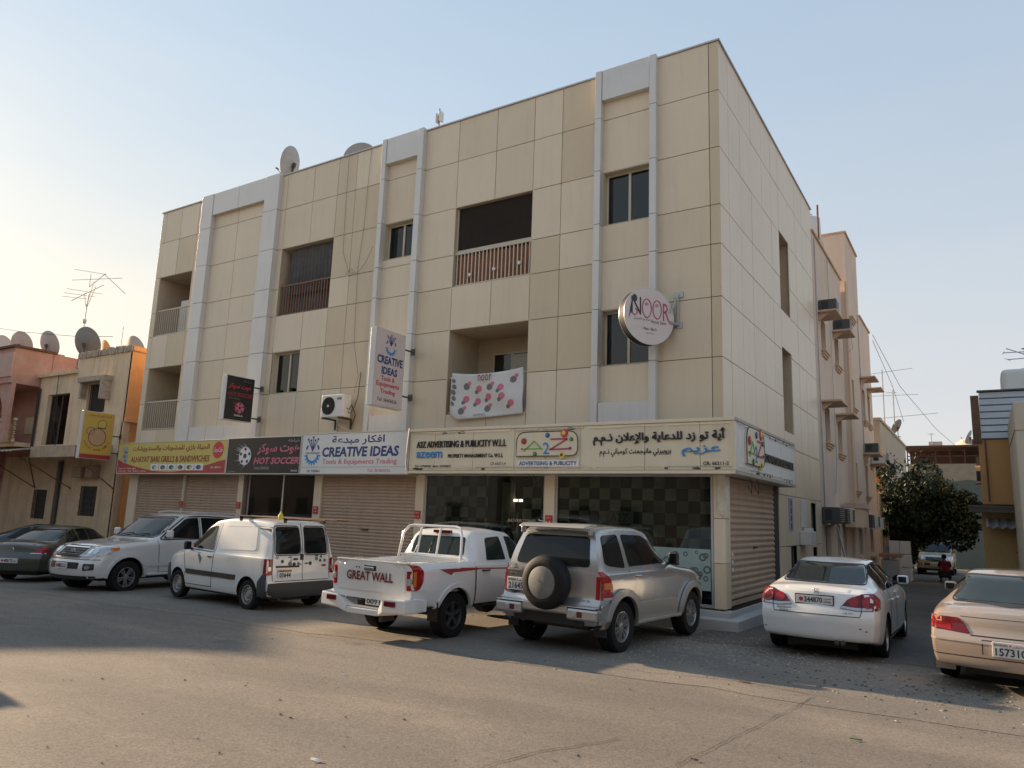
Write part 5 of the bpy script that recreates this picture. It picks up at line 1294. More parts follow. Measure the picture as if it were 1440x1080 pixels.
P_ = thing('pink_house', 'peeling pink house with an arched opening at the far left', 'building', (-28.5, -.4, 0))
def pbx(name, m, *a, bevel=0):
    g = MB(); x0, x1, y0, y1, z0, z1 = a; g.box(x0 + 28.5, x1 + 28.5, y0 + .4, y1 + .4, z0, z1); return obj(name, g, m, P_, bevel=bevel)
pbx('wall', 'pink_wall', -38, -28.5, .6, 9, -.8, 7.95)
pbx('wall', 'pink_wall', -38, -31.5, -1.0, .6, -.8, 7.95)
t = thing('shading_house', 'unseen tall house outside the left edge of the view, shaped to cast the street shadow', 'building', (-36, -5, 0)); g = MB(); g.prism([(-6, -4.7), (1.2, -4.7), (2.1, -3.7), (3.0, -2.7), (4.4, -1.9), (2.1, -.1), (2.1, 3.95), (-6, 3.95)], -1, 9.6); obj('wall', g, 'pink_wall', t)  # unseen house; plan and height shaped to cast the shade over the parking
g = MB(); g.M = frame((.0, .4, 0), (0, 1, 0), (0, 0, 1))
pbx('balcony_slab', 'tan_wall', -31.49, -28.6, -.35, .58, 3.98, 4.15)
pbx('balcony_ceiling', 'pink_wall', -31.49, -28.5, -.9, .58, 6.5, 7.95)
pbx('parapet_band', 'pink_wall_pale', -31.3, -28.46, -.95, -.91, 6.75, 7.75); pbx('parapet_cap', 'rust', -31.49, -28.42, -1.0, .7, 7.955, 8.06, bevel=.01)
g = MB(); g.M = frame((28.5, -.43, 0), (1, 0, 0), (0, 0, 1))
pts = [(-31.49, 6.5), (-31.49, 5.2)] + [(-30.1 + 1.1 * math.cos(a), 5.2 + 1.05 * math.sin(a)) for a in [PI - PI * k / 14 for k in range(15)]] + [(-28.5, 5.2), (-28.5, 6.5)]
g.prism(pts[::-1], -.15, 0); g.box(-28.95, -28.5, 4.15, 5.2, -.15, 0); obj('arch_wall', g, 'pink_wall', P_)
g = MB(); g.M = frame((28.5, .02, 0), (1, 0, 0), (0, 0, 1))
g.box(-31.4, -28.6, 5.02, 5.12, 0, .14); g.box(-31.4, -28.6, 4.15, 4.25, 0, .12)
for i in range(16):
    for j in range(4):
        x = -31.35 + .172 * i; z = 4.26 + .19 * j
        g.box(x, x + .05, z, z + .19, .02, .09); g.box(x + .05, x + .172, z, z + .05, .02, .09); g.box(x + .085, x + .137, z + .085, z + .137, .02, .09)
obj('breeze_blocks', g, 'tan_wall', P_)
pbx('lit_window', 'cream_render', -30.0, -28.8, .55, .598, 4.6, 5.3)  # pale slab without a lamp; its lit look is put into the colour
for k, (x, y, z, r, az, m, lb) in enumerate(((-35.4, 1.5, 8.0, .60, 30, 'dish', 'satellite dish cut by the left edge of the view'), (-33.6, 1.4, 7.95, .62, 110, 'dish', 'large pale satellite dish on the pink roof, second from the left edge'), (-31.2, 1.5, 7.75, .62, 100, 'dish', 'large pale satellite dish on the pink roof, third from the left edge'),
        (-28.4, 2.6, 7.4, .52, 80, 'orange_wall', 'small rusty-orange dish half hidden by the big dark one'), (-26.75, .9, 7.25, .68, 105, 'dish_dark', 'big dark satellite dish at the end of the broken parapet'), (-24.9, 1.9, 6.9, .68, 90, 'dish', 'dusty dish rising behind the broken parapet'), (-22.6, 2.2, 6.75, .60, 90, 'dish', 'right-most dish peeping over the orange wall'))):
    dish('satellite_dish', lb, (x, y, z), r, az, 20, m, group='rooftop dishes on the left', mount=1.08, arm=False)
for x in (-32.3, -30.6):
    t = thing('roof_block', 'grey block on the pink roof between the dishes' if x < -31 else 'grey block on the pink roof beside the third dish', 'block', (x, 1.6, 7.95)); g = MB(); g.box(-.5, .5, -.2, .2, 0, .35); obj('block', g, 'plaster_old', t, bevel=.03)
t = thing('television_antenna', 'tall television antenna with crossed booms above the big dark dish', 'antenna', (-28.45, 1.6, 7.0))
g = MB(); g.tube([(0, 0, 0), (.0, 0, 3.3), (.05, 0, 3.9)], .028, 6); g.tube([(0, 0, 3.2), (-.35, 0, 3.95)], .012, 4); g.tube([(0, 0, 3.2), (.55, 0, 4.15)], .012, 4); g.tube([(.0, 0, 3.35), (.35, 0, 4.4)], .012, 4); g.cyl((0, 0, 2.55), (0, 0, 2.72), .08, n=8); obj('mast', g, 'galvanised', t)
g = MB()
for a, b in (((-1.4, 0, 3.75), (.6, .3, 4.3)), ((-1.6, 0, 4.75), (2.2, .2, 4.35)), ((-1.5, 0, 5.25), (.9, .2, 4.7)), ((.7, .2, 4.75), (2.6, .2, 3.6)), ((-1.3, 0, 3.75), (-.4, .1, 4.0)), ((-.9, -.6, 3.9), (-.6, .6, 4.0)), ((-.5, -.7, 4.0), (-.2, .7, 4.1)), ((-1.2, -.5, 3.8), (-.9, .5, 3.9)), ((.0, 0, 4.2), (1.0, .1, 4.7)), ((.0, 0, 4.2), (.0, 0, 4.8))): g.tube([a, b], .014, 4)
obj('boom', g, 'galvanised', t)
g = MB(); g.tube([(-38, 1, 10.4), (-33, 1.3, 9.55), (-29, 1.5, 9.0), (-26, 1.6, 8.7)], .012, 4); tag(obj('overhead_cable', g, 'cable'), 'thin sagging cable above the left rooftop dishes', 'cable')
t = thing('roof_pole', 'thin pole above the dusty dish on the tan house', 'pole', (-26.4, 2.2, 7.0)); g = MB(); g.cyl((0, 0, 0), (0, 0, 2.3), .02, n=6); obj('pole', g, 'galvanised', t)

# ------------------------------------------------------------------ houses across the road, behind the viewer (they show in the glass)
random.seed(9)
for k, (x0, x1, h, m, lb) in enumerate(((-46, -33, 9, 'opposite_wall', 'brown house across the road, farthest left'), (-32, -21, 7, 'opposite_pale', 'pale low house across the road'), (-20, -8, 10.5, 'opposite_wall', 'tall brown house across the road'),
        (-7, 4, 7.5, 'opposite_pale', 'pale house right behind the viewer'), (6, 20, 11, 'opposite_wall', 'brown house across the road to the right'), (21, 36, 8, 'opposite_pale', 'pale house across the road, farthest right'))):
    t = thing('opposite_house', lb, 'building', (x0, -23.5, 0)); g = MB(); g.box(0, x1 - x0, -9, 0, -1, h); obj('wall', g, m, t)
    for z in range(int(h // 3.3)):
        x = 1.2
        while x < x1 - x0 - 1.8:
            g = MB(); g.box(x, x + 1.2, .002, .03, 1.2 + 3.2 * z, 2.6 + 3.2 * z); obj('window', g, 'dark_grille', t); x += 3.0

# ------------------------------------------------------------------ vehicles
mat('paint_white', (.74, .74, .72), .2, var=.03, vscale=2, coat=.8, damt=.16, dirt=(.42, .36, .29), dscale=1.5)
mat('paint_white_van', (.73, .725, .705), .25, var=.03, vscale=2, coat=.7, damt=.22, dirt=(.40, .34, .28), dscale=1.5)
mat('paint_pearl', (.68, .68, .665), .22, metal=.05, var=.03, vscale=2, coat=.9, damt=.10, dirt=(.4, .35, .29))
mat('paint_silver', (.44, .445, .45), .26, metal=.65, var=.04, vscale=2, coat=1, damt=.2, dirt=(.33, .28, .22), dscale=1.3)
mat('paint_silver_warm', (.42, .40, .365), .38, metal=.4, var=.04, vscale=2, coat=.5, damt=.2, dirt=(.30, .25, .2))
mat('paint_beige', (.48, .375, .295), .30, metal=.4, var=.03, vscale=2, coat=.8, damt=.2, dirt=(.40, .32, .25), dscale=1.5)
mat('paint_green', (.075, .078, .062), .36, metal=.4, var=.05, vscale=2, coat=.6, damt=.25, dirt=(.2, .18, .14))
mat('paint_black', (.02, .02, .022), .3, var=.05, coat=.8, damt=.2, dirt=(.15, .13, .1))
mat('paint_gold', (.42, .34, .21), .4, metal=.35, coat=.7, damt=.2, dirt=(.3, .25, .18))
mat('tyre_rubber', (.016, .0155, .015), .8, spec=.2, var=.2, damt=.12, dirt=(.10, .085, .07), dscale=6)
mat('well_dark', (.010, .010, .010), .95)
mat('rim_alloy', (.42, .42, .42), .35, metal=.75, damt=.2, dirt=(.2, .17, .14), dscale=8)
mat('rim_dark', (.09, .09, .09), .45, metal=.5, damt=.3, dirt=(.2, .17, .14), dscale=8)
mat('rim_steel', (.32, .32, .31), .5, metal=.4, damt=.3, dirt=(.15, .13, .11), dscale=8)
mat('car_glass', (.010, .012, .013), .04, spec=.32)
mat('car_glass_green', (.022, .030, .027), .05, spec=.35, var=.3, vscale=2)
mat('lens_red', (.30, .008, .010), .12, coat=.25, spec=.4, var=.25, vscale=20)
mat('lens_red_dark', (.13, .006, .008), .12, coat=.25, spec=.4, var=.2, vscale=20)
mat('lens_amber', (.60, .17, .02), .12, coat=1)
mat('lens_clear', (.42, .43, .44), .08, metal=.35, coat=1, var=.15, vscale=25)
mat('chrome', (.62, .62, .62), .12, metal=1)
mat('trim_black', (.02, .02, .021), .5, var=.15, damt=.3, dirt=(.1, .085, .07))
mat('bumper_grey', (.055, .058, .060), .6, var=.12, damt=.3, dirt=(.14, .12, .1))
mat('gap', (.012, .012, .012), .8)
mat('plate_white', (.70, .70, .68), .4, damt=.2, dirt=(.45, .4, .33))
mat('plate_orange', (.62, .27, .13), .45)
mat('seat', (.30, .25, .19), .8)

def interp(c, x):
    return float(np.interp(x, [p[0] for p in c], [p[1] for p in c]))
def smo(c, x, s):
    return sum(w * interp(c, x + d * s) for d, w in ((-1, .15), (-.5, .22), (0, .26), (.5, .22), (1, .15)))
def catmull(P, per=3):
    P = [np.array(p, float) for p in P]; o = []
    for i in range(len(P) - 1):
        p0 = P[max(i - 1, 0)]; p1 = P[i]; p2 = P[i + 1]; p3 = P[min(i + 2, len(P) - 1)]
        for k in range(per):
            t = k / per
            o.append(.5 * ((2 * p1) + (p2 - p0) * t + (2 * p0 - 5 * p1 + 4 * p2 - p3) * t * t + (3 * p1 - p0 - 3 * p2 + p3) * t ** 3))
    o.append(P[-1]); return o

class Car:
    """x forward from the rear axle, y to the left, z up"""
    def __init__(s, name, label, cat, loc, rotz, S, paint, group=None):
        s.t = thing(name, label, cat, (loc[0], loc[1], gz(*loc[:2]) if len(loc) < 3 else loc[2]), R(rotz), group)
        s.S = S; s.paint = paint; s.build()
    def ring(s, x):
        S = s.S; w = smo(S['plan'], x, .06) * S['hw']; zb = smo(S['belt'], x, .06); zt = smo(S['top'], x, S.get('ts', .07)); lo = smo(S['low'], x, .05)
        yr = smo(S['roofw'], x, .1) * S['hw']; g = zt - zb; h = min(max(g / .35, 0), 1); h = h * h * (3 - 2 * h)
        zm = S.get('zm', .62); tu = S.get('tuck', .955)
        zb = min(zb, zt - .012)
        L = lambda a, b: a + (b - a) * h
        pts = [(0, lo), (w * .6, lo), (w * .90, lo + .01), (w * .965, lo + .07), (w * .99, lo + .2), (w, zm), (w * .993, max(zm + .05, zb - .14)), (w * (tu + .015), max(zm + .08, zb - .035)),
               (w * L(.90, tu - .02), zb + L(.4, .0) * g + .008 * h), (L(w * .80, yr + (w * tu - yr) * .45), L(zb + .72 * g, zb + g * .5)), (L(w * .68, yr + .012), zt - L(.012, min(.11, .25 * g + .01))), (L(w * .55, yr - .035), zt - L(.006, .035)), (yr * .62, zt - .008 * h), (0, zt + S.get('crown', .012))]
        return catmull(pts, 3)
    def build(s):
        S = s.S; xr, xf = S['xr'], S['xf']; a, b = S.get('endr', .35), S.get('endf', .5)
        xs = sorted(set([round(v, 4) for v in list(np.linspace(xr, xr + .12, 4)) + list(np.linspace(xr + .12, xf - .2, 74)) + list(np.linspace(xf - .2, xf, 6))]))
        PR, PF = S['pr'], S['pf']; rows = []
        for x in xs:
            R_ = s.ring(x); ur = min(max((xr + a + .6 - x) / (a + .6), 0), 1) ** 2.2; uf = min(max((x - (xf - b)) / b, 0), 1) ** 1.8
            row = []
            for (y, z) in R_:
                row.append((x + ur * (smo(PR, z, .03) - xr) + uf * (smo(PF, z, .03) - xf), y, z))
            rows.append(row)
        n = len(rows[0]); V = []; F = []; full = 2 * n - 2
        for row in rows:
            V += row + [(p[0], -p[1], p[2]) for p in row[-2:0:-1]]
        for i in range(len(rows) - 1):
            for k in range(full):
                F.append((i * full + k, i * full + (k + 1) % full, (i + 1) * full + (k + 1) % full, (i + 1) * full + k))
        def cap(ri, sgn, bow):
            m = 8; base = ri * full; row = rows[ri]; idx = []
            for k in range(n):
                l = base + k; r = base + (full - k) % full
                if k in (0, n - 1): idx.append([l]); continue
                q = [l]; x, y, z = row[k]
                for j in range(1, m):
                    t = 1 - 2 * j / m; V.append((x + sgn * bow * (1 - t * t) * min(1, y / .5), y * t, z)); q.append(len(V) - 1)
                q.append(r); idx.append(q)
            for k in range(n - 1):
                A, B_ = idx[k], idx[k + 1]
                if len(A) == 1: 
                    for j in range(len(B_) - 1): F.append((A[0], B_[j], B_[j + 1]))
                elif len(B_) == 1:
                    for j in range(len(A) - 1): F.append((A[j], B_[0], A[j + 1]))
                else:
                    for j in range(len(A) - 1): F.append((A[j], B_[j], B_[j + 1], A[j + 1]))
        cap(0, -1, S.get('bowr', .05)); cap(len(rows) - 1, 1, S.get('bowf', .12))
        me = bpy.data.meshes.new('body'); me.from_pydata(V, [], F)
        bm = bmesh.new(); bm.from_mesh(me); bmesh.ops.recalc_face_normals(bm, faces=bm.faces); bm.to_mesh(me)
        s.bvh = BVHTree.FromBMesh(bm); bm.free()
        o = bpy.data.objects.new('body', me); COL.objects.link(o)
        # wheel wells and (pickup) the load bed are cut out
        c = MB(); wx = [0, S['wb']]; ra = S['arch']
        for k, x in enumerate(wx):
            for sg in (-1, 1): c.cyl((x, sg * (S['hw'] - .30), S['r'] + .01), (x, sg * (S['hw'] + .2), S['r'] + .01), ra, n=40)
        if 'bed' in S: c.box(*S['bed'])
        co = obj('cutter', c, 'well_dark')
        mo = o.modifiers.new('cut', 'BOOLEAN'); mo.object = co; mo.operation = 'DIFFERENCE'; mo.solver = 'EXACT'
        dg = bpy.context.evaluated_depsgraph_get(); me2 = bpy.data.meshes.new_from_object(o.evaluated_get(dg))
        bpy.data.objects.remove(co); bpy.data.objects.remove(o)
        me2.materials.clear()
        for m in (s.paint, 'well_dark', s.S.get('under', 'trim_black')): me2.materials.append(MATS[m])
        mi = []
        for p in me2.polygons:
            c_ = p.center; k = 0
            for x in wx:
                d = math.hypot(c_.x - x, c_.z - S['r'] - .01)
                if d < ra + .004 and abs(c_.y) < S['hw'] * .985 and abs(c_.y) > S['hw'] - .32 and c_.z < S['r'] + ra + .02:
                    if abs(p.normal.y) < .4 or abs(c_.y) < S['hw'] - .29: k = 1
            if c_.z < S['low'][1][1] + .03 and p.normal.z < -.3: k = 2
            mi.append(k)
        me2.polygons.foreach_set('material_index', mi); me2.polygons.foreach_set('use_smooth', [True] * len(mi)); me2.set_sharp_from_angle(angle=R(42))
        body = bpy.data.objects.new('body', me2); COL.objects.link(body); body.parent = s.t; s.body = body
        for k, x in enumerate(wx):
            for sg in (-1, 1): s.wheel(x, sg, S['r'], S.get('tw', .22), S.get('rim', 'alloy5'), S.get('rr', .62))
        g = MB(); g.box(S['xr'] + .35, S['xf'] - .5, -.5, .5, S['low'][1][1] - .07, S['low'][1][1] + .02)
        g.cyl((0, -S['hw'] + .2, S['r']), (0, S['hw'] - .2, S['r']), .05, n=8); g.cyl((S['wb'], -S['hw'] + .2, S['r']), (S['wb'], S['hw'] - .2, S['r']), .045, n=8)
        obj('underbody', g, 'trim_black', s.t)
    def wheel(s, x, sg, r, w, style, rr):
        M = Matrix.Translation((x, sg * (s.S['hw'] - w / 2 - s.S.get('inset', .03)), r)) @ Matrix.Rotation(-sg * PI / 2, 4, 'X')   # local z points outwards
        R_ = r * rr
        g = MB(); g.M = M; g.lathe([(R_ * .97, -w / 2), (r * .90, -w / 2), (r * .975, -w * .42), (r, -w * .30), (r, w * .30), (r * .975, w * .42), (r * .93, w * .5), (r * .80, w * .52), (R_ * 1.03, w * .47), (R_ * .98, w * .38), (R_ * .97, -w / 2)], 40)
        ty = obj('tyre', g, 'tyre_rubber', s.t, smooth=30)
        m = {'alloy5': 'rim_alloy', 'alloy6': 'rim_alloy', 'dark5': 'rim_dark', 'steel': 'rim_steel'}[style]
        g = MB(); g.M = M; g.lathe([(R_ * 1.0, w * .44), (R_ * .95, w * .45), (R_ * .90, w * .36), (R_ * .88, -w * .1), (R_ * .88, -w * .4)], 36)
        ns = {'alloy5': 5, 'alloy6': 6, 'dark5': 5, 'steel': 0}[style]
        if ns:
            for k in range(ns):
                a = 2 * PI * k / ns + .3; ca, sa = math.cos(a), math.sin(a)
                for (dd) in (-.10, .10) if style != 'dark5' else (0,):
                    ww = R_ * (.07 if style != 'dark5' else .15)
                    P0 = Vector((ca * R_ * .12 - sa * dd * R_ * .6, sa * R_ * .12 + ca * dd * R_ * .6, 0)); P1 = Vector((ca * R_ * .93 - sa * dd * R_ * 1.5, sa * R_ * .93 + ca * dd * R_ * 1.5, 0)); q = Vector((-sa, ca, 0)) * ww
                    v = []
                    for P, hh in ((P0, w * .36), (P1, w * .41)):
                        v += [P - q + Vector((0, 0, hh - .04)), P + q + Vector((0, 0, hh - .04)), P + q * .75 + Vector((0, 0, hh)), P - q * .75 + Vector((0, 0, hh))]
                    g.add(v, [(0, 1, 5, 4), (1, 2, 6, 5), (2, 3, 7, 6), (3, 0, 4, 7), (4, 5, 6, 7), (3, 2, 1, 0)])
            g.lathe([(R_ * .26, w * .26), (R_ * .24, w * .38), (R_ * .12, w * .41), (.001, w * .41)], 20)
        else:
            g.lathe([(R_ * .88, w * .1), (R_ * .78, w * .28), (R_ * .60, w * .34), (R_ * .52, w * .22), (R_ * .40, w * .24), (R_ * .30, w * .36), (R_ * .16, w * .38), (.001, w * .38)], 36)
        rm = obj('rim', g, m, ty, smooth=30)
        g = MB(); g.M = M; g.lathe([(R_ * .87, w * .02), (.001, w * .02)], 30); obj('brake_disc', g, 'well_dark' if ns else 'rim_dark', ty)
        if style == 'steel':
            g = MB(); g.M = M
            for k in range(12): a = 2 * PI * k / 12; g.disc(R_ * .68 * math.cos(a), R_ * .68 * math.sin(a), R_ * .06, w * .30, w * .345, 8)
            obj('rim_slot', g, 'well_dark', ty)
    # --- patches that lie on the body
    def hit(s, axis, u, v):
        if axis in ('l', 'r'):
            sg = 1 if axis == 'l' else -1
            h = s.bvh.ray_cast(Vector((u, sg * 3, v)), Vector((0, -sg, 0)))
            if h[0] is None: h = s.bvh.find_nearest(Vector((u, sg * s.S['hw'], v)))
        elif axis in ('b', 'f'):
            sg = -1 if axis == 'b' else 1
            h = s.bvh.ray_cast(Vector((sg * 9, u, v)), Vector((-sg, 0, 0)))
            if h[0] is None: h = s.bvh.find_nearest(Vector((s.S['xr'] if sg < 0 else s.S['xf'], u, v)))
        else:
            h = s.bvh.ray_cast(Vector((u, v, 4)), Vector((0, 0, -1)))
        n = h[1]
        return h[0], n
    def patch(s, name, m, axis, pts, off=.006, r=.0, parent=None, step=.07, skirt=.03, n=4, loc=None):
        """axis: l/r side (x,z), b/f rear/front (y,z), t top (x,y); the outline is laid on the body"""
        if r: pts = round_poly(pts, r, n)
        bm = bmesh.new(); vs_ = [bm.verts.new((p[0], p[1], 0)) for p in pts]; bm.faces.new(vs_)
        lo = [min(p[i] for p in pts) for i in (0, 1)]; hi = [max(p[i] for p in pts) for i in (0, 1)]
        for i in (0, 1):
            k = int((hi[i] - lo[i]) / step)
            for q in range(1, k + 1):
                c = lo[i] + (hi[i] - lo[i]) * q / (k + 1); co = [0, 0, 0]; co[i] = c; no = [0, 0, 0]; no[i] = 1
                bmesh.ops.bisect_plane(bm, geom=bm.verts[:] + bm.edges[:] + bm.faces[:], plane_co=co, plane_no=no, dist=1e-5)
        dirs = {'l': (0, 1, 0), 'r': (0, -1, 0), 'b': (-1, 0, 0), 'f': (1, 0, 0), 't': (0, 0, 1)}[axis]; D = Vector(dirs)
        for v in bm.verts:
            p, nn = s.hit(axis, v.co.x, v.co.y)
            if nn.dot(D) < 0: nn = -nn
            v.co = p + nn * off
        be = [e for e in bm.edges if e.is_boundary]
        ret = bmesh.ops.extrude_edge_only(bm, edges=be)
        for v in [g_ for g_ in ret['geom'] if isinstance(g_, bmesh.types.BMVert)]: v.co -= D * skirt
        bmesh.ops.recalc_face_normals(bm, faces=bm.faces)
        bm.faces.ensure_lookup_table()
        me = bpy.data.meshes.new(name); bm.to_mesh(me); bm.free()
        me.materials.append(MATS[m]); me.polygons.foreach_set('use_smooth', [True] * len(me.polygons)); me.set_sharp_from_angle(angle=R(40))
        o = bpy.data.objects.new(name, me); COL.objects.link(o); o.parent = parent or s.t
        return o
    def line(s, name, axis, pts, w=.013, off=.004, m='gap', closed=False, parent=None):
        """thin strip following the body (panel gaps)"""
        P = []; q = pts + ([pts[0]] if closed else [])
        for a, b in zip(q, q[1:]):
            k = max(1, int(math.dist(a, b) / .05))
            for j in range(k): P.append((a[0] + (b[0] - a[0]) * j / k, a[1] + (b[1] - a[1]) * j / k))
        P.append(q[-1]); vs_ = []
        for i, p in enumerate(P):
            d = Vector(P[min(i + 1, len(P) - 1)]) - Vector(P[max(i - 1, 0)]); d = d.normalized() if d.length else Vector((1, 0)); nn = Vector((-d.y, d.x)) * w / 2
            for sg in (-1, 1):
                h, nrm = s.hit(axis, p[0] + nn.x * sg, p[1] + nn.y * sg); vs_.append(tuple(h + nrm * off))
        g = MB(); g.add(vs_, [(2 * i, 2 * i + 1, 2 * i + 3, 2 * i + 2) for i in range(len(P) - 1)])
        return obj(name, g, m, parent or s.t)
    def both(s, fn):
        fn('l'); fn('r')
    def arch(s, m, axis, x, r0, r1, off, a0=-8, a1=188, name='wheel_arch_trim'):
        z0 = s.S['r'] + .01; A = [R(a0 + (a1 - a0) * k / 22) for k in range(23)]
        pts = [(x + r1 * math.cos(a), z0 + r1 * math.sin(a)) for a in A] + [(x + r0 * math.cos(a), z0 + r0 * math.sin(a)) for a in reversed(A)]
        return s.patch(name, m, axis, pts, off=off, skirt=.05, step=.12)
    def mirror(s, axis, x, z, m, w=.16, h=.17, out=.17):
        sg = 1 if axis == 'l' else -1; p, n_ = s.hit(axis, x, z); y = p.y
        g = MB(); pts = [(0, 0, 0), (.02, out * .35, .02), (.02, out, .04)]
        g.tube([(x + .02, y, z), (x, y + sg * .06, z + .02)], [.03, .025], 8); ob = obj('mirror', g, 'trim_black', s.t, smooth=True)
        g = MB(); g.M = Matrix.Translation((x, y + sg * (.05 + out / 2), z + h * .45)); g.box(-.05, .05, -out / 2, out / 2, -h / 2, h / 2); ob2 = obj('mirror_shell', g, m, ob, bevel=.035)
        g = MB(); g.M = Matrix.Translation((x - .052, y + sg * (.05 + out / 2), z + h * .45)); g.box(-.002, .003, -out / 2 + .03, out / 2 - .025, -h / 2 + .025, h / 2 - .025); obj('mirror_glass', g, 'car_glass', ob)
    def plate(s, y, z, w, h, digits, top=None, axis='b', x=None, border=False, style=0):
        p, n_ = s.hit(axis, y, z); sg = -1 if axis == 'b' else 1
        X = (p.x if x is None else x) + sg * .02
        Fp = frame((X, y, z), (0, sg, 0), (0, 0, 1))
        g = MB(); g.M = Fp; g.box(-w / 2, w / 2, -h / 2, h / 2, -.03, .004); o = obj('number_plate', g, 'plate_white', s.t, bevel=.004)
        if border:
            g = MB(); g.M = Fp; g.box(-w / 2 - .015, w / 2 + .015, -h / 2 - .015, h / 2 + .015, -.04, .001); obj('plate_holder', g, 'trim_black', o)
        if top:
            g = MB(); g.M = Fp; g.box(-w / 2 + .006, w / 2 - .006, h * .24, h / 2 - .006, .004, .006); obj('plate_band', g, top, o)
        if style == 1:   # long plate: red emblem, digits, small script
            g = MB(); g.M = Fp; g.disc(-w * .36, 0, h * .26, .0045, .007, 10); obj('plate_emblem', g, 'ink_red', o)
            text('plate_digits', digits, (-w * .27, w * .22, -h * .33, h * .33), Fp, 'ink_dark', o, lift=.0045, bold=.02)
            text('plate_script', 'البحرين', (w * .26, w * .46, h * .05, h * .32), Fp, 'ink_dark', o, lift=.0045); text('plate_script', 'BAHRAIN', (w * .26, w * .46, -h * .28, -h * .08), Fp, 'ink_dark', o, lift=.0045)
        else:
            text('plate_digits', digits, (-w * .42, w * .42, -h * .40, h * .12), Fp, 'ink_dark', o, lift=.0045, bold=.02)
            text('plate_script', 'BAHRAIN', (-w * .44, -w * .08, h * .24, h * .40), Fp, 'ink_dark', o, lift=.0065); text('plate_script', 'البحرين', (w * .08, w * .44, h * .22, h * .42), Fp, 'ink_dark', o, lift=.0065)
            g = MB(); g.M = Fp; g.disc(0, h * .32, h * .07, .0065, .009, 8); obj('plate_emblem', g, 'ink_red', o)
        return o
    def handle(s, axis, x, z, m, w=.17):
        p, n_ = s.hit(axis, x, z); sg = 1 if axis == 'l' else -1
        g = MB(); g.tube([(x - w / 2, p.y + sg * .002, z), (x - w / 2 + .02, p.y + sg * .03, z), (x + w / 2 - .02, p.y + sg * .03, z), (x + w / 2, p.y + sg * .002, z)], .014, 6); obj('door_handle', g, m, s.t, smooth=True)
    def box(s, name, m, *a, bevel=.01, parent=None):
        g = MB(); g.box(*a); return obj(name, g, m, parent or s.t, bevel=bevel)
    def letters(s, txt, y0, y1, z0, z1, m, axis='b', bold=.02, ext=.006):
        p, _ = s.hit(axis, (y0 + y1) / 2, (z0 + z1) / 2); sg = -1 if axis == 'b' else 1
        q1, _ = s.hit(axis, y0, (z0 + z1) / 2); up, _ = s.hit(axis, (y0 + y1) / 2, z1); dn, _ = s.hit(axis, (y0 + y1) / 2, z0)
        Fp = frame((p.x + sg * .012, 0, (z0 + z1) / 2), (0, sg, 0), (up - dn))
        a, b = sorted((sg * y0, sg * y1))
        return text('lettering', txt, (a, b, -(z1 - z0) / 2, (z1 - z0) / 2), Fp, m, s.t, ext=ext, lift=0, bold=bold)

mat('text_maroon', (.16, .012, .016), .5)
# ---- white panel van
S = dict(hw=.86, xr=-.64, xf=3.46, wb=2.69, r=.30, arch=.355, zm=.66, tuck=.965, ts=.06, rim='steel', tw=.18, rr=.64,
    low=[(-.64, .30), (0, .24), (2.7, .24), (3.46, .26)], belt=[(-.64, 1.08), (1.5, 1.08), (2.5, 1.06), (2.9, .98), (3.25, .86), (3.46, .70)],
    top=[(-.64, 1.75), (-.4, 1.78), (.2, 1.81), (1.1, 1.81), (1.6, 1.75), (1.95, 1.60), (2.62, 1.12), (2.85, 1.03), (3.2, .92), (3.38, .82), (3.46, .74)],
    roofw=[(-.64, .74), (1.5, .74), (2.3, .72), (3.4, .7)], plan=[(-.64, .955), (-.5, .985), (0, 1), (2.4, 1), (2.9, .965), (3.2, .90), (3.38, .80), (3.46, .70)],
    pr=[(.2, -.55), (.35, -.63), (.6, -.64), (.68, -.60), (1.1, -.57), (1.4, -.52), (1.7, -.42), (1.82, -.36)], pf=[(.2, 3.35), (.4, 3.45), (.65, 3.46), (.8, 3.40), (1, 3.3)], bowr=.03, bowf=.16)
V = Car('panel_van', 'white panel van with a black side strip and round stickers on its rear doors', 'van', (-8.24, -3.77), 174.9, S, 'paint_white_van')
V.patch('side_window', 'car_glass_green', 'l', [(2.40, 1.12), (1.86, 1.56), (1.50, 1.62), (1.40, 1.10)], r=[.04, .06, .05, .03])
V.line('window_seal', 'l', round_poly([(2.46, 1.09), (1.88, 1.60), (1.46, 1.665), (1.36, 1.06)], .04), w=.02, closed=True, m='trim_black')
V.line('panel_crease', 'l', round_poly([(1.22, 1.10), (1.22, 1.62), (.0, 1.66), (-.2, 1.14)], .1), w=.012, closed=True, m='paint_white_van', off=.008)
V.patch('pressed_panel', 'paint_white_van', 'l', [(1.18, 1.13), (1.18, 1.59), (.02, 1.63), (-.14, 1.17)], off=.010, r=.08)
V.line('door_gap', 'l', [(1.30, .34), (1.30, 1.05), (1.36, 1.66)]); V.line('door_gap', 'l', [(2.42, .36), (2.34, .62), (2.44, .86), (2.50, 1.06)]); V.line('door_gap', 'l', [(1.30, .345), (2.42, .345)])
V.patch('rub_strip', 'trim_black', 'l', [(.42, .56), (.42, .66), (2.30, .66), (2.30, .56)], off=.018)
V.handle('l', 1.42, .96, 'trim_black', .12); V.mirror('l', 2.22, 1.08, 'trim_black', .16, .18, .15); V.mirror('r', 2.22, 1.08, 'trim_black', .16, .18, .15)
V.patch('front_bumper', 'bumper_grey', 'l', [(3.04, .30), (3.04, .52), (3.12, .74), (3.36, .70), (3.40, .30)], off=.015); V.patch('front_bumper', 'bumper_grey', 'f', [(-.6, .3), (.6, .3), (.6, .68), (-.6, .68)], off=.015)
V.patch('headlight', 'lens_clear', 'l', [(3.14, .78), (3.10, .90), (3.26, .88), (3.34, .78)], off=.008)
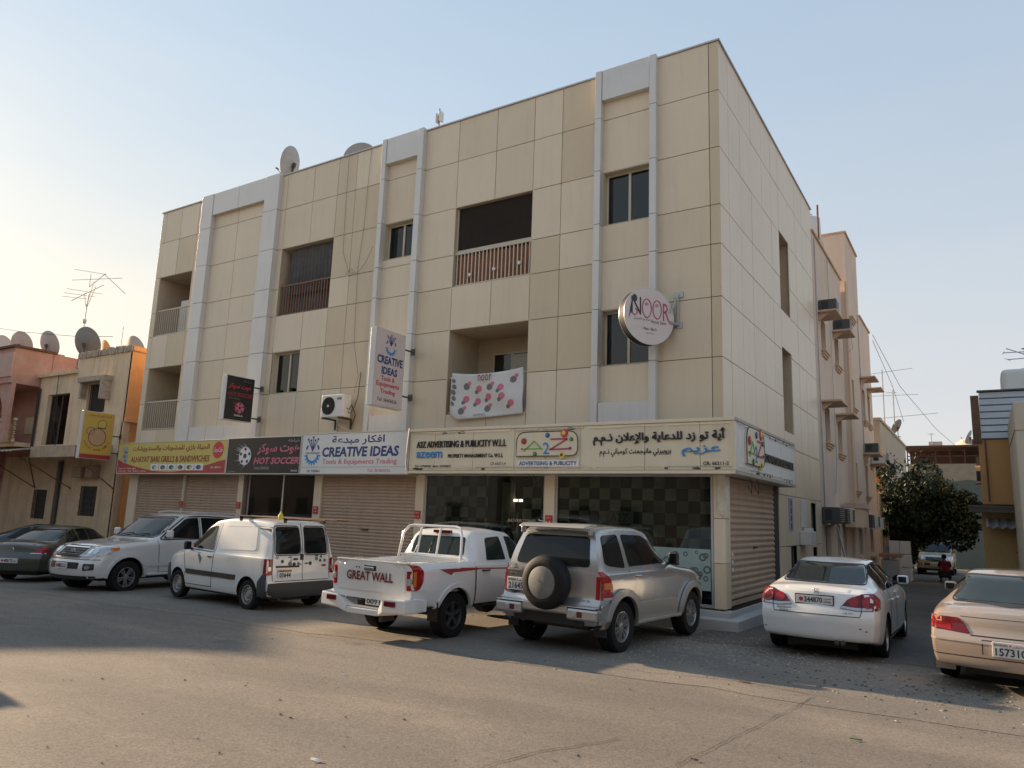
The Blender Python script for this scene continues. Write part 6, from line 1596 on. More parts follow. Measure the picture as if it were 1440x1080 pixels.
V.patch('rear_bumper', 'bumper_grey', 'b', [(-.80, .30), (.80, .30), (.80, .56), (.55, .57), (-.55, .57), (-.80, .56)], off=.035, r=.03)
V.patch('bumper_corner', 'bumper_grey', 'l', [(-.60, .31), (-.60, .72), (-.52, .74), (-.38, .58), (-.36, .31)], off=.03)
for y0, y1 in ((.06, .64), (-.06, -.64)):
    a, b = min(y0, y1), max(y0, y1)
    V.line('window_seal', 'b', round_poly([(a - .02, 1.10), (b + .02, 1.10), (b - (0 if y0 < 0 else .0) + .0, 1.68), (a + .0, 1.68)], .08), w=.02, closed=True, m='trim_black')
    V.patch('rear_window', 'car_glass', 'b', [(a, 1.12), (b, 1.12), (b - (.03 if y0 > 0 else 0), 1.66), (a + (.03 if y0 < 0 else 0), 1.66)], r=.07)
V.line('door_gap', 'b', [(.0, .60), (.0, 1.74)], w=.014); V.line('door_gap', 'b', [(-.66, .60), (.66, .60)], w=.012); V.line('door_gap', 'b', [(.70, .60), (.70, 1.1), (.66, 1.72)]); V.line('door_gap', 'b', [(-.70, .60), (-.70, 1.1), (-.66, 1.72)])
for sg, ax in ((1, 'l'), (-1, 'r')):
    a, b = sorted((sg * .715, sg * .825)); V.patch('tail_light', 'lens_red', 'b', [(a, .72), (b, .72), (b, 1.03), (a, 1.03)], off=.012, r=.02); V.patch('tail_light_lens', 'lens_clear', 'b', [(a + .02, .80), (b - .02, .80), (b - .02, .88), (a + .02, .88)], off=.017)
    V.patch('tail_light', 'lens_red', ax, [(-.58, .72), (-.50, .72), (-.50, 1.03), (-.56, 1.03)], off=.010)
V.patch('plate_recess', 'trim_black', 'b', [(.08, .86), (.62, .86), (.62, .895), (.08, .895)], off=.02)
V.plate(.42, .74, .32, .17, '03644', top='plate_orange')
V.box('rear_handle', 'trim_black', -.62, -.585, -.02, .06, 1.0, 1.12)
random.seed(8)
for k, (y, z, r_, m) in enumerate(((.17, 1.02, .05, 'ink_dark'), (.10, .93, .035, 'ink_grey'), (.20, .92, .04, 'ink_dark'), (.06, .92, .03, 'ink_grey'), (.28, .99, .03, 'ink_palegrey'), (.30, .93, .045, 'ink_grey'), (.30, 1.06, .035, 'ink_grey'), (.48, .98, .035, 'ink_dark'), (.60, 1.06, .035, 'ink_palegrey'),
        (-.10, .93, .04, 'ink_grey'), (-.20, .93, .04, 'ink_dark'), (-.36, 1.02, .04, 'ink_grey'), (-.36, 1.08, .03, 'ink_dark'), (-.48, 1.06, .03, 'ink_grey'), (-.46, .98, .03, 'ink_dark'), (-.56, .88, .05, 'ink_maroon'), (-.58, .98, .035, 'ink_grey'))):
    V.patch('sticker', m, 'b', [(y + r_ * (1.0 if k % 3 else 1.3) * math.cos(a), z + r_ * (1 if k % 3 else .5) * math.sin(a)) for a in [2 * PI * i / 12 for i in range(12)]], off=.007, skirt=.006, step=.2)
V.patch('door_emblem', 'ink_grey', 'l', [(1.78, .78), (1.74, .92), (1.84, .99), (1.92, .98), (1.84, .88)], off=.004, skirt=.003); V.patch('door_emblem', 'ink_palegrey', 'l', [(1.94, 1.0), (1.88, 1.03), (1.80, 1.03), (1.88, .99)], off=.004, skirt=.003)
for y in (.5, -.5): V.box('roof_hinge', 'trim_black', -.50, -.44, y + .12, y + .16, 1.25, 1.32)
V.box('exhaust_pipe', 'steel_dark', -.6, -.3, .45, .52, .22, .28)
t = thing('timber_poles', 'bundle of long rusty poles lying across the van roof', 'poles', (-7.75, -3.95, gz(-8, -4) + 1.84))
for k in range(3):
    g = MB(); y = -.30 + .22 * k; g.tube([(-1.45 + .1 * k, y, .0), (1.1 + .10 * k, y + .02, -.03 + .01 * k)], .015, 6); obj('pole', g, 'rust', t)
for x in (-1.1, .25):
    g = MB(); g.box(x - .02, x + .02, -.55, .55, -.05, -.01); g.box(x - .02, x + .02, -.55, -.5, -.10, -.01); g.box(x - .02, x + .02, .5, .55, -.10, -.01); obj('roof_bar', g, 'steel_dark', t)
mat('yellow_plastic', (.62, .60, .05), .4)
t = thing('yellow_bottle', 'small yellow bottle standing on the van roof', 'bottle', (-7.85, -4.3, gz(-8, -4) + 1.80)); g = MB(); g.lathe([(.001, 0), (.05, 0), (.05, .09), (.02, .13), (.02, .17), (.001, .17)], 12); obj('bottle', g, 'yellow_plastic', t, smooth=True)

# ---- white pickup
S = dict(hw=.88, xr=-1.08, xf=3.88, wb=3.05, r=.36, arch=.43, zm=.82, tuck=.97, ts=.035, rim='dark5', tw=.24, rr=.60,
    low=[(-1.08, .62), (-.5, .50), (0, .44), (3.0, .42), (3.88, .40)], belt=[(-1.08, 1.14), (.5, 1.16), (2.75, 1.12), (3.5, 1.02), (3.88, .85)],
    top=[(-1.08, 1.20), (.48, 1.22), (.50, 1.24), (.60, 1.60), (.74, 1.70), (1.3, 1.735), (1.75, 1.69), (2.55, 1.20), (2.75, 1.14), (3.3, 1.10), (3.7, 1.0), (3.88, .88)],
    roofw=[(-1.08, .9), (.4, .86), (.6, .72), (1.8, .73), (3.8, .8)], plan=[(-1.08, .975), (-.9, .995), (0, 1), (3.1, 1), (3.5, .95), (3.75, .86), (3.88, .75)],
    pr=[(.3, -1.0), (.6, -1.06), (1.2, -1.08), (1.8, -1.06)], pf=[(.3, 3.8), (.6, 3.88), (.9, 3.86), (1.1, 3.78)], bowr=.015, bowf=.14, endr=.01, bed=(-1.01, .47, -.74, .74, .72, 1.6))
K = Car('pickup_truck', 'white double-cab pickup truck with red lettering on its tailgate', 'pickup', (-3.87, -4.72), 88.4, S, 'paint_white')
K.patch('tailgate', 'paint_white', 'b', [(-.725, .74), (.725, .74), (.725, 1.19), (-.725, 1.19)], off=.016, r=.02)
K.line('tailgate_gap', 'b', [(-.74, .73), (.74, .73), (.74, 1.19)], w=.014, off=.003); K.line('tailgate_gap', 'b', [(-.74, .73), (-.74, 1.19)], w=.014, off=.003)
K.box('tailgate_cap', 'paint_white', -1.115, -.99, -.75, .75, 1.19, 1.215, bevel=.01)
K.letters('GREAT WALL', -.50, .50, .895, 1.035, 'text_maroon', bold=.022, ext=.002)
for v_ in K.t.children:
    if v_.name.startswith('lettering'): v_.location.x = -.016
K.box('tailgate_handle', 'chrome', -1.145, -1.10, -.10, .10, 1.07, 1.11); K.box('handle_recess', 'trim_black', -1.112, -1.10, -.13, .13, 1.05, 1.13, bevel=.01)
for y in (.24, .30): K.box('keyhole', 'trim_black', -1.112, -1.10, y - .012, y + .012, 1.08, 1.10, bevel=0)
for sg, ax in ((1, 'l'), (-1, 'r')):
    a, b = sorted((sg * .755, sg * .865)); K.patch('tail_light', 'lens_red', 'b', [(a, .80), (b, .80), (b, 1.09), (a, 1.09)], off=.012, r=.02)
    K.patch('tail_light', 'lens_red', ax, [(-1.07, .80), (-.92, .82), (-.84, .94), (-.84, 1.08), (-.90, 1.16), (-1.07, 1.17)], off=.014, r=.03)
    K.patch('tail_light_lens', 'lens_amber' if sg < 0 else 'lens_clear', ax, [(-1.06, .86), (-1.0, .87), (-1.0, 1.08), (-1.06, 1.08)], off=.019)
    K.patch('tail_light_lens', 'lens_clear', 'b', [(a + .01, .88), (b - .01, .88), (b - .01, .98), (a + .01, .98)], off=.017)
# step bumper
g = MB(); g.M = frame((0, 0, 0), (0, 1, 0), (0, 0, 1)) @ Matrix.Identity(4)
g.M = None
for sg in (-1, 1):
    y0, y1, y2 = sg * .92, sg * .48, sg * .34
    v = [(-1.02, y0, .48), (-1.26, y0 * .97, .48), (-1.30, y1, .48), (-1.24, y2, .40), (-1.02, y2, .40), (-1.02, y0, .70), (-1.26, y0 * .97, .68), (-1.30, y1, .68), (-1.24, y2, .50), (-1.02, y2, .50)]
    g.add(v, [(0, 1, 2, 3, 4), (5, 6, 7, 8, 9), (0, 1, 6, 5), (1, 2, 7, 6), (2, 3, 8, 7), (3, 4, 9, 8), (4, 0, 5, 9)])
    v = [(-.75, sg * .905, .48), (-1.04, sg * .92, .48), (-1.04, sg * .92, .70), (-.75, sg * .905, .66), (-.75, sg * .85, .48), (-1.04, sg * .85, .48), (-1.04, sg * .85, .70), (-.75, sg * .85, .66)]
    g.add(v, [(0, 1, 2, 3), (4, 5, 6, 7), (0, 1, 5, 4), (2, 3, 7, 6), (0, 3, 7, 4), (1, 2, 6, 5)])
g.box(-1.24, -1.02, -.335, .335, .40, .495)
bp_ = obj('rear_bumper', g, 'paint_white', K.t, bevel=.018); K.box('step_pad', 'galvanised', -1.23, -1.03, -.33, .33, .497, .505, bevel=0, parent=bp_)
for sg in (-1, 1): K.box('reflector', 'lens_red_dark', -1.305, -1.275, sg * .62 - .11, sg * .62 + .11, .57, .65, bevel=.01, parent=bp_)
K.plate(-.06, .60, .34, .15, '0091', top='plate_orange', x=-1.03); K.box('plate_lamp', 'trim_black', -1.07, -1.0, .17, .37, .60, .68)
K.patch('rear_window', 'car_glass_green', 'b', [(-.60, 1.27), (.60, 1.27), (.55, 1.58), (-.55, 1.58)], r=.06, off=.008); K.line('window_seal', 'b', round_poly([(-.62, 1.25), (.62, 1.25), (.57, 1.60), (-.57, 1.60)], .06), w=.025, closed=True, m='trim_black')
K.box('high_brake_light', 'lens_red_dark', .58, .66, -.22, .16, 1.635, 1.685)
for y in (.34, -.02, -.36): K.box('seat_headrest', 'seat', .70, .74, y - .12, y + .12, 1.28, 1.48, bevel=.03)
g = MB()
for sg in (-1, 1): g.tube([(.30, sg * .70, 1.2), (.36, sg * .66, 1.62), (.42, sg * .58, 1.735), (.44, sg * .45, 1.75)], .022, 8)
g.tube([(.44, -.5, 1.75), (.44, .5, 1.75)], .024, 8); g.tube([(.33, -.70, 1.24), (.33, .70, 1.24)], .022, 8)
for y in (-.14, .30): g.tube([(.33, y, 1.24), (.40, y, 1.6), (.44, y, 1.74)], .020, 8)
obj('headboard_bars', g, 'paint_white', K.t, smooth=True)
for ax in ('l', 'r'):
    K.patch('side_window', 'car_glass_green', ax, [(.88, 1.20), (.98, 1.57), (1.42, 1.60), (1.46, 1.20)], r=[.03, .08, .04, .03], off=.007)
    K.patch('side_window', 'car_glass_green', ax, [(1.60, 1.20), (1.60, 1.60), (1.80, 1.59), (2.38, 1.22)], r=[.03, .04, .05, .03], off=.007)
    K.line('window_seal', ax, round_poly([(.84, 1.17), (.95, 1.60), (1.46, 1.63), (1.50, 1.17)], .05), w=.022, closed=True, m='trim_black')
    K.line('door_gap', ax, [(.66, 1.62), (.62, 1.2), (.66, .62), (.80, .52), (1.44, .50), (1.52, .56), (1.52, 1.62)], w=.024); K.line('door_gap', ax, [(1.52, .52), (2.40, .50), (2.46, 1.15)], w=.024)
    K.patch('side_stripe', 'ink_maroon', ax, [(-.45, 1.10), (-.15, 1.0), (-.10, 1.04), (.6, 1.06), (.6, 1.075), (.2, 1.09), (-.1, 1.10)], off=.004, skirt=.003)
    K.patch('side_stripe', 'ink_maroon', ax, [(.05, 1.085), (2.2, 1.02), (2.2, 1.04), (.1, 1.105)], off=.0055, skirt=.003)
    K.handle(ax, .80, 1.04, 'trim_black', .2); K.arch('paint_white', ax, 0, .43, .50, .022); K.arch('paint_white', ax, 3.05, .43, .50, .022); K.mirror(ax, 2.25, 1.16, 'paint_white')
    K.patch('cab_bed_gap', 'gap', ax, [(.50, .50), (.53, .50), (.53, 1.17), (.50, 1.17)], off=.003, skirt=.002)  # dark strip for the joint between cab and load bed
K.box('tow_hook', 'steel_dark', -1.1, -.8, -.3, -.24, .30, .38); K.box('silencer', 'galvanised', -1.0, -.8, .36, .48, .34, .42)
for sg in (-1, 1): K.box('mud_flap', 'trim_black', -.46, -.44, sg * .77 - .10, sg * .77 + .10, .30, .60, bevel=0)

# ---- silver two-door four-wheel drive
S = dict(hw=.90, xr=-.68, xf=3.34, wb=2.545, r=.375, arch=.44, zm=.78, tuck=.955, ts=.06, rim='alloy6', tw=.26, rr=.60, inset=.0,
    low=[(-.68, .42), (0, .38), (2.6, .38), (3.34, .36)], belt=[(-.68, 1.18), (1.9, 1.20), (2.6, 1.12), (3.1, 1.02), (3.34, .85)],
    top=[(-.68, 1.76), (-.5, 1.82), (.2, 1.86), (.8, 1.85), (1.15, 1.79), (1.85, 1.28), (2.0, 1.21), (2.6, 1.16), (3.05, 1.08), (3.25, .96), (3.34, .85)],
    roofw=[(-.68, .74), (1.2, .75), (3.2, .8)], plan=[(-.68, .96), (-.5, .99), (0, 1), (2.6, 1), (2.95, .95), (3.2, .84), (3.34, .72)],
    pr=[(.3, -.62), (.45, -.66), (.7, -.68), (.8, -.62), (1.2, -.60), (1.4, -.56), (1.75, -.42), (1.9, -.36)], pf=[(.3, 3.3), (.6, 3.34), (.9, 3.32), (1.15, 3.2)], bowr=.03, bowf=.16)
J = Car('four_wheel_drive', 'silver two-door four-wheel drive with a black-rimmed spare wheel cover', 'car', (-1.23, -4.07), 85.6, S, 'paint_silver')
J.patch('rear_window', 'car_glass', 'b', [(-.67, 1.24), (.67, 1.24), (.58, 1.68), (-.58, 1.68)], r=.07, off=.008); J.line('window_seal', 'b', round_poly([(-.69, 1.22), (.69, 1.22), (.60, 1.70), (-.60, 1.70)], .07), w=.02, closed=True, m='trim_black')
g = MB(); v = [(-.36, -.62, 1.80), (-.62, -.62, 1.76), (-.68, -.60, 1.73), (-.62, -.60, 1.70), (-.42, -.62, 1.74)]
pts = [(-.34, 1.865), (-.52, 1.855), (-.64, 1.825), (-.66, 1.80), (-.60, 1.795), (-.42, 1.81)]
g.add([(p[0], sg * (.60 if i in (2, 3) else .64), p[1]) for sg in (-1, 1) for i, p in enumerate(pts)], [tuple(range(5, -1, -1)), tuple(range(6, 12))] + [(i, (i + 1) % 6, 6 + (i + 1) % 6, 6 + i) for i in range(6)])
for sg in (-1, 1): g.box(-.56, -.46, sg * .615 - .02, sg * .615 + .02, 1.70, 1.80)
obj('spoiler', g, 'paint_silver_warm', J.t, bevel=.02)
q = Matrix.Translation((-.80, -.05, 1.00)) @ Matrix.Rotation(-PI / 2, 4, 'Y')
g = MB(); g.M = q; g.lathe([(.001, -.12), (.30, -.12), (.37, -.09), (.395, -.02), (.395, .06), (.375, .12), (.32, .15), (.255, .158), (.235, .155)], 44); sw = obj('spare_wheel_cover', g, 'black_plastic', J.t, smooth=30)
mat('dusty_silver', (.20, .20, .19), .55, metal=.3, var=.25, vscale=5, damt=.5, dirt=(.42, .38, .32), dscale=4)
g = MB(); g.M = q; g.lathe([(.236, .154), (.225, .160), (.001, .162)], 44); obj('cover_disc', g, 'dusty_silver', sw, smooth=30)
text('cover_emblem', '4WD', (-.06, .06, -.03, .03), frame((-.962, -.05, 1.04), (0, -1, 0), (0, 0, 1)), 'ink_palegrey', sw, lift=.001, ext=.002)
J.patch('plate_panel', 'trim_black', 'b', [(.36, .78), (.80, .78), (.80, 1.12), (.36, 1.12)], off=.03, r=.02)
J.plate(.585, .92, .40, .19, '216459', x=-.655)
text('model_badge', 'PAJERO', (.42 - 1.17, .74 - 1.17, -.016, .016), frame((-.645, 0, 1.075), (0, -1, 0), (0, 0, 1)), 'ink_palegrey', J.t)
g = MB(); g.M = frame((-.625, .66, 1.17), (0, -1, 0), (0, 0, 1))
for a in (90, 210, 330): c_, s_ = .026 * math.cos(R(a)), .026 * math.sin(R(a)); g.prism([(c_ * 2, s_ * 2), (c_ - s_ * .55, s_ + c_ * .55), (0, 0), (c_ + s_ * .55, s_ - c_ * .55)][::-1], .0, .008)
obj('maker_badge', g, 'ink_grey', J.t)
text('model_badge', '3.5', (-.70, -.58, -.012, .012), frame((-.66, 0, .77), (0, -1, 0), (0, 0, 1)).__matmul__(Matrix.Translation((1.28, 0, 0))), 'ink_grey', J.t)
J.line('door_gap', 'b', [(-.78, .74), (.78, .74), (.78, 1.2), (.66, 1.74)], w=.013); J.line('door_gap', 'b', [(-.78, .74), (-.78, 1.2), (-.66, 1.74)], w=.013)
for sg, ax in ((1, 'l'), (-1, 'r')):
    a, b = sorted((sg * .79, sg * .85)); J.patch('tail_light', 'lens_red', 'b', [(a, .80), (b, .80), (b, 1.12), (a, 1.12)], off=.014, r=.01)
    J.patch('tail_light', 'lens_red', ax, [(-.61, .80), (-.34, .80), (-.32, .92), (-.38, 1.08), (-.52, 1.19), (-.60, 1.19)], off=.016, r=.02)
    J.patch('tail_light_lens', 'lens_amber', ax, [(-.56, .94), (-.36, .94), (-.38, 1.03), (-.56, 1.03)], off=.022, r=.01); J.line('light_trim', ax, [(-.60, .92), (-.34, .92)], w=.014, off=.024, m='chrome'); J.line('light_trim', ax, [(-.60, 1.05), (-.37, 1.05), (-.34, .92), (-.33, .82)], w=.014, off=.024, m='chrome')
    J.patch('tail_light_lens', 'lens_clear', ax, [(-.58, .79), (-.36, .79), (-.36, .825), (-.58, .825)], off=.022)
g = MB()
for sg in (-1, 1):
    g.box(-.82, -.55, min(sg * .40, sg * .90), max(sg * .40, sg * .90), .50, .67)
g.box(-.80, -.55, -.41, .41, .56, .70); bp_ = obj('rear_bumper', g, 'paint_silver', J.t, bevel=.035)
J.box('bumper_step', 'chrome', -.81, -.60, -.88, .88, .678, .69, bevel=.004, parent=bp_)
for sg in (-1, 1):
    J.box('bumper_lamp', 'lens_red_dark', -.832, -.80, sg * .60 - .07, sg * .60 + .01, .55, .63, parent=bp_); J.box('bumper_lamp', 'lens_clear', -.832, -.80, sg * .60 + .015, sg * .60 + .10, .55, .63, parent=bp_)
J.box('bumper_skirt', 'trim_black', -.70, -.4, -.62, .62, .40, .56)
for ax in ('l', 'r'):
    J.patch('side_window', 'car_glass', ax, [(-.42, 1.30), (-.36, 1.70), (.12, 1.72), (.16, 1.22), (-.30, 1.26)], r=[.05, .08, .05, .05, .05], off=.008)
    J.patch('side_window', 'car_glass', ax, [(.30, 1.24), (.24, 1.72), (.95, 1.70), (1.15, 1.62), (1.62, 1.26)], r=[.03, .06, .1, .05, .04], off=.008)
    J.line('window_seal', ax, round_poly([(.27, 1.215), (.20, 1.75), (.97, 1.735), (1.18, 1.65), (1.70, 1.225)], .05), w=.024, closed=True, m='trim_black')
    J.line('door_gap', ax, [(.22, 1.76), (.26, 1.2), (.38, .90), (.52, .72), (.56, .52), (1.72, .52), (1.80, 1.0), (1.76, 1.22)], w=.026)
    J.patch('bumper_corner', 'paint_silver', ax, [(-.64, .46), (-.64, .72), (-.44, .74), (-.42, .50)], off=.045, r=.02)
    J.line('flare_gap', ax, [(.49 * 1.13 * math.cos(R(a)), .385 + .49 * 1.13 * math.sin(R(a))) for a in range(10, 171, 10)], w=.016, off=.006); J.line('flare_gap', ax, [(2.545 + .49 * 1.13 * math.cos(R(a)), .385 + .49 * 1.13 * math.sin(R(a))) for a in range(10, 171, 10)], w=.016, off=.006)
    J.patch('side_cladding', 'paint_silver_warm', ax, [(.54, .44), (.54, .70), (1.86, .70), (1.96, .44)], off=.02, r=.02); J.line('cladding_groove', ax, [(.56, .62), (1.88, .62)], off=.022); J.line('cladding_groove', ax, [(.56, .54), (1.88, .54)], off=.022)
    J.box('running_board', 'paint_silver_warm', .46, 2.04, *sorted(((.80 if ax == 'l' else -.80), (.93 if ax == 'l' else -.93))), .38, .43)
    J.arch('paint_silver_warm', ax, 0, .44, .545, .06, -14, 200); J.arch('paint_silver_warm', ax, 2.545, .44, .545, .06, -20, 194)
    J.handle(ax, .48, 1.10, 'chrome', .16); J.mirror(ax, 1.66, 1.24, 'trim_black', .17, .21, .17)
    J.patch('side_marker', 'lens_amber', ax, [(1.90, 1.0), (1.98, 1.0), (1.96, 1.04), (1.91, 1.04)], off=.008); J.patch('headlight', 'lens_clear', ax, [(3.0, .86), (2.98, 1.0), (3.18, .98), (3.27, .86)], off=.012)
g = MB(); g.tube([(-.45, -.3, 1.84), (-.45, -.3, 1.86)], .01, 5); g.tube([(.2, .62, 1.85), (-.1, .62, 1.9)], .01, 5); obj('roof_rail', g, 'paint_silver', J.t)
for sg in (-1, 1): J.box('mud_flap', 'trim_black', -.48, -.46, sg * .78 - .10, sg * .78 + .10, .26, .5, bevel=0)

# ---- white saloon beside the corner
def sedan_sides(c, glass='car_glass', handle='paint_white', belt=.93, x_rear=.1, mir='paint_white', pts=None, doors=None):
    for ax in ('l', 'r'):
        for p_ in pts: c.patch('side_window', glass, ax, p_, r=.04, off=.006)
        for d_ in doors: c.line('door_gap', ax, d_)
S = dict(hw=.875, xr=-.92, xf=3.58, wb=2.70, r=.315, arch=.365, zm=.60, tuck=.95, ts=.09, rim='alloy5', tw=.21, rr=.68,
    low=[(-.92, .30), (-.5, .22), (0, .20), (3.0, .19), (3.58, .22)], belt=[(-.92, .93), (-.3, .97), (.5, .95), (2.6, .90), (3.2, .80), (3.58, .62)],
    top=[(-.92, .98), (-.80, 1.045), (-.45, 1.06), (-.32, 1.07), (.40, 1.37), (.75, 1.425), (1.2, 1.435), (1.6, 1.385), (2.55, .98), (2.8, .93), (3.2, .84), (3.45, .72), (3.58, .62)],
    roofw=[(-.92, .75), (-.3, .70), (.4, .64), (1.4, .66), (2.6, .72), (3.5, .8)], plan=[(-.92, .90), (-.75, .96), (-.3, .99), (.3, 1), (2.8, 1), (3.2, .93), (3.42, .82), (3.58, .68)],
    pr=[(.2, -.80), (.35, -.90), (.6, -.92), (.68, -.91), (.78, -.86), (.95, -.80), (1.05, -.78)], pf=[(.2, 3.5), (.45, 3.58), (.7, 3.52), (.9, 3.4)], bowr=.075, bowf=.22)
C1 = Car('saloon_car', 'white saloon car with round red tail lights parked beside the corner steps', 'car', (2.11, -1.65), 89.4, S, 'paint_white')
def civic(C1, plate='344870'):
    C1.patch('rear_window', 'car_glass_green', 'b', [(-.60, 1.095), (.60, 1.095), (.50, 1.345), (-.50, 1.345)], r=.05, off=.006); C1.line('window_seal', 'b', round_poly([(-.62, 1.082), (.62, 1.082), (.515, 1.358), (-.515, 1.358)], .05), w=.016, closed=True, m='trim_black')
    for sg, ax in ((1, 'l'), (-1, 'r')):
        def Y(pts): return [(sg * y, z) for y, z in pts][::sg]
        C1.patch('tail_light', 'lens_red_dark', 'b', Y([(.33, .765), (.56, .74), (.84, .76), (.83, .90), (.76, .985), (.62, .975), (.44, .90)]), off=.010, r=.03)
        C1.patch('tail_light_lens', 'lens_clear', 'b', Y([(.34, .77), (.56, .745), (.83, .765), (.83, .80), (.56, .785), (.37, .80)]), off=.014)
        for y, z, r_ in ((.52, .865, .068), (.71, .865, .085)):
            C1.patch('tail_light_lens', 'lens_red', 'b', [(sg * y + r_ * math.cos(a), z + r_ * math.sin(a)) for a in [2 * PI * i / 20 for i in range(20)]], off=.018, step=.2)
        C1.patch('tail_light', 'lens_red', ax, [(-.78, .77), (-.66, .79), (-.62, .86), (-.70, .97), (-.76, .98)], off=.008)
        C1.line('light_gap', 'b', Y([(.62, .75), (.62, .975)]), off=.019, w=.008)
    C1.plate(.02, .86, .52, .12, plate, border=True, style=1)
    C1.line('boot_gap', 'b', [(-.63, .76), (-.60, .66), (.60, .66), (.63, .76)], w=.010)
    g = MB(); p, _ = C1.hit('b', 0, .985); g.M = frame((p.x - .012, 0, .985), (0, -1, 0), (0, 0, 1)); g.tube([(x, y, 0) for x, y in round_poly([(-.045, .036), (-.035, -.036), (.035, -.036), (.045, .036)], .012)], .005, 5, closed=True); g.box(-.022, -.012, -.025, .03, -.004, .006); g.box(.012, .022, -.025, .03, -.004, .006); g.box(-.012, .012, -.003, .006, -.003, .005); obj('maker_badge', g, 'chrome', C1.t)
    C1.box('boot_trim', 'chrome', -.845, -.82, -.30, .30, .932, .944, bevel=.004)
    p, _ = C1.hit('b', .43, .70); C1_f = frame((p.x - .010, 0, .70), (0, -1, 0), (0, 0, 1))
    text('model_badge', 'BAHRAIN', (-.55, -.35, .005, .035), C1_f, 'ink_dark', C1.t); text('model_badge', 'HONDA', (-.52, -.34, -.035, -.008), C1_f, 'ink_grey', C1.t); text('model_badge', '1.8 VTi', (.38, .52, -.005, .022), C1_f, 'ink_grey', C1.t)
    C1.line('bumper_crease', 'b', [(-.80, .35), (.80, .35)], w=.02, m='paint_white', off=.012); C1.patch('lower_bumper', 'trim_black', 'b', [(-.74, .24), (.74, .24), (.74, .285), (-.74, .285)], off=.004)
    for y in (-.28, -.36):
        g = MB(); g.cyl((-.80, y, .28), (-.95, y, .28), .032, n=12); obj('exhaust_pipe', g, 'steel_dark', C1.t, smooth=True)
    for ax in ('l', 'r'):
        C1.patch('side_window', 'car_glass', ax, [(.02, 1.02), (.42, 1.33), (.62, 1.36), (.60, .99)], r=[.04, .08, .03, .03], off=.006)
        C1.patch('side_window', 'car_glass', ax, [(.68, .99), (.70, 1.365), (1.05, 1.375), (1.10, .98)], r=.03, off=.006)
        C1.patch('side_window', 'car_glass', ax, [(1.19, .98), (1.14, 1.375), (1.55, 1.34), (2.20, .99)], r=[.03, .04, .06, .04], off=.006)
        C1.line('window_seal', ax, round_poly([(.0, 1.0), (.42, 1.335), (.8, 1.375), (1.2, 1.385), (1.57, 1.35), (2.26, .975)], .05), w=.014, closed=True, m='trim_black')
        C1.line('door_gap', ax, [(.50, .98), (.36, .70), (.36, .30), (1.14, .28), (1.14, .96)], w=.024); C1.line('door_gap', ax, [(1.14, .28), (2.26, .28), (2.30, .6), (2.24, .95)], w=.024)
        C1.handle(ax, .55, .84, 'paint_white'); C1.handle(ax, 1.32, .82, 'paint_white'); C1.mirror(ax, 2.08, 1.0, 'paint_white', .16, .15, .18)
        C1.line('side_crease', ax, [(.42, .36), (2.3, .36)], w=.03, m='paint_white', off=.010)
    for p_ in ((-.74, .42), (.60, .50), (.68, .47)): C1.patch('scuff', 'ink_grey', 'b', [(-p_[0] + .02 * math.cos(a), p_[1] + .012 * math.sin(a)) for a in (0, 1, 2, 3, 4, 5)], off=.004, skirt=.003, step=.2)
    C1.patch('windscreen', 'car_glass', 'f', [(-.62, 1.02), (.62, 1.02), (.54, 1.33), (-.54, 1.33)], r=.05, off=.006)
    for sg in (1, -1):
        a, b = sorted((sg * .38, sg * .74)); C1.patch('headlight', 'lens_clear', 'f', [(a, .62), (b, .62), (b, .72), (a, .68)], off=.01)
    C1.patch('front_grille', 'trim_black', 'f', [(-.32, .60), (.32, .60), (.34, .66), (-.34, .66)], off=.01)
civic(C1)

# ---- beige saloon at the right edge
S2 = dict(hw=.885, xr=-1.12, xf=3.52, wb=2.62, r=.31, arch=.36, zm=.62, tuck=.95, ts=.08, rim='alloy5', tw=.20, rr=.64,
    low=[(-1.12, .30), (-.6, .25), (0, .20), (2.9, .19), (3.52, .22)], belt=[(-1.12, .88), (-.4, .92), (.5, .92), (2.5, .89), (3.2, .78), (3.52, .62)],
    top=[(-1.12, .93), (-1.0, .985), (-.45, .995), (-.36, 1.0), (.40, 1.325), (.70, 1.375), (1.2, 1.385), (1.55, 1.34), (2.35, .96), (2.6, .92), (3.2, .82), (3.45, .70), (3.52, .64)],
    roofw=[(-1.12, .76), (-.3, .72), (.4, .63), (1.4, .65), (2.6, .74), (3.5, .8)], plan=[(-1.12, .88), (-.95, .95), (-.5, .985), (.2, 1), (2.7, 1), (3.15, .94), (3.4, .84), (3.52, .72)],
    pr=[(.2, -1.04), (.34, -1.11), (.56, -1.12), (.64, -1.10), (.70, -1.03), (.86, -1.0), (.98, -.96)], pf=[(.2, 3.45), (.45, 3.52), (.7, 3.48), (.9, 3.4)], bowr=.07, bowf=.16)
C2 = Car('saloon_car', 'old beige saloon car with dark red tail lights at the right edge', 'car', (4.57, -2.86), 86.0, S2, 'paint_beige')
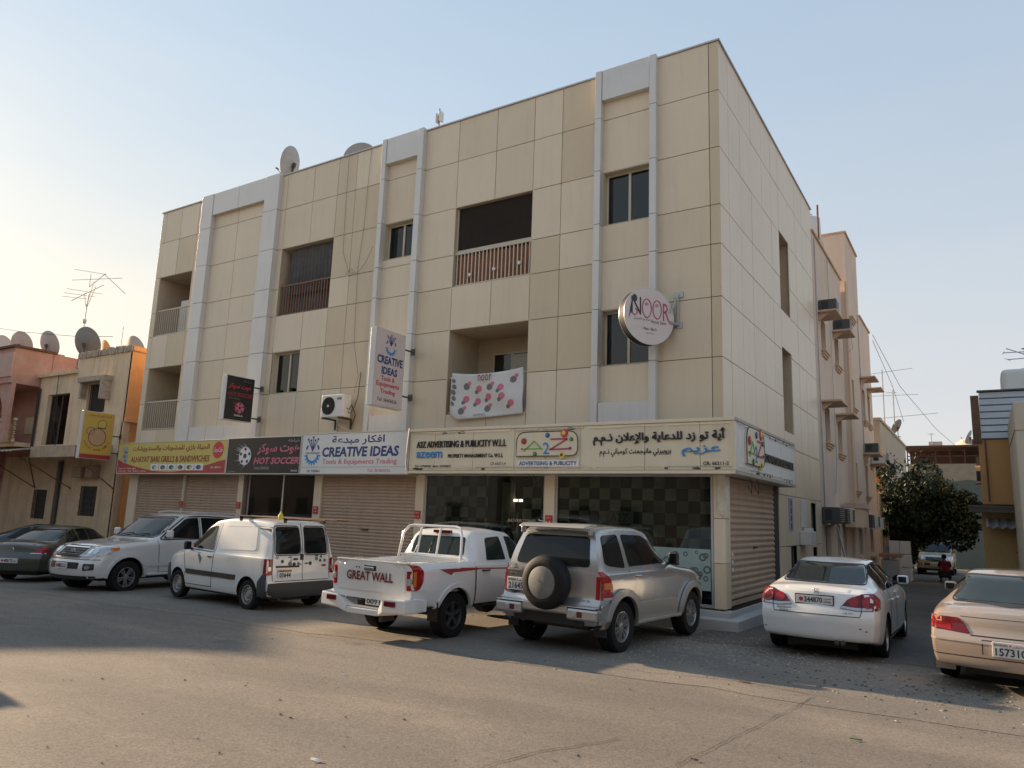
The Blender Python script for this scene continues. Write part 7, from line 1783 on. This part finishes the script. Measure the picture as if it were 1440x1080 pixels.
def camry(C2):
    C2.patch('rear_window', 'car_glass_green', 'b', [(-.64, 1.02), (.64, 1.02), (.51, 1.305), (-.51, 1.305)], r=.05, off=.006); C2.line('window_seal', 'b', round_poly([(-.66, 1.008), (.66, 1.008), (.525, 1.318), (-.525, 1.318)], .05), w=.018, closed=True, m='trim_black')
    for sg, ax in ((1, 'l'), (-1, 'r')):
        def Y(pts): return [(sg * y, z) for y, z in pts][::sg]
        C2.patch('tail_light', 'lens_red_dark', 'b', Y([(.40, .68), (.83, .71), (.83, .86), (.52, .855), (.46, .80)]), off=.010, r=.02)
        C2.patch('tail_light_lens', 'lens_red', 'b', Y([(.60, .70), (.815, .72), (.815, .785), (.60, .775)]), off=.014); C2.patch('tail_light_lens', 'lens_amber', 'b', Y([(.70, .795), (.82, .80), (.82, .85), (.70, .85)]), off=.014)
        C2.patch('tail_light', 'lens_red_dark', ax, [(-1.02, .71), (-.86, .72), (-.84, .84), (-.98, .86)], off=.008, r=.02)
    C2.line('boot_gap', 'b', [(-.40, .67), (.40, .67)], w=.014, off=.002); C2.line('boot_gap', 'b', [(-.5, .875), (.5, .875)], w=.006); C2.line('bumper_crease', 'b', [(-.82, .60), (.82, .60)], w=.02, m='paint_beige', off=.014); C2.line('bumper_gap', 'b', [(-.82, .43), (.82, .43)], w=.012, m='trim_black', off=.002)
    C2.plate(.0, .55, .36, .17, '157310'); C2.line('plate_recess_edge', 'b', [(-.28, .47), (-.28, .63), (.28, .63), (.28, .47)], w=.012, m='trim_black', off=.003)
    C2.box('boot_seat_lamp', 'lens_red_dark', .02, .08, -.16, .16, 1.035, 1.06)
    for ax in ('l', 'r'):
        C2.patch('side_window', 'car_glass', ax, [(-.0, .97), (.42, 1.27), (.62, 1.31), (.62, .95)], r=.03, off=.006); C2.patch('side_window', 'car_glass', ax, [(.70, .95), (.70, 1.32), (1.02, 1.33), (1.06, .95)], r=.03, off=.006); C2.patch('side_window', 'car_glass', ax, [(1.14, .95), (1.10, 1.33), (1.5, 1.29), (2.1, .95)], r=.03, off=.006)
        C2.line('window_seal', ax, round_poly([(-.03, .945), (.42, 1.28), (.8, 1.325), (1.2, 1.335), (1.52, 1.30), (2.15, .94)], .05), w=.016, closed=True, m='chrome')
        C2.line('door_gap', ax, [(.52, .93), (.36, .66), (.36, .3), (1.10, .28), (1.10, .92)]); C2.line('door_gap', ax, [(1.10, .28), (2.16, .28), (2.18, .9)]); C2.handle(ax, .60, .82, 'paint_beige'); C2.handle(ax, 1.3, .82, 'paint_beige'); C2.mirror(ax, 1.98, .98, 'paint_beige', .15, .14, .17)
        C2.patch('side_moulding', 'paint_beige', ax, [(.42, .52), (.42, .60), (2.2, .60), (2.2, .52)], off=.015)
    for sg in (-1, 1): C2.box('mud_flap', 'paint_beige', -.40, -.38, sg * .76 - .11, sg * .76 + .11, .14, .38, bevel=0)
    C2.patch('windscreen', 'car_glass', 'f', [(-.62, 1.0), (.62, 1.0), (.54, 1.28), (-.54, 1.28)], r=.05, off=.006)
camry(C2)

# ---- dark green saloon at the left
S3 = dict(S, hw=.855, xr=-1.02, xf=3.42, wb=2.535, r=.305, arch=.35, rim='steel', rr=.62,
    low=[(-1.02, .32), (-.6, .26), (0, .20), (2.9, .19), (3.42, .22)], belt=[(-1.02, .90), (-.4, .94), (.5, .93), (2.45, .90), (3.1, .80), (3.42, .62)],
    top=[(-1.02, .97), (-.92, 1.025), (-.55, 1.04), (-.42, 1.045), (.36, 1.365), (.70, 1.43), (1.15, 1.44), (1.5, 1.39), (2.35, .98), (2.6, .94), (3.1, .85), (3.3, .74), (3.42, .64)],
    roofw=[(-1.02, .75), (-.3, .70), (.4, .64), (1.4, .66), (2.6, .72), (3.4, .8)], plan=[(-1.02, .90), (-.86, .955), (-.4, .985), (.2, 1), (2.6, 1), (3.05, .93), (3.3, .82), (3.42, .68)],
    pr=[(.2, -.92), (.35, -1.0), (.6, -1.02), (.68, -1.0), (.76, -.93), (.95, -.88), (1.03, -.85)], pf=[(.2, 3.35), (.45, 3.42), (.7, 3.38), (.9, 3.3)], bowr=.07, bowf=.18)
def green(c, paint, plate='408173'):
    c.patch('rear_window', 'car_glass', 'b', [(-.60, 1.075), (.60, 1.075), (.50, 1.355), (-.50, 1.355)], r=.06, off=.006); c.line('window_seal', 'b', round_poly([(-.62, 1.063), (.62, 1.063), (.515, 1.368), (-.515, 1.368)], .06), w=.014, closed=True, m='trim_black')
    for sg, ax in ((1, 'l'), (-1, 'r')):
        def Y(pts): return [(sg * y, z) for y, z in pts][::sg]
        c.patch('tail_light', 'lens_red', 'b', Y([(.50, .765), (.79, .78), (.79, .86), (.66, .96)]), off=.010, r=.02)
        c.patch('tail_light_lens', 'lens_clear', 'b', Y([(.46, .745), (.79, .755), (.79, .785), (.47, .78)]), off=.012)
        c.patch('tail_light', 'lens_red', ax, [(-.86, .78), (-.74, .80), (-.80, .92), (-.86, .98)], off=.008)
    c.line('boot_gap', 'b', [(-.62, 1.0), (-.44, .76), (-.40, .72), (.40, .72), (.44, .76), (.62, 1.0)], w=.009); c.line('bumper_gap', 'b', [(-.8, .72), (-.45, .72)], w=.009); c.line('bumper_gap', 'b', [(.8, .72), (.45, .72)], w=.009)
    c.line('bumper_crease', 'b', [(-.8, .44), (.8, .44)], w=.02, m='trim_black')
    c.plate(0, .58, .46, .12, plate, style=1)
    g = MB(); p, _ = c.hit('b', 0, .88); g.M = frame((p.x - .012, 0, .88), (0, -1, 0), (0, 0, 1)); g.prism([(-.012, .05), (-.03, .0), (-.01, -.01), (.012, -.055), (.03, .0), (.01, .01)], 0, .01); obj('maker_badge', g, 'chrome', c.t)
    for ax in ('l', 'r'):
        c.patch('side_window', 'car_glass', ax, [(-.05, 1.0), (.36, 1.31), (.56, 1.36), (.56, .98)], r=.04, off=.006); c.patch('side_window', 'car_glass', ax, [(.64, .98), (.64, 1.37), (1.0, 1.375), (1.02, .98)], r=.03, off=.006); c.patch('side_window', 'car_glass', ax, [(1.10, .98), (1.08, 1.375), (1.46, 1.34), (2.02, .98)], r=.03, off=.006)
        c.line('door_gap', ax, [(.44, .96), (.34, .66), (.34, .3), (1.05, .28), (1.05, .95)]); c.line('door_gap', ax, [(1.05, .28), (2.08, .28), (2.1, .9)]); c.handle(ax, .55, .84, paint); c.handle(ax, 1.25, .83, paint); c.mirror(ax, 1.92, 1.0, paint, .15, .14, .17)
    c.patch('windscreen', 'car_glass', 'f', [(-.62, 1.03), (.62, 1.03), (.54, 1.33), (-.54, 1.33)], r=.05, off=.006)
C3 = Car('saloon_car', 'dark green saloon car parked nose-in at the far left with triangular tail lights', 'car', (-17.54, -4.20), 120, S3, 'paint_green'); green(C3, 'paint_green')
C4 = Car('saloon_car', 'black car partly seen behind the dark green saloon at the left edge', 'car', (-22.6, -2.7), 62, S3, 'paint_black'); green(C4, 'paint_black')

# ---- front-facing four-wheel drives
S4 = dict(hw=.97, xr=-1.2, xf=3.74, wb=2.85, r=.39, arch=.46, zm=.82, tuck=.965, ts=.07, rim='alloy5', tw=.27, rr=.60, inset=.0,
    low=[(-1.2, .42), (0, .36), (2.9, .36), (3.74, .34)], belt=[(-1.2, 1.24), (1.9, 1.22), (2.6, 1.17), (3.3, 1.10), (3.74, .95)],
    top=[(-1.2, 1.82), (-.95, 1.89), (.2, 1.93), (1.0, 1.91), (1.35, 1.84), (2.12, 1.30), (2.28, 1.24), (2.9, 1.205), (3.35, 1.14), (3.62, 1.04), (3.74, .92)],
    roofw=[(-1.2, .76), (1.3, .76), (2.2, .80), (3.6, .85)], plan=[(-1.2, .94), (-1.0, .975), (-.5, 1), (2.9, 1), (3.25, .965), (3.5, .90), (3.66, .82), (3.74, .74)],
    pr=[(.3, -1.12), (.5, -1.2), (.8, -1.18), (1.3, -1.12), (1.8, -1.0), (1.9, -.95)], pf=[(.3, 3.62), (.45, 3.70), (.62, 3.74), (.74, 3.72), (.80, 3.66), (1.05, 3.62), (1.2, 3.5)], bowr=.05, bowf=.14)
def suv(c, paint, plate, big=True):
    H_ = c.S['xf']
    c.patch('windscreen', 'car_glass', 'f', [(-.76, 1.33), (.76, 1.33), (.66, 1.80), (-.66, 1.80)], r=.07, off=.008); c.line('window_seal', 'f', round_poly([(-.79, 1.31), (.79, 1.31), (.685, 1.825), (-.685, 1.825)], .07), w=.025, closed=True, m='trim_black')
    c.patch('grille', 'trim_black', 'f', [(-.42, .86), (.42, .86), (.46, 1.10), (-.46, 1.10)], r=.04, off=.014)
    for k in range(4): c.line('grille_bar', 'f', [(-.43, .90 + .055 * k), (.43, .90 + .055 * k)], w=.024, off=.026, m='chrome' if k == 3 else 'rim_dark')
    c.line('grille_trim', 'f', round_poly([(-.44, .85), (.44, .85), (.48, 1.115), (-.48, 1.115)], .04), w=.022, off=.022, closed=True, m='chrome')
    p, _ = c.hit('f', 0, .98); g = MB(); g.M = frame((p.x + .03, 0, .98), (0, 1, 0), (0, 0, 1))
    g.tube([(.075 * math.cos(a), .055 * math.sin(a), 0) for a in [2 * PI * i / 20 for i in range(20)]], .009, 5, closed=True); g.tube([(.03 * math.cos(a), .05 * math.sin(a), 0) for a in [2 * PI * i / 14 for i in range(14)]], .007, 5, closed=True); g.tube([(.055 * math.cos(a), .02 + .02 * math.sin(a), 0) for a in [2 * PI * i / 14 for i in range(14)]], .007, 5, closed=True); obj('maker_badge', g, 'chrome', c.t)
    for sg, ax in ((1, 'l'), (-1, 'r')):
        def Y(pts): return [(sg * y, z) for y, z in pts][::sg]
        c.patch('headlight', 'lens_clear', 'f', Y([(.50, .87), (.86, .90), (.90, 1.09), (.52, 1.10)]), r=.02, off=.012)
        for y in (.60, .74): c.patch('headlight_lamp', 'chrome', 'f', [(sg * y + .055 * math.cos(a), .99 + .055 * math.sin(a)) for a in [2 * PI * i / 14 for i in range(14)]], off=.018, step=.2)
        c.patch('headlight', 'lens_clear', ax, [(3.30, .93), (3.50, .90), (3.56, 1.06), (3.12, 1.09)], r=.02, off=.012); c.patch('headlight_indicator', 'lens_amber', ax, [(3.12, 1.03), (3.30, 1.0), (3.32, 1.07), (3.10, 1.085)], r=.01, off=.018)
        c.patch('fog_light', 'trim_black', 'f', Y([(.62, .56), (.80, .58), (.80, .72), (.62, .72)]), r=.02, off=.010); c.patch('fog_lamp', 'lens_clear', 'f', [(sg * .71 + .045 * math.cos(a), .64 + .045 * math.sin(a)) for a in [2 * PI * i / 14 for i in range(14)]], off=.016, step=.2)
    c.patch('bumper_opening', 'trim_black', 'f', [(-.50, .60), (.50, .60), (.50, .74), (-.50, .74)], r=.03, off=.008); c.line('bumper_gap', 'f', [(-.86, .81), (.86, .81)], w=.014)
    c.patch('lower_bumper', 'trim_black', 'f', [(-.80, .35), (.80, .35), (.80, .44), (-.80, .44)], off=.006)
    c.plate(0, .66, .40, .14, plate, axis='f', style=1)
    for y in (.10, -.45): 
        g = MB(); a, n_ = c.hit('f', y, 1.33); b, n2 = c.hit('f', y + .42, 1.38); g.tube([a + n_ * .03, (a + b) / 2 + n_ * .035, b + n2 * .03], .012, 5); obj('wiper', g, 'trim_black', c.t)
    for ax in ('l', 'r'):
        c.patch('side_window', 'car_glass', ax, [(-.90, 1.30), (-.80, 1.76), (-.22, 1.80), (-.14, 1.29)], r=.05, off=.008); c.patch('side_window', 'car_glass', ax, [(-.08, 1.29), (-.14, 1.80), (.66, 1.82), (.66, 1.28)], r=.04, off=.008); c.patch('side_window', 'car_glass', ax, [(.76, 1.28), (.76, 1.82), (1.14, 1.79), (1.86, 1.30)], r=[.03, .04, .08, .05], off=.008)
        c.line('window_seal', ax, round_poly([(-.95, 1.27), (-.83, 1.80), (.6, 1.855), (1.18, 1.83), (1.98, 1.265)], .06), w=.03, closed=True, m='trim_black')
        c.line('door_gap', ax, [(.72, 1.86), (.72, .48)]); c.line('door_gap', ax, [(-.2, 1.26), (.0, 1.0), (.38, .86), (.50, .48), (1.98, .46), (2.05, 1.24)])
        c.handle(ax, .22, 1.12, 'chrome', .2); c.handle(ax, .92, 1.12, 'chrome', .2); c.mirror(ax, 1.80, 1.32, paint if big else 'chrome', .18, .19, .20)
        c.arch(paint, ax, 0, .46, .53, .028); c.arch(paint, ax, 2.85, .46, .53, .028); c.box('running_board', paint, .50, 2.3, *sorted(((.78 if ax == 'l' else -.78), (1.0 if ax == 'l' else -1.0))), .40, .46, bevel=.02)
        c.patch('side_moulding', paint, ax, [(.52, .62), (.52, .70), (2.3, .70), (2.3, .62)], off=.015)
        g = MB(); y = .66 if ax == 'l' else -.66; g.tube([(-.8, y, 1.90), (-.7, y, 1.95), (.6, y, 1.965), (.9, y, 1.92)], .016, 6); obj('roof_rail', g, 'chrome' if not big else paint, c.t, smooth=True)
C5 = Car('large_four_wheel_drive', 'big pearl-white four-wheel drive parked nose-out beside the van', 'car', (-14.5, -1.45), -84.1, S4, 'paint_pearl'); suv(C5, 'paint_pearl', '408115')
S5 = dict(S4, hw=.93, rim='dark5')
C6 = Car('four_wheel_drive', 'gold four-wheel drive facing the viewer down the lane under the tree', 'car', (1.77, 38.8), -90.5, S5, 'paint_gold'); suv(C6, 'paint_gold', '391')
# copies further away / outside the frame
c7 = copy_tree(C1.t); c7.location = (-.9, 45.5, gz(-.9, 45.5)); c7.rotation_euler = (0, 0, R(-95)); c7['label'] = 'white saloon facing the viewer at the far end of the lane, half hidden'
c8 = copy_tree(C5.t); c8.location = (-9.45, -11.5, gz(-7, -12)); c8.rotation_euler = (0, 0, R(175)); c8['label'] = 'unseen white four-wheel drive added outside the left edge to cast its shadow into view'  # off-frame copy added to throw a shadow on the lower left road

# ------------------------------------------------------------------ person crouching in the lane
def skin_body(name, joints, edges, m, parent, root=0, sub=2):
    me = bpy.data.meshes.new(name); me.from_pydata([j[0] for j in joints], edges, [])
    o = bpy.data.objects.new(name, me); COL.objects.link(o); o.parent = parent
    mo = o.modifiers.new('skin', 'SKIN'); mo.use_smooth_shade = True
    for k, sv in enumerate(me.skin_vertices[0].data): sv.radius = (joints[k][1], joints[k][1] * (joints[k][2] if len(joints[k]) > 2 else 1)); sv.use_root = (k == root)
    s_ = o.modifiers.new('sub', 'SUBSURF'); s_.levels = s_.render_levels = sub
    dg = bpy.context.evaluated_depsgraph_get(); me2 = bpy.data.meshes.new_from_object(o.evaluated_get(dg)); me2.materials.append(MATS[m])
    bpy.data.objects.remove(o); o2 = bpy.data.objects.new(name, me2); COL.objects.link(o2); o2.parent = parent; return o2
mat('red_cloth', (.22, .012, .03), .9, var=.2); mat('dark_cloth', (.025, .025, .03), .9, var=.2); mat('hair_black', (.012, .010, .010), .8); mat('skin_brown', (.25, .14, .09), .6)
px, py = 2.62, 26.6
t = thing('person', 'person in a dark red top with black hair crouching in the lane', 'person', (px, py, gz(px, py)), R(10))
# seen from behind: bent forward, sitting on the heels
skin_body('body', [((0, 0, .42), .15), ((0, .04, .62), .155, .8), ((0, .10, .82), .165, .7), ((0, .14, .95), .09), ((0, .18, 1.02), .055), ((0, .21, 1.12), .085), ((0, .22, 1.20), .075),
    ((.17, .10, .90), .06), ((.24, .26, .68), .045), ((.12, .42, .62), .035), ((.08, .48, .60), .03), ((-.17, .10, .90), .06), ((-.24, .26, .68), .045), ((-.12, .42, .62), .035), ((-.08, .48, .60), .03),
    ((.12, .02, .36), .10), ((.20, .38, .46), .07), ((.18, .10, .10), .05), ((.19, .28, .04), .04), ((-.12, .02, .36), .10), ((-.20, .38, .46), .07), ((-.18, .10, .10), .05), ((-.19, .28, .04), .04)],
    [(0, 1), (1, 2), (2, 3), (3, 4), (4, 5), (5, 6), (2, 7), (7, 8), (8, 9), (9, 10), (2, 11), (11, 12), (12, 13), (13, 14), (0, 15), (15, 16), (16, 17), (17, 18), (0, 19), (19, 20), (20, 21), (21, 22)], 'skin_brown', t)
skin_body('red_top', [((0, -.0, .36), .19, .9), ((0, .02, .52), .185, .85), ((0, .07, .72), .19, .75), ((0, .12, .90), .15, .7), ((.19, .10, .89), .085), ((.25, .24, .70), .07), ((-.19, .10, .89), .085), ((-.25, .24, .70), .07)],
    [(0, 1), (1, 2), (2, 3), (3, 4), (4, 5), (3, 6), (6, 7)], 'red_cloth', t)
skin_body('trousers', [((0, -.01, .34), .17), ((.13, .02, .35), .125), ((.21, .38, .47), .09), ((.185, .12, .14), .07), ((-.13, .02, .35), .125), ((-.21, .38, .47), .09), ((-.185, .12, .14), .07)], [(0, 1), (1, 2), (2, 3), (0, 4), (4, 5), (5, 6)], 'dark_cloth', t)
g = MB(); g.M = Matrix.Translation((0, .205, 1.155)); g.lathe([(.001, .125), (.06, .115), (.10, .07), (.112, .0), (.10, -.05), (.07, -.09), (.001, -.09)], 18)
obj('hair', g, 'hair_black', t, smooth=True)
for s_ in (-1, 1):
    g = MB(); g.box(s_ * .19 - .045, s_ * .19 + .045, .06, .32, -.01, .06); obj('shoe', g, 'dark_cloth', t, bevel=.03)

# ------------------------------------------------------------------ rubble, gravel, litter and cracks on the ground
random.seed(31)
def scatter(name, n, fn, m, smin, smax, kind='stuff', flat=.6):
    g = MB()
    for k in range(n):
        x, y = fn(); s_ = smin + (smax - smin) * random.random() ** 2.5; z = gz(x, y) + .006; a = random.random() * 6.28
        q = [(s_ * (1 + .5 * random.random()) * math.cos(a + i * 2.09), s_ * (1 + .5 * random.random()) * math.sin(a + i * 2.09)) for i in range(3)]
        g.add([(x + p[0], y + p[1], z) for p in q] + [(x + s_ * .2 * random.random(), y, z + s_ * flat)], [(0, 1, 3), (1, 2, 3), (2, 0, 3)])
    return tag(obj(name, g, m), kind=kind)
mat('gravel_pale', (.34, .30, .25), .95, var=.3, vscale=12); mat('gravel_dark', (.09, .08, .07), .95, var=.3, vscale=12)
scatter('gravel', 1800, lambda: (random.gauss(1.0, .9), random.gauss(-2.6, .9)), 'gravel_pale', .004, .022)
scatter('gravel', 900, lambda: (random.uniform(-1, 6), random.gauss(-4.0, .9)), 'gravel_pale', .004, .020)
scatter('rubble', 260, lambda: (random.gauss(3.4, 1.0), random.gauss(-4.1, .55)), 'gravel_dark', .006, .028)
scatter('rubble', 120, lambda: (random.uniform(-18, 5), random.gauss(-5.6, .8)), 'gravel_dark', .004, .018)
scatter('gravel', 3500, lambda: (random.uniform(-20, .2), random.uniform(-2.2, -.5)), 'gravel_pale', .004, .02)
scatter('pebbles', 14, lambda: (random.uniform(-4, 2), random.uniform(-11.2, -9)), 'gravel_dark', .014, .022)
scatter('gravel', 1400, lambda: (random.uniform(-14, 6), random.uniform(-13, -6)), 'gravel_dark', .003, .011)
mat('crack', (.07, .062, .055), .95)
def crack(pts, w=.007):
    vs_ = []
    P = []
    for a, b in zip(pts, pts[1:]):
        k = int(math.dist(a, b) / .12)
        for j in range(k): P.append((a[0] + (b[0] - a[0]) * j / k + .02 * noise1(j * 1.3 + a[0]), a[1] + (b[1] - a[1]) * j / k + .015 * noise1(j * 2.1, 2)))
    for i, p in enumerate(P[:-1]):
        d = (Vector(P[i + 1]) - Vector(p)).normalized(); q = Vector((-d.y, d.x)) * w * (.35 + .65 * abs(noise1(i * .37, 5)))
        for s_ in (-1, 1): vs_.append((p[0] + q.x * s_, p[1] + q.y * s_, gz(p[0], p[1]) + .0095))
    g = MB(); g.add(vs_, [(2 * i, 2 * i + 1, 2 * i + 3, 2 * i + 2) for i in range(len(vs_) // 2 - 1)]); return tag(obj('road_crack', g, 'crack'), kind='structure')
crack([(2.05, -10.2), (2.26, -8.58), (2.47, -6.78), (2.62, -5.3)]); crack([(.95, -10.6), (1.2, -9.36), (1.67, -8.3)], .009); crack([(-.4, -5.35), (.6, -5.45), (1.6, -5.2), (3.2, -5.6)], .009); crack([(-9, -6.1), (-6, -6.3), (-3.6, -6.2), (-1, -6.0)], .006)
mat('paper', (.7, .68, .64), .8); mat('green_leaf', (.03, .16, .03), .6); mat('brown_leaf', (.16, .08, .05), .8)
def litter(name, label, x, y, s_, m, asp=.5, a=0.0):
    g = MB(); n = 9; v = [(0, 0, .02)] + [(s_ * math.cos(i * 6.28 / n) * (1 + .3 * noise1(i, 3)), s_ * asp * math.sin(i * 6.28 / n) * (1 + .3 * noise1(i, 5)), .006 + .02 * abs(noise1(i * 2, 1))) for i in range(n)]
    g.add(v, [(0, 1 + i, 1 + (i + 1) % n) for i in range(n)]); return tag(obj(name, g, m, loc=(x, y, gz(x, y) + .004), rotz=a), label, 'litter')
litter('litter', 'crumpled white paper scrap on the road in the foreground', .05, -10.55, .055, 'paper', .4, .3)
litter('litter', 'small white scrap on the road before the pickup', -2.1, -8.1, .035, 'paper', .5, .8)
litter('leaf', 'green leaf lying on the road at right', 3.25, -7.25, .06, 'green_leaf', .3, .4)
litter('leaf', 'dry brown leaf near the shadow edge at right', 1.75, -5.25, .09, 'brown_leaf', .3, .0)
litter('leaf', 'dark leaf lying on the seam of the road', 2.3, -8.75, .035, 'brown_leaf', .6, .5)
for k, (x, y) in enumerate(() and ((-1.0, -10.3), (-1.4, -10.1), (-.7, -10.4), (.9, -10.2), (1.1, -10.3), (-3.0, -9.7), (-2.0, -10.9), (1.0, -10.9))):
    o = litter('pebble', 'small dark pebble on the foreground road', x, y, .016, 'gravel_dark', .8); o['group'] = 'pebbles on the road'; o['category'] = 'pebble'
mat('concrete_patch', (.26, .24, .205), .92, var=.1, vscale=3, damt=.3, dirt=(.3, .26, .2))
